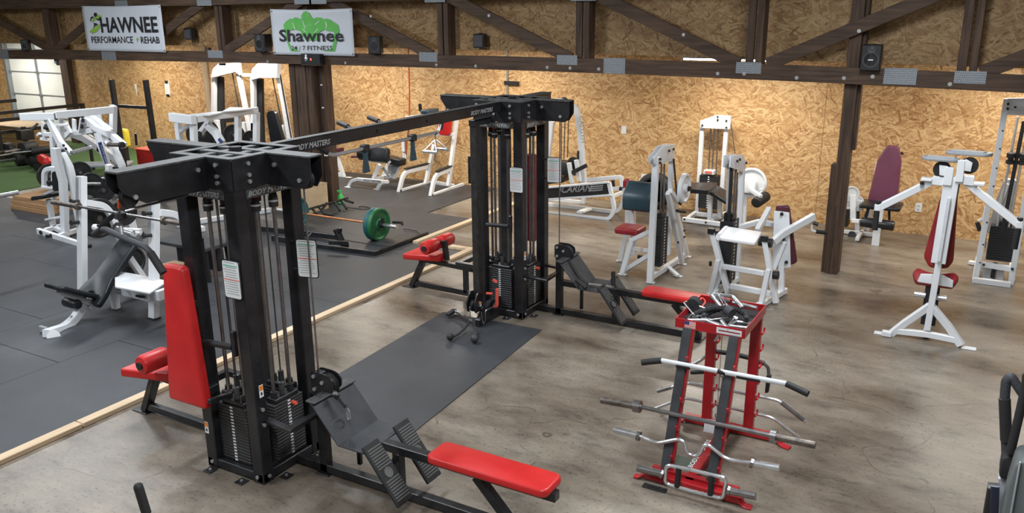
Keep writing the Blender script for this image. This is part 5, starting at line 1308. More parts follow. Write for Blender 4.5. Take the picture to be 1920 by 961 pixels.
# ---- second white lever machine
T = thing('plate_loaded_press_machine', 'smaller white plate loaded machine with canopy beams and blue sticker, behind the near cable tower', 'gym machine', (-9.9, 8.6, 0))
B(T, 'top_beam', 'white', ((-0.212, -0.668, 1.600), (0.374, -0.764, 1.600)), .08, .12, up=(0, 0, 1))
B(T, 'beam_ear', 'white', ((-0.368, -0.550, 1.614), (-0.324, -0.550, 1.565)), .02, .08)
B(T, 'beam_cap', 'plastic', ((0.354, -0.740, 1.600), (0.310, -0.700, 1.593)), .03, .12, up=(0, 0, 1))
B(T, 'top_beam', 'white', ((0.316, -0.691, 1.600), (0.244, 0.495, 1.600)), .08, .09, up=(0, 0, 1))
slab(T, 'canopy_plate', 'offwhite', [(0.076, -0.756, 1.640), (0.441, -0.545, 1.640), (0.287, -0.031, 1.640), (0.154, -0.246, 1.640)], .015)
slab(T, 'canopy_plate', 'offwhite', [(0.335, -0.255, 1.650), (0.419, -0.026, 1.650), (0.439, 0.336, 1.650), (-0.028, 0.236, 1.650)], .015)
B(T, 'front_post', 'white', ((0.298, -0.720, 1.557), (0.259, -0.720, 1.202), (0.212, -0.720, 0.839)), .09, .07)
B(T, 'front_post', 'white', ((-0.298, -0.500, 1.494), (-0.302, -0.500, 1.307), (-0.284, -0.500, 1.140), (-0.324, -0.500, 0.674)), .09, .07)
B(T, 'corner_brace', 'white', ((-0.135, -0.600, 1.398), (0.079, -0.600, 1.504)), .05, .05)
B(T, 'rear_post', 'white', ((0.058, 0.300, 1.558), (-0.001, 0.300, 1.140), (-0.089, 0.300, 0.470)), .09, .07)
B(T, 'rear_post', 'white', ((0.122, 0.600, 1.546), (0.060, 0.600, 1.070), (-0.018, 0.600, 0.422)), .09, .07)
B(T, 'swing_link', 'white', ((0.024, -0.200, 1.514), (-0.219, -0.200, 1.306)), .09, .06)
MB().cyl((-0.164, -0.240, 1.319), V((-0.164, -0.240, 1.319)) + V((0, -.03, 0)), .035, 12).to('bolt_cap', 'plastic', T)
B(T, 'swing_lever', 'white', ((-0.034, -0.200, 1.438), (0.113, -0.200, 1.343), (0.218, -0.200, 1.206)), .09, .09)
slab(T, 'side_sticker', 'inkblue', [(0.219, -0.270, 1.255), (0.285, -0.270, 1.204), (0.329, -0.270, 1.239), (0.269, -0.270, 1.290)], .006)
B(T, 'back_link', 'grey', ((-0.469, 0.200, 1.450), (-0.458, 0.200, 1.367)), .06, .12)
B(T, 'base_rail', 'white', ((-.3, -.72, .04), (.2, .62, .04)), .07, .07)
B(T, 'base_rail', 'white', ((-.45, -.5, .04), (.25, -.72, .04)), .07, .07)
for (q, R, lab) in (((-0.519, 0.100, 1.250), .24, 'big black plate behind the swinging lever of the smaller white lever machine'), ((-0.748, 0.900, 1.117), .17, 'black open plate between the canopy posts'), ((-0.369, 0.900, 1.070), .14, 'black plate at the right canopy post')):
    MB().cyl(V(q) - V((.8, -.6, 0)) * .3, V(q) + V((.8, -.6, 0)) * .05, .025, 12).to('storage_horn', 'steel', T)
    disc('weight_plate', V(q) + V((-9.9, 8.6, 0)), (.8, -.6, 0), R, .05, 'rubberblk', lab, group='plates around the smaller white machine')
# ---- black half rack
T = thing('half_rack', 'black steel half rack with two tall uprights, left of the pale wall stud', 'rack', (-11.9, 8.9, 0))
B(T, 'upright', 'black', ((0.052, 0.000, 1.984), (0.074, 0.000, 1.037), (V((0.074, 0.000, 1.037)) * 1).to_tuple()[:2] + (.02,)), .07, .07)
B(T, 'upright', 'black', ((-0.801, 0.000, 1.966), (-0.783, 0.000, 0.980), (V((-0.783, 0.000, 0.980)) * 1).to_tuple()[:2] + (.02,)), .07, .07)
B(T, 'crossbar', 'black', ((-0.840, 0.000, 1.541), (0.044, 0.000, 1.548)), .04, .05)
B(T, 'base_rail', 'black', ((0.074, 0.000, 1.037)[:2] + (.05,), ((0.074, 0.000, 1.037)[0], .9, .05)), .07, .07)
B(T, 'base_rail', 'black', ((-0.783, 0.000, 0.980)[:2] + (.05,), ((-0.783, 0.000, 0.980)[0], .9, .05)), .07, .07)
C(T, 'bar_hook', 'black', (-0.925, 0.400, 1.027), (-0.939, 0.400, 0.825), .02)
# ---- red tool chest
T = thing('tool_chest', 'low red steel chest on the turf behind the black half rack', 'chest', (-14.3, 10.9, .017))
MB().box(-.45, .65, -.25, .25, .0, .40, .01).to('chest_body', 'redpaint', T)
MB().box(-.47, .67, -.27, .27, .40, .43, .008).to('chest_lid', 'inkred', T)
MB().box(.15, .40, -.268, -.25, .26, .30).to('chest_handle', 'plastic', T)
# sled and bits on the turf
T = thing('push_sled', 'red and black push sled on the turf near the tool chest', 'sled', (-12.9, 9.55, .017))
MB().prism([(-.1, .02), (.35, .02), (.45, .14), (.30, .14)], (0, 0, .0), (.3, -.95, 0), (0, 0, 1), (.95, .3, 0), .10).to('sled_runner', 'redpaint', T)
MB().box(-.25, .35, .1, .6, .12, .17).to('sled_deck', 'black', T); MB().cyl((.05, .35, .17), (.05, .35, .55), .025, 10).to('sled_post', 'steel', T)
for q in ((-.2, .15), (.3, .15), (-.2, .55), (.3, .55)): MB().cyl((q[0], q[1], 0), (q[0], q[1], .12), .03, 8).to('sled_foot', 'rubberblk', T)
T = thing('rower', 'dark low bench with grey top on the turf left of the red chest', 'bench', (-14.0, 9.45, .017))
MB().pad((0, 0, .36), .9, .35, .06, (.8, .6, 0), (-.6, .8, 0)).to('bench_top', 'grey', T)
for s in (-.3, .3): MB().bar((s * .8, s * .6, .0), (s * .8, s * .6, .33), .08, .06).to('bench_leg', 'rubberblk', T)
MB().bar((-.4, -.3, .12), (.4, .3, .12), .05, .05).to('bench_rail', 'rubberblk', T)
# leg press behind the row machine
T = thing('leg_press_sled', 'grey inclined sled machine with maroon pad standing on the turf behind the white lever machine', 'gym machine', (-13.2, 9.6, .017))
B(T, 'sled_rail', 'ltgrey', ((-1.883, -0.300, 0.985), (-1.089, -0.300, 0.841), (-0.087, -0.300, 0.473)), .10, .12)
B(T, 'sled_rail', 'ltgrey', ((-1.383, 0.000, 0.807), (-1.055, 0.000, 0.706), (-0.497, 0.000, 0.478)), .05, .08)
B(T, 'sled_rail', 'grey', ((-0.850, -0.300, 0.797), (-0.091, -0.300, 0.455)), .04, .05)
B(T, 'rail_post', 'ltgrey', ((-0.677, -0.300, 0.605), (-0.612, -0.300, 0.765)), .10, .08)
slab(T, 'shoulder_pad', 'maroon', [(-1.076, 0.200, 0.751), (-0.878, 0.200, 0.690), (-0.870, 0.200, 0.814), (-1.040, 0.200, 0.827)], .12, .02)
slab(T, 'shoulder_pad', 'maroon', [(-1.170, 0.200, 0.596), (-0.816, 0.200, 0.534), (-0.917, 0.200, 0.688), (-1.068, 0.200, 0.702)], .12, .02)
B(T, 'pad_frame', 'white', ((-1.028, 0.100, 0.767), (-0.950, 0.100, 0.858), (-0.759, 0.100, 0.858)), .05, .06)
B(T, 'pad_frame', 'white', ((-1.020, 0.100, 0.719), (-0.786, 0.100, 0.649), (-0.714, 0.100, 0.544)), .08, .08)
B(T, 'rail_leg', 'ltgrey', ((-0.124, -0.300, 0.470)[:2] + (.0,), (-0.124, -0.300, 0.470)), .08, .08)
B(T, 'rail_leg', 'ltgrey', ((-1.766, -0.300, 0.968)[:2] + (.0,), (-1.766, -0.300, 0.968)), .08, .08)
T = thing('steel_tub', 'galvanised round tub on a stand behind the white lever machine', 'tub', (-15.1, 10.4, .017))
q = V((-0.350, 0.000, 0.620)); s0 = q.z - .05
MB().lathe((q.x, 0, s0), (0, 0, 1), [(0, .24), (.02, .26), (.28, .30), (.30, .32), (.31, .29), (.28, .28)], 28).to('tub_wall', 'galv', T)
for i in range(3): MB().bar((q.x + .2 * math.cos(i * 2.1), .2 * math.sin(i * 2.1), 0), (q.x + .2 * math.cos(i * 2.1), .2 * math.sin(i * 2.1), s0), .05).to('stand_leg', 'rubberblk', T)
T = thing('boxing_pad', 'yellow upright pad on the turf behind the blue sticker of the white lever machine', 'pad', (-12.6, 10.1, .017))
q0 = V((-1.667, 0.000, 0.787)); q1 = V((-1.712, 0.000, 0.620))
MB().bar((q1.x, 0, 0), (q1.x, 0, q1.z - .02), .10, .10).to('pad_stand', 'rubberblk', T)
MB().pad((q0.x, -.0, (q0.z + q1.z) / 2 + .03), .18, q0.z - q1.z + .18, .12, (1, 0, 0), (0, 0, 1), .05).to('pad_body', 'yellow', T)
# ---- black bags in a row along the turf
BG = (((-17.377, 9.753, 0.160), (-17.181, 10.470, 0.160), .14, 'longest black padded log lying at the near edge of the turf'), ((-16.849, 9.604, 0.420), (-16.871, 9.910, 0.420), .14, 'short thick black padded log on top of the others'),
      ((-16.703, 9.708, 0.380), (-16.580, 10.020, 0.380), .08, 'slim black padded log on the top right of the row'), ((-17.878, 10.037, 0.200), (-17.877, 10.198, 0.200), .10, 'short black padded log at the left of the row'), ((-18.367, 10.114, 0.200), (-18.419, 10.288, 0.200), .17, 'stubby black drum at the left end of the row'))
for (a, b_, r, lab) in BG:
    a, b_ = V(a), V(b_); T = thing('padded_log', lab, 'log', (a.x, a.y, 0), 0, 'black padded logs by the overhead door')
    d = b_ - a; L_ = d.length; d.normalize()
    MB().lathe((0, 0, a.z), d, [(0, r * .5), (.005, r * .93), (.03, r), (L_ - .03, r), (L_ - .005, r * .93), (L_, r * .5)], 20).to('log_body', 'rubberblk', T)
    MB().cyl(V((0, 0, a.z)) - d * .35, V((0, 0, a.z)), .025, 10).to('log_handle', 'steel', T)
q = (-16.917, 9.874, 0.100)
T = thing('medicine_ball', 'black round ball on the turf edge in front of the padded logs', 'ball', (q[0], q[1], .016)); MB().sphere((0, 0, .17), .17, 1, 18, 12).to('ball_shell', 'rubberblk', T)
q = (-16.247, 9.760, 0.300)
T = thing('red_punch_bag', 'red padded shape among the black logs behind the white lever machine', 'bag', (q[0], q[1], .016))
MB().lathe((-.25, .0, .24), (.55, -.1, -.1), [(0, .04), (.06, .10), (.35, .11), (.42, .05)], 18).to('bag_body', 'red', T)
MB().box(-.3, .3, -.15, .15, 0, .12).to('bag_base', 'rubberblk', T)
# weight block on a post, rails of the rig
T = thing('rig_frame', 'black steel rig rails and posts in front of the overhead door', 'rig', (-18.4, 10.6, .0))
for (a, b_) in (((0.000, -0.540, 0.999), (0.000, 1.470, 0.994)), ((0.000, -0.497, 1.240), (0.000, -0.044, 1.231)), ((0.000, -0.566, 0.857), (0.000, -0.043, 0.844)), ((0.000, -0.613, 0.593), (0.000, 0.504, 0.594))):
    MB().bar(a, b_, .05, .07).to('rig_rail', 'black', T)
for q in ((0.000, 0.014, 0.630), (0.000, 1.457, 0.995), (0.000, -0.540, 0.999)): MB().box(q[0] - .04, q[0] + .04, q[1] - .04, q[1] + .04, .017, q[2] + .03).to('rig_post', 'black', T)
slab(T, 'weight_block', 'plastic', [(0.200, -0.239, 0.416), (0.200, 0.052, 0.397), (0.200, 0.058, 0.608), (0.200, -0.228, 0.619)], .2)
C(T, 'block_handle', 'darkgrey', (0.300, -0.045, 0.588), (0.300, 0.166, 0.725), .025)
# brown crate at left edge
T = thing('wooden_crate', 'weathered brown wooden crate at the left edge beside the overhead door', 'crate', (-19.6, 11.4, .016))
for i in range(4):
    MB().box(-.9, .5, -.35, .35, i * .125, i * .125 + .12, .004).to('plank', 'crate', T)
MB().box(-.95, .55, -.4, .4, .51, .54, .004).to('crate_lid', 'pine_z', T)
# ---- two tall white cable columns
T = thing('dual_cable_machine', 'tall white twin column cable machine with rounded shoulders, left of the thick post', 'gym machine', (-12.7, 11.7, 0))
def column(pts_left, head, slant, blk, top):
    B(T, 'column_post', 'white', pts_left, .09, .08)
    B(T, 'column_shroud', 'rubberblk', blk, .16, .06)
    slab(T, 'column_head', 'white', head, .10)
    B(T, 'slant_rail', 'white', slant, .09, .07)
column(((-0.980, 0.000, 0.718), (-0.794, 0.000, 1.816)), [(-0.794, -0.050, 1.788), (-0.694, -0.050, 1.791), (-0.091, -0.050, 1.913), (-0.001, -0.050, 1.853), (-0.020, -0.050, 2.080), (-0.530, -0.050, 2.059), (-0.699, -0.050, 1.960)], ((-0.111, 0.000, 1.878), (-0.033, 0.000, 1.354), (0.055, 0.000, 0.781)), ((-0.716, 0.080, 1.792), (-0.806, 0.080, 1.028), (-0.794, 0.080, 0.541)), 0)
column(((0.152, 0.000, 0.787), (0.274, 0.000, 1.806)), [(0.267, -0.050, 1.757), (0.358, -0.050, 1.781), (0.537, -0.050, 1.821), (0.993, -0.050, 1.827), (1.026, -0.050, 2.103), (0.513, -0.050, 2.082), (0.360, -0.050, 1.976)], ((0.925, 0.000, 1.906), (1.002, 0.000, 1.358), (1.083, 0.000, 0.697)), ((0.356, 0.080, 1.792), (0.280, 0.080, 1.085), (0.244, 0.080, 0.566)), 0)
B(T, 'link_bar', 'white', ((-0.070, 0.000, 1.852), (0.228, 0.000, 1.856)), .06, .06)
MB().obox((-0.423, -0.060, 2.045), (.10, .04, .025), (V((1, 0, 0)), V((0, 1, 0)), V((0, 0, 1)))).to('rubber_cap', 'rubberblk', T)
for (a, b_) in (((-0.284, 0.000, 1.873), (-0.179, 0.000, 1.070)), ((-0.179, 0.000, 1.070), (-0.117, 0.000, 0.814)), ((0.765, 0.000, 1.871), (0.954, 0.000, 0.689))): B(T, 'pull_cable', 'cable', (a, b_), .02, .02)
for q in ((0.973, 0.000, 1.837), (1.000, 0.000, 1.635), (1.036, 0.000, 1.458), (1.063, 0.000, 1.279), (1.086, 0.000, 1.104), (1.108, 0.000, 0.925), (1.130, 0.000, 0.742)):
    MB().bar(V(q) - V((.06, 0, 0)), V(q) + V((.03, 0, 0)), .02, .02).to('height_peg', 'white', T)
B(T, 'peg_rail', 'rubberblk', ((0.999, -0.020, 1.890), (1.148, -0.020, 0.725)), .02, .02)
B(T, 'low_bracket', 'rubberblk', ((-0.644, 0.000, 0.947), (-0.314, 0.000, 0.980)), .03, .08)
B(T, 'base_frame', 'white', ((-.9, 0, .04), (1.1, 0, .04)), .08, .08)
for x_ in (-.85, -.1, .15, .92): B(T, 'lower_post', 'white', ((x_, 0, .04), (x_, 0, .95)), .08, .08)
T = thing('incline_bench', 'black incline bench back standing behind the near tower top, right of the twin cable columns', 'bench', (-11.1, 10.4, 0))
slab(T, 'back_pad', 'vinylblk', [(0.354, 0.000, 0.868), (0.642, 0.000, 0.907), (0.519, 0.000, 1.385), (0.459, 0.000, 1.415), (0.348, 0.000, 1.395), (0.318, 0.000, 1.319)], .08, .04)
B(T, 'bench_mast', 'rubberblk', (((0.445, 0.060, 0.942)), ((0.445, 0.060, 0.942)[0], 0, .03)), .07, .07)
B(T, 'bench_foot', 'rubberblk', ((-.2, 0, .03), (.6, 0, .03)), .07, .06)

# ---- flat bench / black box behind the near tower, cardboard
T = thing('utility_bench', 'grey topped black bench half hidden behind the near cable tower', 'bench', (-8.42, 6.5, 0.011))
MB().box(-.10, .75, -.25, .15, .36, .41, .01).to('bench_top', 'darkgrey', T)
for (x_, y_) in ((-.07, -.30), (-.07, .12), (.72, -.22), (.72, .12)): MB().bar((x_, y_, 0), (x_ * .97, y_ * .95, .36), .05, .05).to('bench_leg', 'black', T)
MB().box(.0, .72, -.05, .0, .08, .36).to('bench_side', 'plastic', T)
T = thing('cardboard_box', 'small brown cardboard box under the grey bench behind the red back pad', 'box', (-8.1, 6.12, .011)); MB().box(-.12, .12, -.12, .12, 0, .20).to('box_body', 'brownbox', T); MB().box(-.10, .10, -.121, .121, .2, .204, 0).to('box_flap', 'brownbox', T)

# ---- white squat rack with barbell
T = thing('bench_press_rack', 'white barbell rack with white step platform, left of the near cable tower', 'rack', (-7.6, 5.5, 0))
for (x_, zt) in ((-.80, 1.345), (.37, 1.42)):
    p0, p1 = V((x_, -.33, .02)), V((x_, -.33 + .155 * zt, zt)); d = (p1 - p0).normalized()
    B(T, 'upright', 'white', (p0, p1), .09, .07, up=(0, 1, 0))
    nn = V((0, -d.z, d.y)); L_ = (p1 - p0).length
    MB().obox(p0 + d * (L_ * .8) + nn * .037 - V((.026, 0, 0)), (.024, .002, L_ * .19), (V((1, 0, 0)), nn, d), .001).to('wear_strip', 'grey', T)
    MB().obox(p0 + d * (L_ * .8) - V((.046, 0, 0)), (.002, .034, L_ * .19), (V((1, 0, 0)), nn, d), .001).to('wear_strip', 'grey', T)
    MB().box(x_ - .06, x_ + .06, -.375, -.285, 0, .025, .004).to('rubber_foot', 'rubberblk', T)
    for z_ in (.86, 1.08): q = V((x_, -.33 + .155 * z_, z_)); MB().cyl(q + nn * .03, q + nn * .12, .018, 10).to('bar_peg', 'rubberblk', T); MB().cyl(q + nn * .115, q + nn * .13, .028, 10).to('peg_cap', 'rubberblk', T)
B(T, 'rear_brace', 'white', ((-0.750, -0.144, 1.065), (-0.750, 0.049, 0.996), (-0.750, 0.122, 0.876), (-0.750, 0.201, 0.508), (-0.750, 0.251, 0.192)), .06, .07, .10)
B(T, 'rear_brace', 'white', ((0.400, -0.127, 1.082), (0.400, 0.059, 1.026), (0.400, 0.160, 0.894), (0.400, 0.258, 0.413)), .06, .07, .10)
B(T, 'front_leg', 'white', ((-0.204, -0.330, 0.414), (-0.235, -0.330, -0.015)), .075, .06)
MB().box((-0.241, -0.330, -0.019)[0] - .06, (-0.241, -0.330, -0.019)[0] + .06, -.38, -.28, 0, .02, .004).to('rubber_foot', 'rubberblk', T)
B(T, 'platform_rail', 'white', ((-0.182, -0.330, 0.250), (0.353, -0.330, 0.249)), .05, .11, up=(0, 0, 1))
slab(T, 'handle_slot', 'rubberblk', [(0.186, -0.370, 0.251), (0.327, -0.370, 0.257), (0.328, -0.370, 0.236), (0.181, -0.370, 0.224)], .01, .01)
B(T, 'platform_rail', 'white', ((0.709, -0.505, 0.360), (0.694, -0.261, 0.360)), .05, .10, up=(0, 0, 1))
slab(T, 'step_plate', 'white', [(0.213, -0.600, 0.400), (0.689, -0.567, 0.400), (0.521, -0.228, 0.400), (0.193, -0.223, 0.400), (-0.276, -0.254, 0.400)], .02)
B(T, 'platform_rail', 'white', ((0.467, -0.188, 0.380), (0.678, -0.222, 0.380)), .05, .08)
C(T, 'storage_horn', 'rust', (-0.743, 0.200, 0.273), (-0.213, 0.000, 0.376), .025)
MB().cyl((-0.778, 0.220, 0.263), (-0.710, 0.200, 0.272), .055, 14).to('horn_collar', 'rubberblk', T)
for q in ((-0.090, -0.370, 0.241), (0.514, -0.370, 0.309), (0.492, -0.370, 0.193)): MB().cyl(q, V(q) + V((0, -.015, 0)), .016, 8).to('bolt', 'bolt', T)
T = thing('barbell', 'long worn steel barbell resting across the white rack', 'barbell', (-7.6, 5.10, 0))
a, b_ = V((-0.944, 0.000, 1.091)), V((0.984, 0.000, 1.131)) if False else V((0.984, 0.000, 1.131))
zc = (a.z + (0.707, 0.000, 1.115)[2]) / 2
a = V((a.x, 0, zc)); 
MB().cyl(a, a + V((.42, 0, 0)), .025, 14).to('bar_sleeve', 'rust', T)
MB().cyl(a + V((.42, 0, 0)), a + V((.45, 0, 0)), .04, 16).to('bar_collar', 'rust', T)
MB().cyl(a + V((.45, 0, 0)), a + V((1.75, 0, 0)), .014, 12).to('bar_shaft', 'steel', T)
MB().cyl(a + V((1.75, 0, 0)), a + V((1.78, 0, 0)), .04, 16).to('bar_collar', 'rust', T)
MB().cyl(a + V((1.78, 0, 0)), a + V((2.2, 0, 0)), .025, 14).to('bar_sleeve', 'rust', T)
for (q, R, lab) in (((-0.100, -0.470, 0.847), .22, 'big black iron plate low on the rear brace of the white barbell rack'), ((0.150, -0.322, 0.347), .17, 'black iron plate seen edge on behind the incline bench')):
    disc('weight_plate', V(q) + V((-8.35, 6.0, 0)), (1, 0, 0), R, .05, 'rubberblk', lab, group='plates stored on the white barbell rack')
# ---- incline bench with chrome neck
T = thing('adjustable_bench', 'black adjustable incline bench with white curved foot on the mats, leaning into the white rack', 'bench', (-7.8, 4.9, 0))
B(T, 'curved_foot', 'white', ((0.096, -0.579, 0.050), (0.000, -0.324, 0.010), (0.000, -0.206, 0.066), (0.000, -0.120, 0.162)), .075, .075, .15)
MB().cyl(V((0.108, -0.515, 0.000)), V((0.159, -0.544, 0.020)), .06, 16).to('foot_disc', 'white', T)
MB().box((-0.035, -0.506, 0.000)[0] - .05, (-0.035, -0.506, 0.000)[0] + .05, (-0.035, -0.506, 0.000)[1] - .03, (-0.035, -0.506, 0.000)[1] + .0, .02, .08).to('foot_cap', 'grey', T)
B(T, 'post_sleeve', 'chrome', ((0.000, -0.248, 0.095), (0.000, -0.191, 0.061)), .03, .03)
# seat
sa, sb = V((0.000, -0.370, 0.450)), V((0.000, -0.009, 0.252))
dd = (sb - sa); MB().pad((sa + sb) / 2 , .30, dd.length + .06, .055, (1, 0, 0), dd.normalized(), rc=.06).to('seat_pad', 'vinylblk', T)
B(T, 'seat_bracket', 'ltgrey', (sa + V((0, .06, -.06)), sb + V((0, -.05, -.06))), .12, .06)
B(T, 'seat_bracket', 'ltgrey', (V((0.000, -0.195, 0.277)), V((0.000, -0.117, 0.130))), .10, .08)
rollpad(T, 'ankle_roller', 'vinylblk', V((0.000, -0.210, 0.228)) - V((.12, 0, 0)), V((0.000, -0.210, 0.228)) + V((.10, 0, 0)), .05)
# back pad with arched cut-out
ba, bb = V((0.000, -0.070, 0.177)), V((0.000, 0.541, 0.714)); dn = (bb - ba).normalized(); Lb = (bb - ba).length
out = [(-.21, 0), (-.21, Lb * .18), (-.15, Lb * .40), (-.14, Lb), (.14, Lb), (.15, Lb * .40), (.21, Lb * .18), (.21, 0), (.10, 0), (.08, Lb * .12), (0, Lb * .17), (-.08, Lb * .12), (-.10, 0)]
MB().prism(rpoly(out, .03), ba, (1, 0, 0), dn, V((1, 0, 0)).cross(dn), .065, .02).to('back_pad', 'vinylblk', T)
B(T, 'back_spine', 'white', (ba + V((0, .02, -.06)), bb + V((0, .02, -.06))), .05, .05)
C(T, 'neck_tube', 'chrome', (-0.100, 0.460, 0.830), (0.100, 0.496, 0.792), .035)
C(T, 'neck_tube', 'chrome', (-0.050, 0.471, 0.803), (0.150, 0.515, 0.763), .03)
C(T, 'neck_cap', 'rubberblk', (-0.150, 0.480, 0.839), (-0.150, 0.527, 0.809), .055)
B(T, 'support_leg', 'white', ((0.000, 0.439, 0.613), (0, .75, .0)), .06, .06)
# white disc head lever
T = thing('landmine_lever', 'short black lever with a white oval cap beside the barbell on the white rack', 'lever', (-8.2, 5.3, 0))
B(T, 'lever_bar', 'rubberblk', ((0.225, -0.050, 0.893), (0.494, -0.050, 1.047)), .05, .04)
MB().lathe((0.067, -0.050, 0.847), (1, 0, 0), [(0, .02), (.02, .036), (.08, .036), (.10, .02)], 16).to('white_cap', 'white', T)
C(T, 'lever_stem', 'rubberblk', (0.124, -0.050, 0.857), (0.239, -0.050, 0.895), .02)
q = V((0.494, -0.050, 1.047)); MB().box(q.x - .015, q.x + .015, -.03, .0, q.z - .12, q.z + .1).to('lever_mount', 'rubberblk', T)
# ---- lat bar hanging from the near arm of the front tower
T = thing('lat_bar', 'long black bent lat bar hanging by a copper coloured hanger from the near tower arm', 'cable bar', (-4.165, 2.97, 0))
MB().tube([(-0.432, 0.000, 1.739), (-0.337, 0.000, 1.787), (-0.138, -0.040, 1.773), (0.140, -0.070, 1.746), (0.246, -0.070, 1.619)], .017, 12, .05).to('bar_tube', 'darkgrey', T)
MB().tube([(-0.437, 0.000, 1.736), (-0.353, 0.000, 1.779)], .022, 12).to('bar_grip', 'rubberblk', T)
MB().tube([(0.156, -0.070, 1.722), (0.246, -0.070, 1.617)], .022, 12).to('bar_grip', 'rubberblk', T)
C(T, 'hanger_rod', 'cord', (-0.126, -0.020, 1.986), (-0.134, -0.020, 1.934), .010)
C(T, 'hanger_rod', 'rust', (-0.134, -0.020, 1.934), (-0.130, -0.030, 1.831), .006)
MB().lathe((-0.134, -0.020, 1.916), (0, 0, -1), [(0, .012), (.01, .03), (.04, .035), (.05, .015)], 12).to('cable_stop', 'rubberblk', T)
C(T, 'bar_eye', 'chrome', (-0.132, -0.030, 1.830), (-0.117, -0.040, 1.769), .012)

# ---- deadlift area
T = thing('loaded_barbell', 'orange shafted barbell on the mats with green bumper plates at its near end', 'barbell', (-7.95, 8.71, 0))
z_ = .225
MB().cyl((-1.06, 0, z_), (-.64 + .02, 0, z_), .025, 14).to('bar_sleeve', 'chrome', T)
MB().cyl((-.62, 0, z_), (.68, 0, z_), .0145, 12).to('bar_shaft', 'orange', T)
MB().cyl((.70, 0, z_), (1.12, 0, z_), .025, 14).to('bar_sleeve', 'chrome', T)
for x_, nm, mt, lab in ((.75, 'bumper_plate', 'teal', 'teal bumper plate on the orange barbell, inside the green one'), (.815, 'bumper_plate', 'green', 'green bumper plate on the near end of the orange barbell'), (-.68, 'bumper_plate', 'teal', 'teal bumper plate on the far left end of the orange barbell')):
    disc(nm, (-7.95 + x_, 8.71, z_), (1, 0, 0), .225, .062, mt, lab, group='bumper plates on the orange barbell', hub='chrome')
T = thing('spring_collar', 'black clamp collar on the chrome sleeve beside the green plate', 'collar', (-7.95 + .87, 8.71, z_))
MB().lathe((-.02, 0, 0), (1, 0, 0), [(0, .026), (.0, .045), (.05, .045), (.05, .026)], 16).to('collar_ring', 'rubberblk', T)
MB().box(.0, .03, -.02, .02, .03, .10).to('collar_lever', 'rubberblk', T)
T = thing('platform_frame', 'black steel platform frame lying on the mats around the green plated barbell', 'frame', (-7.7, 8.6, .011))
B(T, 'side_channel', 'black', ((1.012, -0.530, 0.030), (1.025, 0.598, 0.030)), .03, .055, up=(0, 0, 1))
B(T, 'front_channel', 'black', ((0.030, -0.618, 0.030), (1.026, -0.542, 0.030)), .03, .06, up=(0, 0, 1))
B(T, 'front_channel', 'black', ((-0.699, -0.628, 0.040), (0.043, -0.631, 0.040)), .03, .08, up=(0, 0, 1))
B(T, 'front_channel', 'black', ((-1.316, -0.326, 0.040), (-0.461, -0.218, 0.040), (0.134, -0.232, 0.060)), .04, .07, up=(0, 0, 1))
B(T, 'bar_jack', 'black', ((0.173, -0.300, 0.196), (0.270, -0.300, -0.014)), .09, .05)
B(T, 'jack_arm', 'black', ((0.361, -0.668, 0.120), (0.593, -0.570, 0.120)), .03, .05)
slab(T, 'jack_plate', 'black', [(0.442, -0.480, -0.005), (0.530, -0.480, -0.006), (0.523, -0.480, 0.102), (0.367, -0.480, 0.056)], .02)
B(T, 'jack_fork', 'black', ((0.138, -0.300, 0.179), (0.168, -0.300, 0.143)), .03, .05); B(T, 'jack_fork', 'black', ((0.240, -0.300, 0.217), (0.235, -0.300, 0.158)), .03, .05)
bolts(T, ((0.481, -0.520, 0.013), (0.555, -0.520, 0.014), (0.840, -0.510, 0.014), (0.914, -0.510, 0.014)), (0, -1, 0), .014, 'bolt')
bolts(T, ((1.000, -0.437, 0.015), (1.000, -0.367, 0.016), (1.000, 0.505, 0.022), (1.000, 0.577, 0.023)), (1, 0, 0), .014, 'bolt')
B(T, 'frame_foot', 'black', ((-0.238, -0.427, 0.050), (-0.275, -0.320, 0.080)), .03, .04)
MB().tube([(0.661, 0.300, 0.215), (0.814, 0.300, 0.227), (0.820, 0.300, 0.191)], .02, 8).to('jack_roller', 'rubberblk', T)
MB().tube([(0.546, 0.672, 0.020), (0.685, 0.685, 0.020), (0.782, 0.677, 0.020), (0.948, 0.517, 0.030)], .008, 6).to('pull_cord', 'cable', T)
T = thing('plywood_box', 'large plain plywood jump box in front of the thick timber post', 'box', (-9.4, 9.5, 0.011))
X_ = -9.05 + 9.4
zt = (0.350, 0.446, 0.397)[2]
MB().box(X_ - .75, X_, -.16, .34, .0, zt, .004).to('box_carcass', 'ply', T)
MB().box(X_ - .755, X_ + .002, -.165, .345, zt, zt + .018, .002).to('box_top', 'pine_z', T)
T = thing('multi_grip_bar', 'black multi grip bar with angled handles leaning against the plywood box', 'barbell', (-8.75, 9.9, 0.011))
MB().tube([(-0.050, -0.783, 0.159), (-0.050, 0.113, 0.157)], .018, 10).to('bar_tube', 'black', T)
for (a, b_) in (((-0.050, -0.692, 0.150), (0.050, -0.716, 0.083)), ((-0.050, -0.549, 0.146), (0.050, -0.554, 0.052)), ((-0.050, -0.197, 0.158), (0.100, -0.260, 0.047)), ((-0.050, -0.045, 0.146), (0.100, -0.096, 0.039))): MB().tube([a, b_], .018, 10).to('angled_grip', 'rubberblk', T)
MB().tube([(0.050, -0.558, 0.053), (0.150, -0.303, -0.032)], .018, 10).to('bar_sleeve', 'rubberblk', T)
MB().tube([(-0.050, 0.044, 0.140), (0.100, 0.068, 0.106)], .02, 10).to('bar_sleeve', 'rubberblk', T)
MB().tube([(-0.050, -0.481, 0.099), (-0.050, -0.367, 0.172)], .02, 10).to('bar_brace', 'rubberblk', T)
q = V((-0.363, 0.300, 0.100)) + V((-8.75, 9.9, 0))
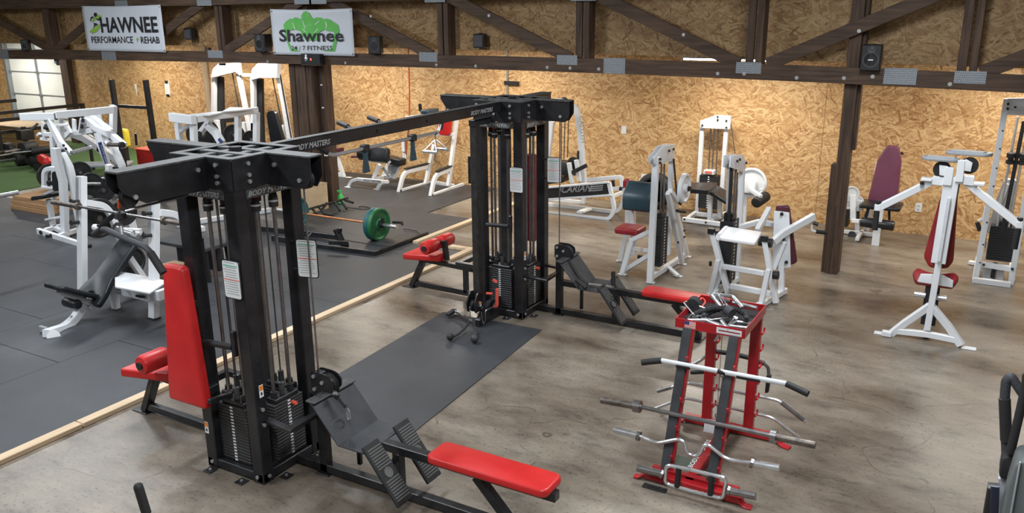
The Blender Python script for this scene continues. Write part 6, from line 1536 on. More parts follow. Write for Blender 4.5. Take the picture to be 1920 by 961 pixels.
T = thing('spray_bottle', 'bright green spray bottle on the floor beside the thick timber post', 'bottle', (q.x, q.y, .011))
MB().lathe((0, 0, 0), (0, 0, 1), [(0, .035), (.01, .045), (.12, .045), (.16, .02), (.18, .018)], 16).to('bottle_body', 'brightgreen', T); MB().box(-.06, .02, -.012, .012, .18, .215).to('spray_head', 'brightgreen', T)
T = MB().tube([(-8.842, 10.004, 0.020), (-8.643, 9.996, 0.020), (-8.481, 10.008, 0.020), (-8.430, 10.131, 0.020), (-8.557, 10.169, 0.020), (-8.685, 10.162, 0.020), (-8.655, 10.102, 0.020)], .007, 6, .05).to('loose_cord', 'cable'); tag(T, 'thin dark cord lying on the mats beside the multi grip bar', 'cord')
# barbell sleeve at the left edge
T = thing('far_barbell', 'chrome barbell end poking in at the left edge over the turf', 'barbell', (-9.87, 5.5, 0))
MB().cyl((0, 0, 1.0), (0, -.42, 1.0), .027, 16).to('bar_sleeve', 'chrome', T); MB().cyl((0, -.42, 1.0), (0, -1.7, 1.0), .014, 10).to('bar_shaft', 'chrome', T)
T = thing('bar_stand', 'black stand carrying the barbell at the left edge', 'stand', (-9.87, 4.4, 0.011))
for s in (0, -.6): MB().box(-.04, .04, s - .04, s + .04, 0, .972).to('stand_post', 'black', T)
MB().box(-.3, .3, -.7, .1, .0, .03).to('stand_base', 'black', T)

# ================================================================ ACCESSORY RACK
T = thing('accessory_rack', 'red steel accessory rack with grip taped legs and a heaped tray on top', 'rack', (-1.45, 5.2, 0))
XL, XR = -.165, .145
for x_ in (XL, XR):
    a, b_ = V((x_, -.385, .05)), V((x_ + .0, -.055, .965)); sd, u, d = basis(b_ - a, (1, 0, 0))
    o = B(T, 'front_leg', 'redpaint', (a, b_), .07, .05, up=(0, 1, 0))
    nrm = V((0, -(b_ - a).z, (b_ - a).y)).normalized()
    MB().obox((a + b_) / 2 + nrm * .038 - V((.006, 0, 0)), (.031, .002, (b_ - a).length / 2 - .01), (V((1, 0, 0)), nrm, (b_ - a).normalized()), .001).to('grip_tape', 'darkgrey', o)
    for t in (.10, .30, .49, .77):
        q = a + (b_ - a) * t + nrm * .04 + V((.04, 0, 0)); MB().tube([q + nrm * -.03, q + nrm * .03, q + nrm * .045 + V((0, 0, .03))], .008, 8, .01).to('bar_hook', 'redpaint', o)
    a2, b2 = V((x_, .47, .05)), V((x_ + .02, .40, .96))
    o = B(T, 'rear_leg', 'redpaint', (a2, b2), .07, .05, up=(0, 1, 0))
    for t in (.12, .27, .41, .55, .70, .84):
        q = a2 + (b2 - a2) * t + V((.04, .01, 0)); MB().tube([q, q + V((0, .05, .0)), q + V((0, .06, .03))], .007, 8, .01).to('bar_hook', 'redpaint', o)
# bases
B(T, 'front_base', 'redpaint', ((-.30, -.45, .035), (.36, -.45, .035)), .06, .05)
B(T, 'front_base_flange', 'redpaint', ((-.26, -.40, .06), (.32, -.40, .06)), .04, .04)
MB().rbar([(-.36, -.47, .008), (-.33, -.47, .008), (-.28, -.46, .05)], .05, .012, .02).to('base_foot', 'redpaint', T)
MB().rbar([(.33, -.46, .05), (.37, -.47, .008), (.42, -.47, .008)], .05, .012, .02).to('base_foot', 'redpaint', T)
B(T, 'rear_base', 'redpaint', ((-.33, .46, .035), (.40, .46, .035)), .06, .05)
MB().rbar([(-.40, .42, .008), (-.34, .44, .008), (-.31, .46, .05)], .05, .012, .02).to('base_foot', 'redpaint', T)
MB().rbar([(.36, .45, .05), (.40, .42, .008), (.46, .40, .008)], .05, .012, .02).to('base_foot', 'redpaint', T)
B(T, 'spine', 'redpaint', ((.0, -.42, .045), (.0, .46, .045)), .06, .06)
lettering('BODY MASTERS', .045, 'paper', T, (-.022, -.30, .0755), (0, 1, 0), (-1, 0, 0), .42, .02, name='lettering')
# tray
tx0, tx1, ty0, ty1, tz = -.255, .20, -.075, .455, .965
MB().box(tx0, tx1, ty0, ty1, tz, tz + .008, .002).to('tray_floor', 'rubberblk', T)
o = MB().box(tx0, tx1, ty0 - .006, ty0, tz - .01, tz + .055, .002).to('tray_rim', 'redpaint', T)
MB().box(tx0, tx1, ty1, ty1 + .006, tz - .01, tz + .055, .002).to('tray_rim', 'redpaint', T)
MB().box(tx0 - .006, tx0, ty0 - .006, ty1 + .006, tz - .01, tz + .055, .002).to('tray_rim', 'redpaint', T)
MB().box(tx1, tx1 + .006, ty0 - .006, ty1 + .006, tz - .01, tz + .055, .002).to('tray_rim', 'redpaint', T)
MB().box(tx0 + .06, tx0 + .135, ty0 - .0075, ty0 - .006, tz - .002, tz + .046, 0).to('flag_sticker', 'paper', o)
MB().box(tx0 + .06, tx0 + .092, ty0 - .0085, ty0 - .0075, tz + .022, tz + .046, 0).to('flag_canton', 'inkblue', o)
m = MB()
for i in range(4):
    z = tz + .002 + i * .012; m.box(tx0 + (.094 if i > 1 else .06), tx0 + .135, ty0 - .0085, ty0 - .0075, z, z + .005, 0)
m.to('flag_stripe', 'inkred', o)
MB().box(tx0 + .275, tx0 + .44, ty0 - .0075, ty0 - .006, tz + .002, tz + .042, 0).to('name_label', 'paper', o)
MB().box(tx0 + .29, tx0 + .43, ty0 - .0085, ty0 - .0075, tz + .018, tz + .026, 0).to('label_print', 'darkred', o)
# bars hung on the front
def cbar(name, label, loc): return thing(name, label, 'cable bar', loc, 0, 'bars on the accessory rack')
T = cbar('pulldown_bar', 'white chipped lat bar with black grips, top bar on the red rack front', (-1.45, 4.97, 0))
MB().tube([(-0.293, 0.000, 0.761), (0.112, 0.000, 0.767), (0.517, 0.000, 0.775)], .0165, 14).to('bar_tube', 'offwhite', T)
MB().tube([(-0.293, 0.000, 0.761), (-0.364, -0.015, 0.745), (-0.420, -0.030, 0.731)], .021, 14).to('bar_grip', 'rubberblk', T)
MB().tube([(0.517, 0.000, 0.775), (0.588, -0.015, 0.762), (0.654, -0.030, 0.750)], .021, 14).to('bar_grip', 'rubberblk', T)
C(T, 'chipped_band', 'rubberblk', (0.211, -0.002, 0.761), (0.358, -0.002, 0.764), .0166)
C(T, 'chipped_band', 'rubberblk', (-0.187, -0.002, 0.752), (-0.095, -0.002, 0.755), .0163)
C(T, 'chipped_band', 'rubberblk', (0.087, -0.001, 0.767), (0.138, -0.001, 0.765), .0168)
q = V((0.117, -0.005, 0.746)); MB().tube([q + V((.012 * math.cos(i * PI / 4), 0, .012 * math.sin(i * PI / 4))) for i in range(8)], .004, 6, closed=True).to('bar_eye', 'steel', T)
T = cbar('barbell', 'dark worn straight barbell, second bar down on the front of the red rack', (-1.45, 4.86, 0))
C(T, 'bar_sleeve', 'rust', (-0.670, 0.000, 0.434), (-0.421, 0.000, 0.447), .025)
C(T, 'bar_collar', 'steel', (-0.431, 0.000, 0.447), (-0.385, 0.000, 0.449), .043)
C(T, 'bar_shaft', 'steel', (-0.390, 0.000, 0.450), (0.476, 0.000, 0.460), .015)
C(T, 'bar_collar', 'steel', (0.470, 0.000, 0.461), (0.507, 0.000, 0.461), .043)
C(T, 'bar_sleeve', 'rust', (0.502, 0.000, 0.461), (0.737, 0.000, 0.466), .025)
T = cbar('curl_bar', 'chrome zigzag curl bar, third bar down on the front of the red rack', (-1.45, 4.80, 0))
C(T, 'bar_sleeve', 'chrome', (-0.545, 0.000, 0.266), (-0.371, 0.000, 0.268), .0225)
C(T, 'bar_collar', 'steel', (-0.378, 0.000, 0.268), (-0.358, 0.000, 0.266), .034)
MB().tube([(-0.363, 0.000, 0.266), (-0.276, 0.000, 0.249), (-0.220, 0.000, 0.253), (-0.094, 0.000, 0.315), (-0.046, 0.000, 0.302), (-0.035, 0.000, 0.229), (0.020, 0.000, 0.219), (0.057, 0.000, 0.253), (0.070, 0.000, 0.308), (0.102, 0.000, 0.328), (0.217, 0.000, 0.261), (0.276, 0.000, 0.260), (0.381, 0.000, 0.278)], .0125, 12, .03).to('bar_shaft', 'chrome', T)
C(T, 'bar_collar', 'steel', (0.378, 0.000, 0.278), (0.396, 0.000, 0.275), .034)
C(T, 'bar_sleeve', 'chrome', (0.390, 0.000, 0.275), (0.552, 0.000, 0.288), .0225)
T = cbar('hammer_bar', 'chrome rectangular hammer bar with two black grips, lowest on the red rack front', (-1.45, 4.66, 0))
C(T, 'bar_sleeve', 'steel', (-0.315, 0.000, 0.113), (-0.149, 0.000, 0.118), .0235)
C(T, 'bar_collar', 'steel', (-0.152, 0.000, 0.119), (-0.136, 0.000, 0.115), .032)
MB().tube([(0.037, 0.000, 0.202), (-0.121, 0.000, 0.191), (-0.124, 0.000, 0.054), (0.068, 0.000, 0.052), (0.255, 0.000, 0.059), (0.271, 0.000, 0.209), (0.128, 0.000, 0.203), (0.038, 0.000, 0.201)], .0125, 12, .035).to('bar_loop', 'chrome', T)
C(T, 'hand_grip', 'rubberblk', (-0.038, 0.000, 0.192), (-0.042, 0.000, 0.056), .019)
C(T, 'hand_grip', 'rubberblk', (0.177, 0.000, 0.201), (0.175, 0.000, 0.064), .019)
C(T, 'bar_collar', 'steel', (0.281, 0.000, 0.130), (0.298, 0.000, 0.128), .032)
C(T, 'bar_sleeve', 'steel', (0.292, 0.000, 0.127), (0.453, 0.000, 0.136), .0235)
# bars on the rear pegs
T = cbar('wide_grip_bar', 'grey wide pull bar with hanging end grips, highest behind the red rack', (-1.45, 5.72, 0))
MB().tube([(-0.308, 0.000, 0.442), (-0.241, 0.000, 0.498), (-0.213, 0.000, 0.541), (-0.140, 0.000, 0.581)], .013, 12, .03).to('bar_tube', 'chrome', T)
MB().tube([(-0.145, 0.000, 0.580), (-0.029, 0.000, 0.588), (0.099, 0.000, 0.582), (0.209, 0.000, 0.559)], .018, 12).to('bar_sleeve', 'darkgrey', T)
MB().tube([(0.209, 0.000, 0.559), (0.242, 0.000, 0.535), (0.249, 0.000, 0.478)], .012, 12, .02).to('bar_end', 'steel', T)
slab(T, 'end_grip', 'plastic', [(0.236, 0.000, 0.475), (0.268, 0.000, 0.482), (0.258, 0.000, 0.347), (0.234, 0.000, 0.337)], .035)
MB().tube([(-0.320, 0.000, 0.375), (-0.216, 0.000, 0.403)], .016, 10).to('end_grip', 'plastic', T)
T = cbar('cambered_bar', 'chrome cambered lat bar with black grip, middle of the back of the red rack', (-1.45, 5.74, 0))
MB().tube([(-0.584, 0.000, 0.153), (-0.464, 0.000, 0.216), (-0.343, 0.000, 0.280), (-0.104, 0.000, 0.285), (0.189, 0.000, 0.289), (0.331, 0.000, 0.289), (0.528, 0.000, 0.167)], .0125, 12, .04).to('bar_tube', 'chrome', T)
C(T, 'bar_grip', 'steel', (0.348, 0.000, 0.278), (0.511, 0.000, 0.181), .017)
C(T, 'bar_grip', 'steel', (-0.584, 0.000, 0.153), (-0.473, 0.000, 0.212), .016)
T = cbar('bent_chrome_bar', 'plain bent chrome bar, lowest on the back of the red rack', (-1.45, 5.75, 0))
MB().tube([(-0.604, 0.000, -0.004), (-0.452, 0.000, 0.092), (-0.371, 0.000, 0.143), (-0.099, 0.000, 0.145), (0.197, 0.000, 0.140), (0.290, 0.000, 0.141), (0.495, 0.000, 0.024)], .0115, 12, .04).to('bar_tube', 'chrome', T)
T = cbar('short_chrome_handle', 'small chrome handle hung below the tray at the back of the red rack', (-1.45, 5.6, 0))
MB().tube([(-0.122, 0.000, 0.710), (-0.088, 0.000, 0.783), (-0.104, 0.000, 0.830)], .011, 10, .01).to('handle_rod', 'chrome', T)
# white block with shackle, chain and scraps under the rack
T = thing('weight_tag', 'white steel block with a shackle hanging from the middle of the red rack', 'block', (-1.4, 5.3, 0))
slab(T, 'block_body', 'white', [(-0.126, 0.000, 0.146), (-0.022, 0.000, 0.151), (-0.020, 0.000, 0.245), (-0.119, 0.000, 0.239)], .03)
q = V((-0.040, 0.000, 0.285)); MB().tube([q + V((.012 * math.cos(i * PI / 4), 0, .02 * math.sin(i * PI / 4))) for i in range(8)], .004, 6, closed=True).to('shackle', 'steel', T)
MB().tube([q + V((0, 0, .02)), (q.x, 0, q.z + .07), (q.x, -.0, .93 + .03)], .002, 6).to('shackle_strap', 'cable', T)
T = thing('floor_panel', 'grey green panel lying on the concrete under the red rack', 'panel', (-1.5, 5.0, 0))
MB().prism([(-.18, -.2), (.12, -.2), (.16, .12), (-.16, .12)], (0, 0, .006), (1, 0, 0), (0, 1, 0), (0, 0, 1), .012).to('panel_sheet', simple('grey_green_sheet', (.10, .12, .09), .7), T)
q = V((0.029, 0.198, 0.010)); T = thing('chain_scrap', 'small tangle of chain on the concrete right of the red rack spine', 'chain', (q.x, q.y, 0))
for i in range(9):
    a = i * .9; MB().tube([V((.03 * math.cos(a) * (i % 3) * .5 + .012 * math.cos(j * PI / 3), .03 * math.sin(a) * (i % 4) * .4 + .018 * math.sin(j * PI / 3), .004)) for j in range(6)], .003, 5, closed=True).to('chain_link', 'steel', T)
T = thing('rubber_foot_pad', 'black rubber pad under the front foot of the red rack', 'pad', (-1.70, 4.70, 0)) 
MB().box(-.02, .14, -.07, -.02, 0, .012).to('pad_body', 'rubberblk', T)
# ---------------------------------------------------------------- handles in the tray (top-level things)
TZ0 = .973
def hnd(name, label, x, y, z, rz):
    return thing(name, label, 'cable handle', (-1.45 + x, 5.2 + y, TZ0 + z), rz, 'cable attachments heaped in the tray')
def stirrup(label, x, y, z, rz, tilt=0.0, s=1.25, mat='chrome'):
    T = hnd('cable_stirrup', label, x, y, z, rz); R_x = Matrix.Rotation(tilt, 3, 'X')
    P_ = [R_x @ V(q) * s for q in ((-.055, 0, .0), (-.06, .02, 0), (-.012, .12, 0), (.012, .12, 0), (.06, .02, 0), (.055, 0, 0))]
    for q in P_: q.z += .017
    MB().tube(P_, .0045, 8, .01).to('handle_strap', 'chrome', T)
    MB().cyl(P_[0] - V((.004, 0, 0)), P_[-1] + V((.004, 0, 0)), .0155, 14).to('handle_grip', mat, T)
stirrup('chrome stirrup handle at the front left of the tray heap', -.13, .02, .0, .5)
stirrup('chrome stirrup handle lying flat at the front middle of the tray', -.01, .0, .002, -.5, .1)
stirrup('chrome stirrup handle standing highest out of the tray heap', .02, .20, .05, 2.3, .9, 1.25)
stirrup('chrome stirrup handle half under the black ropes', -.14, .12, .02, 1.3, .3)
T = hnd('cable_row_bar', 'chrome rectangular row handle at the front right of the tray', .12, .08, .0, .15)
MB().tube([(-.06, -.045, .015), (-.02, .05, .015), (.07, .05, .015), (.06, -.045, .015), (-.06, -.045, .015)], .009, 10, .015).to('handle_loop', 'chrome', T)
T = hnd('v_handle', 'chrome close grip handle leaning diagonally across the tray heap', .05, .13, .03, .6)
MB().tube([(-.10, .12, .13), (-.02, .02, .02), (.04, -.02, .0)], .014, 12, .01).to('handle_bar', 'chrome', T)
MB().tube([(-.10, .12, .13), (.06, .16, .10), (.10, .06, .05)], .014, 12, .02).to('handle_bar', 'chrome', T)
T = hnd('single_bar', 'flat ended chrome bar at the front edge of the tray', .04, -.0, .01, -.9)
MB().tube([(-.03, .0, .03), (.10, .0, .015)], .013, 12).to('bar_tube', 'chrome', T); MB().sphere((.02, -.04, .012), .02, .5).to('bar_knob', 'chrome', T)
def rope(label, pts, r=.015, x=0, y=0, z=0):
    T = hnd('triceps_rope', label, x, y, z, 0)
    P_ = fil(pts, .06, 5)
    MB().tube(P_, r, 10).to('rope_cord', 'ropegrey', T)
    m = MB(); tot = len(P_) - 1; k_ = 0; n_ = 70
    pts3 = []
    for i in range(n_ + 1):
        t = i / n_ * tot; j = min(int(t), tot - 1); q = P_[j].lerp(P_[j + 1], t - j); d = (P_[min(j + 1, tot)] - P_[j]).normalized(); s_, u_, _ = basis(d)
        a = i * .9; pts3.append(q + (s_ * math.cos(a) + u_ * math.sin(a)) * r * .78)
    m.tube(pts3, r * .5, 5).to('rope_strand', 'ropegrey', T)
    return T
T = rope('thick black rope looped across the back of the tray heap', [V((-.12, -.02, .03)), V((-.06, .10, .06)), V((.03, .16, .06)), V((.13, .12, .05)), V((.16, .02, .04))], .018, 0, .10, .0)
MB().sphere((-.12, -.02, .03), .03).to('rope_knob', 'rubberblk', T)
T = rope('second black rope lying left to right over the tray handles', [V((-.17, -.05, .04)), V((-.08, .03, .07)), V((.0, .04, .08)), V((.04, .0, .08))], .016, 0, .10, .01)
MB().cyl((.03, -.0, .085), (.075, -.025, .075), .034, 16).to('rope_knob', 'darkgrey', T)
T = hnd('ankle_strap', 'black webbing ankle strap with red tag hanging over the left rim of the tray', -.21, .18, .04, .4)
MB().lathe((-.02, 0, .02), (.3, 1, 0), [(0, .04), (.0, .046), (.075, .046), (.075, .04)], 18).to('strap_band', 'ropegrey', T)
MB().tube([(.03, .06, .02), (.05, .10, .05), (.08, .09, .02), (.05, .04, .0)], .006, 6, .02).to('strap_tag', 'inkred', T)
T = hnd('steel_bar_handle', 'dark straight chrome bar across the far rim of the tray', -.02, .36, .045, -.1)
MB().cyl((-.14, 0, .02), (.0, .0, .02), .014, 12).to('bar_tube', 'steel', T); MB().cyl((.02, .0, .02), (.20, -.02, .02), .012, 12).to('bar_tube', 'chrome', T)
T = hnd('snap_hook_cluster', 'cluster of chrome snap hooks at the left of the tray', -.17, .06, .02, 0)
for i in range(6):
    MB().tube([V((.03 * (i % 3) + .014 * math.cos(j * PI / 3), .03 * (i // 3) + .026 * math.sin(j * PI / 3), .01 + .012 * (i % 2))) for j in range(6)], .005, 6, closed=True).to('snap_hook', 'chrome', T)

# ---------------------------------------------------------------- attachments on the towers
T = thing('pulley_strap', 'black webbing strap with a steel carabiner lying on the nearer tower bent platform', 'strap', (-3.45, 3.80, 0))
MB().bar((-0.055, -0.080, 0.646), (-0.006, -0.080, 0.619), .045, .02, up=(0, -1, 0)).to('strap_webbing', 'ropegrey', T)
MB().bar((-0.006, -0.080, 0.619), (0.054, -0.080, 0.570), .035, .015, up=(0, -1, 0)).to('strap_webbing', 'darkgrey', T)
MB().cyl((-0.033, -0.090, 0.644), (-0.009, -0.090, 0.653), .012, 10).to('strap_buckle', 'chrome', T)
a, b_ = V((0.067, -0.080, 0.558)), V((0.072, -0.080, 0.479)); d = (b_ - a); s_ = V((.02, -.01, .008))
MB().tube([a, a + d * .2 + s_, a + d * .85 + s_, b_, a + d * .85 - s_, a + d * .2 - s_], .006, 8, closed=True).to('carabiner', 'chrome', T)
T = thing('row_strap_handle', 'black strap with a chrome and black hand grip lying on the farther tower platform', 'strap', (-3.3, 7.25, 0))
B(T, 'strap_webbing', 'ropegrey', ((-.25, .0, .60), (-.10, -.03, .44), (.0, -.06, .41)), .035, .012)
C(T, 'steel_link', 'chrome', (-.0, -.06, .41), (.05, -.05, .41), .012)
z_ = .42
B(T, 'handle_bar', 'chrome', ((.05, -.05, .41), (.24, -.02, .405)), .02, .02)
C(T, 'hand_grip', 'rubberblk', (-.10, -.13, .46), (.02, -.16, .40), .02)
C(T, 'hand_grip', 'rubberblk', (.245, -.02, .42), (.235, -.01, .56), .021)
T = thing('triceps_rope', 'black two ended triceps rope lying on the mat at the foot of the farther tower', 'cable rope', (-4.3, 6.55, 0.014))
K1 = V((0.103, -0.123, 0.100))
def floor_rope(pts):
    P_ = fil(pts, .05, 4); MB().tube(P_, .012, 8).to('rope_cord', 'ropegrey', T)
floor_rope([K1, (0.068, -0.164, 0.040), (0.075, -0.281, 0.020), (0.071, -0.378, 0.020)])
floor_rope([K1, (0.144, -0.120, 0.060), (0.208, -0.178, 0.030), (0.264, -0.280, 0.020)])
MB().sphere(V((0.067, -0.423, 0.035)), .036, 1).to('rope_knob', 'rubberblk', T); MB().sphere(V((0.299, -0.361, 0.040)), .040, 1).to('rope_knob', 'darkgrey', T)
MB().tube([K1 + V((.014 * math.cos(i * PI / 4), 0, .02 * math.sin(i * PI / 4))) for i in range(8)], .005, 6, closed=True).to('steel_ring', 'chrome', T)
T = thing('single_strap_handle', 'black strap handle with flat grip lying beside the triceps rope', 'cable handle', (-4.3, 6.55, 0.014))
MB().bar((-0.297, 0.064, 0.030), (-0.285, 0.184, 0.050), .05, .03).to('flat_grip', 'rubberblk', T)
MB().tube([(-0.265, 0.153, 0.050), (-0.147, 0.084, 0.050), (0.056, -0.073, 0.080)], .009, 6).to('strap_cord', 'ropegrey', T); MB().tube([(-0.249, 0.139, 0.060), (-0.158, 0.129, 0.060), (0.075, -0.092, 0.100)], .007, 6).to('strap_cord', 'steel', T)
T = thing('chain_loop', 'steel cable loop hanging from the farther tower swivel pulley', 'cable', (-4.3, 6.55, 0))
MB().tube([(0.163, -0.221, 0.300), (0.120, -0.153, 0.200), (0.110, -0.133, 0.120)], .005, 6).to('link_rod', 'chrome', T)
MB().tube([(0.186, -0.050, 0.199), (0.192, -0.050, 0.113), (0.209, -0.050, 0.074), (0.229, -0.050, 0.119), (0.229, -0.050, 0.222), (0.259, 0.050, 0.231), (0.227, 0.150, 0.252)], .005, 6, .03).to('cable_loop', 'steel', T)
# things hung on the chrome pull-up bar of the crossbeam
T = thing('rubber_grip_strap', 'slate rubber hanging grip nearer the front tower on the chrome bar', 'grip', (-4.165, 4.97, 0), 0, 'slate rubber grips hung on the chrome bar')
MB().box(-.03, .03, -.03, .03, 1.975, 2.03, .008).to('grip_band', 'rubberblk', T)
MB().prism([(-.012, 0), (.012, 0), (.016, .08), (.035, .175), (-.035, .175), (-.016, .08)], (0, 0, 1.99), (0, 1, 0), (0, 0, -1), (1, 0, 0), .03, .006).to('grip_tongue', 'slate', T)
T2 = copy_tree(T); T2.location = (-4.165, 5.575, 0); T2['label'] = 'slate rubber hanging grip nearer the farther tower on the chrome bar'
T = thing('triangle_handle', 'chrome double triangle row handle hanging from the far end of the chrome bar', 'cable handle', (-4.165, 5.90, 0), 0)
MB().cyl((0, 0, 1.99), (0, 0, 2.0), .02, 10).to('swivel_head', 'rubberblk', T); MB().cyl((0, 0, 1.93), (0, 0, 1.99), .008, 8).to('swivel_stem', 'chrome', T)
for s in (-1, 1):
    MB().tube([(0, s * .01, 1.94), (-.07, s * .085, 1.85), (.07, s * .085, 1.85), (0, s * .01, 1.94)], .006, 8, .01).to('triangle_frame', 'chrome', T)
    MB().cyl((-.07, s * .085, 1.85), (.07, s * .085, 1.85), .014, 12).to('triangle_grip', 'chrome', T)

# ---------------------------------------------------------------- banners
def banner(name, label, x0, x1, z0, z1):
    T = thing(name, label, 'banner', (x0, 9.90, z0))
    nx, nz = 26, 14; vs = []; fs = []; Wd, Hd = x1 - x0, z1 - z0
    for j in range(nz + 1):
        for i in range(nx + 1):
            u, v = i / nx, j / nz
            sag = .014 * math.sin(PI * u) * (v ** 3) + .006 * math.sin(9 * u + 3 * v) * v * (1 - v)
            yy = .004 * math.sin(7 * u + 5 * v) * math.sin(PI * u) + .003 * math.sin(13 * v + 4 * u)
            vs.append((u * Wd, -.004 + yy * .5, v * Hd - sag))
    for j in range(nz):
        for i in range(nx):
            a = j * (nx + 1) + i; fs.append((a, a + 1, a + nx + 2, a + nx + 1))
    m = MB().add(vs, fs); o = m.to('banner_sheet', 'vinylbanner', T)
    sd = o.modifiers.new('thick', 'SOLIDIFY'); sd.thickness = .002
    for (x, z) in ((.03, .03), (Wd - .03, .03), (.03, Hd - .035), (Wd - .03, Hd - .035)):
        MB().lathe((x, -.006, z), (0, -1, 0), [(0, .013), (.002, .013), (.003, .006)], 10).to('grommet', 'steel', T)
    return T
def ink(T, pts, mat, dy=-.0145, name='print'):
    p_ = [(V(q).x, V(q).z) for q in pts]
    return MB().prism(p_, (0, dy, 0), (1, 0, 0), (0, 0, 1), (0, 1, 0), .0008).to(name, mat, T)
def words(T, s, mat, a, b_, top, bold=.012, dy=-.015, sp=1.0):
    """words from point a to point b along the baseline, reaching up to z of top"""
    a, b_ = V(a), V(b_)
    o = lettering(s, 1.0, mat, T, (0, 0, 0), (1, 0, 0), (0, 0, 1), 1.0, bold)
    zs = [v.co.z for v in o.data.vertices]; h = max(zs) - min(zs); k = (V(top).z - a.z) / h; wd = b_.x - a.x; sl = (b_.z - a.z) / wd
    z0_ = min(zs)
    for v in o.data.vertices:
        x = v.co.x * wd; v.co = (a.x + x, dy, a.z + (v.co.z - z0_) * k + sl * x)
    return o
T = banner('banner', 'white banner with black HAWNEE lettering and a running figure, left one on the truss', -14.69, -12.545, 2.355, 3.137)
words(T, 'HAWNEE', 'ink', (0.485, 0.000, 0.316), (2.021, 0.000, 0.328), (0.546, 0.000, 0.581), .025)
words(T, 'PERFORMANCE', 'ink', (0.169, 0.000, 0.135), (1.328, 0.000, 0.144), (0.196, 0.000, 0.251), .01)
words(T, 'REHAB', 'ink', (1.536, 0.000, 0.145), (2.024, 0.000, 0.150), (1.559, 0.000, 0.258), .01)
ink(T, [(1.415, 0.000, 0.205), (1.482, 0.000, 0.205), (1.485, 0.000, 0.222), (1.418, 0.000, 0.222)], 'limegreen'); ink(T, [(1.428, 0.000, 0.167), (1.449, 0.000, 0.167), (1.465, 0.000, 0.245), (1.444, 0.000, 0.245)], 'limegreen', -.0152)
ink(T, [(0.334, 0.000, 0.633), (0.351, 0.000, 0.656), (0.394, 0.000, 0.666), (0.430, 0.000, 0.654), (0.428, 0.000, 0.629), (0.406, 0.000, 0.599), (0.364, 0.000, 0.591), (0.340, 0.000, 0.609)], 'ink', -.016)
ink(T, [(0.210, 0.000, 0.513), (0.230, 0.000, 0.575), (0.279, 0.000, 0.601), (0.332, 0.000, 0.588), (0.304, 0.000, 0.572), (0.260, 0.000, 0.566), (0.228, 0.000, 0.518)], 'ink', -.016)
ink(T, [(0.445, 0.000, 0.632), (0.554, 0.000, 0.608), (0.468, 0.000, 0.527), (0.425, 0.000, 0.546), (0.363, 0.000, 0.551), (0.287, 0.000, 0.498), (0.258, 0.000, 0.513), (0.303, 0.000, 0.566), (0.372, 0.000, 0.589), (0.420, 0.000, 0.594)], 'limegreen')
ink(T, [(0.387, 0.000, 0.568), (0.450, 0.000, 0.551), (0.521, 0.000, 0.603), (0.480, 0.000, 0.532), (0.436, 0.000, 0.527), (0.387, 0.000, 0.551)], 'ink', -.0165)
ink(T, [(0.295, 0.000, 0.486), (0.371, 0.000, 0.484), (0.419, 0.000, 0.453), (0.361, 0.000, 0.443), (0.314, 0.000, 0.431), (0.288, 0.000, 0.402), (0.276, 0.000, 0.407), (0.304, 0.000, 0.455)], 'ink', -.016)
ink(T, [(0.275, 0.000, 0.399), (0.366, 0.000, 0.431), (0.417, 0.000, 0.443), (0.456, 0.000, 0.474), (0.467, 0.000, 0.455), (0.448, 0.000, 0.407), (0.352, 0.000, 0.334), (0.242, 0.000, 0.308), (0.230, 0.000, 0.324), (0.134, 0.000, 0.328), (0.200, 0.000, 0.368)], 'limegreen')
ink(T, [(0.211, 0.000, 0.290), (0.221, 0.000, 0.319), (0.240, 0.000, 0.319)], 'ink', -.016)
T = banner('banner', 'white banner reading Shawnee over a green flexing torso, right one on the truss', -10.015, -8.385, 2.365, 3.045)
ink(T, [(0.265, 0.000, 0.448), (0.323, 0.000, 0.498), (0.424, 0.000, 0.542), (0.464, 0.000, 0.527), (0.508, 0.000, 0.558), (0.589, 0.000, 0.546), (0.638, 0.000, 0.521), (0.647, 0.000, 0.584), (0.692, 0.000, 0.633), (0.745, 0.000, 0.647), (0.798, 0.000, 0.622), (0.845, 0.000, 0.555), (0.869, 0.000, 0.531), (0.951, 0.000, 0.556), (1.042, 0.000, 0.549), (1.092, 0.000, 0.520), (1.133, 0.000, 0.539), (1.209, 0.000, 0.520), (1.357, 0.000, 0.444), (1.373, 0.000, 0.363), (1.329, 0.000, 0.268), (1.259, 0.000, 0.065), (1.043, 0.000, 0.066), (1.204, 0.000, 0.103), (1.261, 0.000, 0.229), (1.272, 0.000, 0.353), (1.142, 0.000, 0.358), (1.092, 0.000, 0.381), (0.983, 0.000, 0.342), (0.960, 0.000, 0.245), (0.891, 0.000, 0.216), (0.703, 0.000, 0.219), (0.631, 0.000, 0.302), (0.609, 0.000, 0.351), (0.489, 0.000, 0.380), (0.320, 0.000, 0.347), (0.315, 0.000, 0.240), (0.389, 0.000, 0.101), (0.578, 0.000, 0.056), (0.370, 0.000, 0.056), (0.325, 0.000, 0.150), (0.272, 0.000, 0.359)], 'logogreen', name='torso_print')
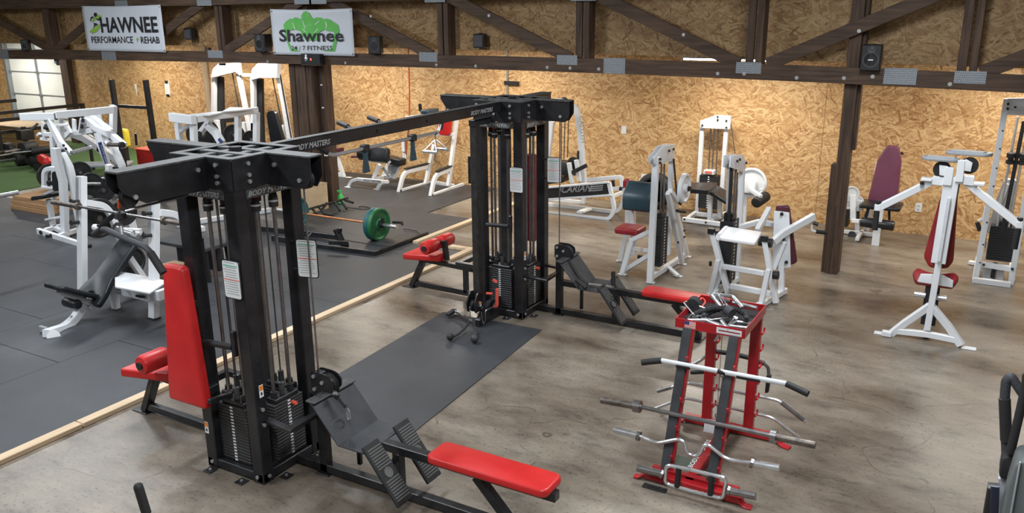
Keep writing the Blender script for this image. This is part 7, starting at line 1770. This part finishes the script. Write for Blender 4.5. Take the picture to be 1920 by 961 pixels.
for pl in (((0.451, 0.000, 0.476), (0.462, 0.000, 0.476), (0.503, 0.000, 0.380), (0.483, 0.000, 0.389)), ((1.110, 0.000, 0.501), (1.133, 0.000, 0.475), (1.138, 0.000, 0.430), (1.106, 0.000, 0.367), (1.123, 0.000, 0.439)), ((0.986, 0.000, 0.511), (0.991, 0.000, 0.492), (0.907, 0.000, 0.449), (0.902, 0.000, 0.458), (0.964, 0.000, 0.487)), ((0.659, 0.000, 0.507), (0.668, 0.000, 0.507), (0.708, 0.000, 0.390), (0.694, 0.000, 0.390)), ((0.719, 0.000, 0.437), (0.752, 0.000, 0.431), (0.731, 0.000, 0.425)), ((0.799, 0.000, 0.436), (0.834, 0.000, 0.449), (0.817, 0.000, 0.435)), ((0.647, 0.000, 0.395), (0.716, 0.000, 0.341), (0.702, 0.000, 0.339), (0.642, 0.000, 0.388)), ((0.948, 0.000, 0.391), (0.868, 0.000, 0.323), (0.877, 0.000, 0.321), (0.957, 0.000, 0.386))):
    ink(T, pl, 'paper', -.0155, 'torso_line')
words(T, 'Shawnee', 'ink', (0.155, 0.000, 0.194), (1.449, 0.000, 0.206), (0.177, 0.000, 0.377), .022, -.017)
words(T, '24 / 7', 'ink', (0.393, 0.000, 0.069), (0.678, 0.000, 0.074), (0.400, 0.000, 0.135), .004, -.017)
words(T, 'FITNESS', 'ink', (0.722, 0.000, 0.074), (1.225, 0.000, 0.081), (0.729, 0.000, 0.139), .004, -.017)

# ---------------------------------------------------------------- speakers and boxes on the truss
def speaker(x, z, w_, h_, label, rz=0.0, foot=True):
    T = thing('speaker', label, 'speaker', (x, 9.93, z), rz)
    MB().box(-w_ / 2, w_ / 2, -.10, .10, 0, h_, .010).to('speaker_cabinet', 'plastic', T)
    MB().lathe((0, -.100, h_ * .42), (0, -1, 0), [(0, w_ * .40), (.006, w_ * .41), (.006, w_ * .36), (-.004, w_ * .30), (-.012, w_ * .14), (-.004, w_ * .10), (-.0, .002)], 26).to('speaker_cone', 'cone', T)
    MB().lathe((0, -.100, h_ * .83), (0, -1, 0), [(0, w_ * .20), (.004, w_ * .20), (.004, w_ * .14), (.0, w_ * .10), (.006, .002)], 18).to('tweeter', 'cone', T)
    return T
speaker(-8.01, 2.405, .18, .25, 'black bookshelf speaker on the truss chord right of the Shawnee banner', .45)
T = speaker(-10.26, 2.40, .20, .27, 'black speaker on the truss chord, partly behind the left edge of the Shawnee banner', .15)
T = speaker(-1.29, 2.345, .20, .27, 'large black speaker on the truss chord beside the slim timber post', .05)
MB().obox((0, -.113, .27 * .42), (.025, .002, .006), (V((1, 0, 0)), V((0, 1, 0)), V((0, 0, 1))), 0).to('cone_badge', 'paper', T)
speaker(-16.65, 2.33, .14, .20, 'small black speaker on the truss chord at far left', .8)
for (x, z, lab) in ((-12.22, 2.56, 'small black bracket speaker on the upper strand board right of the HAWNEE banner'), (-6.37, 2.50, 'small black bracket speaker on the upper strand board in the middle')):
    T = thing('wall_speaker', lab, 'speaker', (x, 10.17, z)); MB().box(-.085, .085, -.06, .06, 0, .19, .012).to('speaker_cabinet', 'plastic', T)
    MB().box(-.03, .03, .06, .12, .04, .15).to('wall_bracket', 'plastic', T); MB().box(-.02, .03, -.02, .02, .19, .20).to('cap', 'plastic', T); MB().box(-.07, .07, -.065, -.06, .02, .17, .002).to('speaker_grille', 'cone', T)
T = thing('alarm_box', 'black box with round lens and red light on the truss chord below the Shawnee banner', 'device', (-9.18, 9.86, 2.235))
MB().box(-.19, .19, -.06, .068, 0, .155, .008).to('box_body', 'plastic', T); MB().box(-.195, .195, -.055, .068, -.015, 0, .002).to('box_shelf', 'beam', T)
MB().lathe((-.07, -.06, .08), (0, -1, 0), [(0, .035), (.012, .035), (.014, .02), (.018, .01)], 18).to('box_lens', 'chrome', T); MB().lathe((-.07, -.06, .13), (0, -1, 0), [(0, .02), (.012, .018)], 14).to('box_lamp', 'paper', T)
MB().box(.005, .03, -.063, -.06, .06, .09, .001).to('red_light', 'led', T)
T = thing('junction_box', 'small brown junction box above the truss chord, left of the second web post', 'box', (-11.62, 10.0, 2.345)); MB().box(-.05, .05, -.03, .03, .0, .10, .004).to('box_body', 'post', T)
T = thing('security_camera', 'small black dome camera hanging under the truss chord before the overhead door', 'camera', (-15.75, 9.95, 2.13))
MB().box(-.06, .04, -.03, .03, .01, .045).to('camera_mount', 'plastic', T); MB().lathe((.02, 0, .01), (.2, -.3, -1), [(0, .03), (.03, .04), (.07, .03), (.08, .01)], 14).to('camera_body', 'plastic', T); MB().tube([(-.05, 0, .02), (-.09, 0, -.01), (-.05, -.02, -.03)], .008, 6).to('camera_wire', 'plastic', T)
# ---------------------------------------------------------------- wall things
def wallbox(name, label, cat, x0, x1, z0, z1, mat='paper', t=.008):
    T = thing(name, label, cat, ((x0 + x1) / 2, YW - .001, z0)); w_, h_ = x1 - x0, z1 - z0
    MB().box(-w_ / 2, w_ / 2, -t, 0, 0, h_, .001).to(name + '_plate', mat, T); return T
T = wallbox('clipboard', 'white notice sheet between black clips on the wall left of the pale stud', 'notice', -15.95, -15.80, 1.27, 1.57)
MB().box(-.05, .05, -.02, -.0085, .26, .32).to('clip', 'plastic', T); MB().box(-.05, .05, -.02, -.0085, -.02, .03).to('clip', 'plastic', T)
for i in range(6): MB().box(-.06, .05, -.010, -.0085, .06 + i * .033, .064 + i * .033, 0).to('printed_line', 'inkgrey', T)
T = thing('torn_paper', 'torn white paper pennant on the strand board wall between the rack uprights', 'paper', (-16.93, YW - .004, 1.22)); MB().prism([(-.05, .26), (.03, .26), (.01, .05), (.0, 0), (-.015, .08)], (0, 0, 0), (1, 0, 0), (0, 0, 1), (0, 1, 0), .003).to('paper_sheet', 'paper', T)
def outlet(label, x, z, n=2):
    T = thing('wall_outlet', label, 'outlet', (x, YW - .001, z)); MB().box(-.042, .042, -.008, 0, -.06, .06, .003).to('cover_plate', 'white', T)
    for s in (-1, 1)[:n]:
        MB().pad((0, -.009, s * .024), .034, .030, .003, (1, 0, 0), (0, 0, 1), .01, .001).to('socket_face', 'offwhite', T)
        for q in (-.008, .008): MB().box(q - .002, q + .002, -.0115, -.0100, s * .024 - .006, s * .024 + .006, 0).to('socket_slot', 'ink', T)
    return T
outlet('blank white switch plate on the strand board wall above the lettered sled machine', -5.15, 1.165, 0)
T = outlet('white outlet with a plugged adapter behind the slate arm pad', -4.79, .43)
MB().box(-.06, .02, -.05, -.008, -.07, -.01).to('plug_adapter', 'white', T)
outlet('white wall outlet on the strand board between the burgundy pad and the chest fly machine', -.82, .375)
T = outlet('white outlet on the strand board left of the knee raise station', -9.50, .42); 
T = thing('wall_phone', 'white slim handset fixed above the outlet left of the knee raise station', 'handset', (-9.50, YW - .002, .50)); MB().box(-.035, .035, -.035, 0, 0, .22, .012).to('handset_body', 'white', T)
T = thing('steel_conduit', 'thin steel conduit with a black bracket down the strand board wall, above the farther tower', 'conduit', (-7.26, YW - .03, 0))
MB().cyl((0, 0, 1.0), (0, 0, 2.38), .017, 10).to('conduit_pipe', 'galv', T); MB().box(-.05, .22, -.03, .01, 1.80, 1.86).to('pipe_bracket', 'plastic', T); MB().cyl((.2, -.03, 1.83), (.2, -.05, 1.83), .03, 10).to('bracket_knob', 'plastic', T); MB().box(-.03, .03, -.01, .029, 1.0, 1.12).to('conduit_box', 'galv', T)
MB().tube([(-9.309 + 0, YW - .012, 2.38), (-9.32, YW - .012, 1.6), (-9.36, YW - .012, 1.0), (-9.42, YW - .012, .75), (-9.46, YW - .012, .46)], .008, 6, .1).to('extension_cord', 'cord'); tag(bpy.data.objects['extension_cord'], 'orange extension cord hanging down the strand board wall left of the knee raise station', 'cord')
T = thing('post_cable', 'black cable with white clips down the right edge of the thick timber post', 'cable', (-9.22, 10.05, 0)); MB().tube([(0, 0, 2.1), (.0, 0, 1.2), (.02, 0, .0)], .006, 6).to('cable_run', 'plastic', T)
for z_ in (1.9, 1.55, 1.05): MB().box(-.012, .02, -.015, .01, z_, z_ + .02).to('cable_clip', 'paper', T)
MB().box(-.02, .03, -.03, .01, .80, .90).to('post_switch', 'white', T)

# ---------------------------------------------------------------- elliptical trainer at the lower right corner
T = thing('elliptical_trainer', 'dark grey elliptical trainer cropped by the lower right corner of the view', 'gym machine', (.6, 3.3, 0))
MB().tube([(-0.423, 0.000, 1.425), (-0.431, 0.000, 1.478), (-0.457, 0.000, 1.635), (-0.461, 0.000, 1.705), (-0.448, 0.000, 1.724), (-0.427, 0.000, 1.695), (-0.393, 0.000, 1.650), (-0.342, 0.000, 1.585)], .0165, 14, .06).to('fixed_handlebar', 'darkgrey', T)
MB().tube([(-0.430, -0.010, 1.477), (-0.457, -0.010, 1.639)], .0195, 14).to('foam_grip', 'rubberblk', T)
MB().tube([(-0.416, -0.100, 1.476), (-0.412, -0.100, 1.560), (-0.408, -0.100, 1.660), (-0.405, -0.100, 1.735), (-0.407, -0.100, 1.780)], .0145, 14, .05).to('moving_handlebar', 'rubberblk', T)
slab(T, 'pivot_housing', 'rubberblk', [(-0.439, -0.050, 1.365), (-0.399, -0.050, 1.360), (-0.390, -0.050, 1.440), (-0.411, -0.050, 1.462), (-0.439, -0.050, 1.445)], .09, .04)
slab(T, 'side_fairing', 'fairing', [(-0.419, -0.200, 1.287), (-0.319, -0.200, 1.114), (-0.307, -0.200, 1.312), (-0.348, -0.200, 1.544), (-0.404, -0.200, 1.528), (-0.414, -0.200, 1.421)], .14, .03)
slab(T, 'fairing_edge', 'grey', [(-0.398, -0.280, 1.340), (-0.391, -0.280, 1.342), (-0.392, -0.280, 1.537), (-0.397, -0.280, 1.536)], .01)
slab(T, 'console_back', 'plastic', [(-0.470, -0.150, 1.242), (-0.423, -0.150, 1.227), (-0.434, -0.150, 1.364), (-0.470, -0.150, 1.358)], .05)
slab(T, 'console_screen', 'screen', [(-0.450, -0.180, 1.266), (-0.424, -0.180, 1.272), (-0.435, -0.180, 1.379), (-0.462, -0.180, 1.375)], .02)
MB().rbar([(-0.413, -0.050, 1.354), (-0.394, -0.050, 1.209)], .05, .05).to('mast', 'grey', T)
MB().box(-.45, .9, -.3, .3, .04, .16, .03).to('base_cover', 'plastic', T)
MB().box(-.55, 1.1, -.05, .05, .02, .08, .01).to('base_tube', 'darkgrey', T)
for x_ in (-.5, 1.0): MB().cyl((x_, -.32, .035), (x_, .32, .035), .035, 12).to('stabiliser', 'darkgrey', T)
MB().bar((-.25, 0, .1), (-.30, -.05, 1.25), .09, .07).to('mast', 'darkgrey', T)
MB().prism(rpoly([(-.42, .14), (.45, .14), (.38, .52), (.05, .62), (-.30, .60)], .08), (0, 0, 0), (1, 0, 0), (0, 0, 1), (0, 1, 0), .34, .04).to('drive_shroud', 'fairing', T)
MB().bar((-.16, -.06, .5), (-.10, -.10, 1.15), .16, .10).to('shroud_neck', 'fairing', T)
# ---------------------------------------------------------------- black handle at the bottom left corner
T = thing('handle_post', 'black rounded handle end poking up near the bottom left corner', 'handle', (-3.0, 2.2, 0))
a, b_ = V((-0.372, 0.000, 0.833)), V((-0.324, 0.000, 0.642)); d = (b_ - a).normalized()
MB().lathe(a - V((0, 0, .0)), d, [(0, .004), (.003, .014), (.012, .021), (.025, .023), (.16, .023)], 16).to('handle_grip', 'rubberblk', T)
MB().tube([a + d * .14, (a + d * .45), (0, 0, .03)], .018, 12, .1).to('handle_tube', 'black', T)
MB().cyl((0, 0, 0), (0, 0, .02), .09, 20).to('handle_foot', 'black', T)
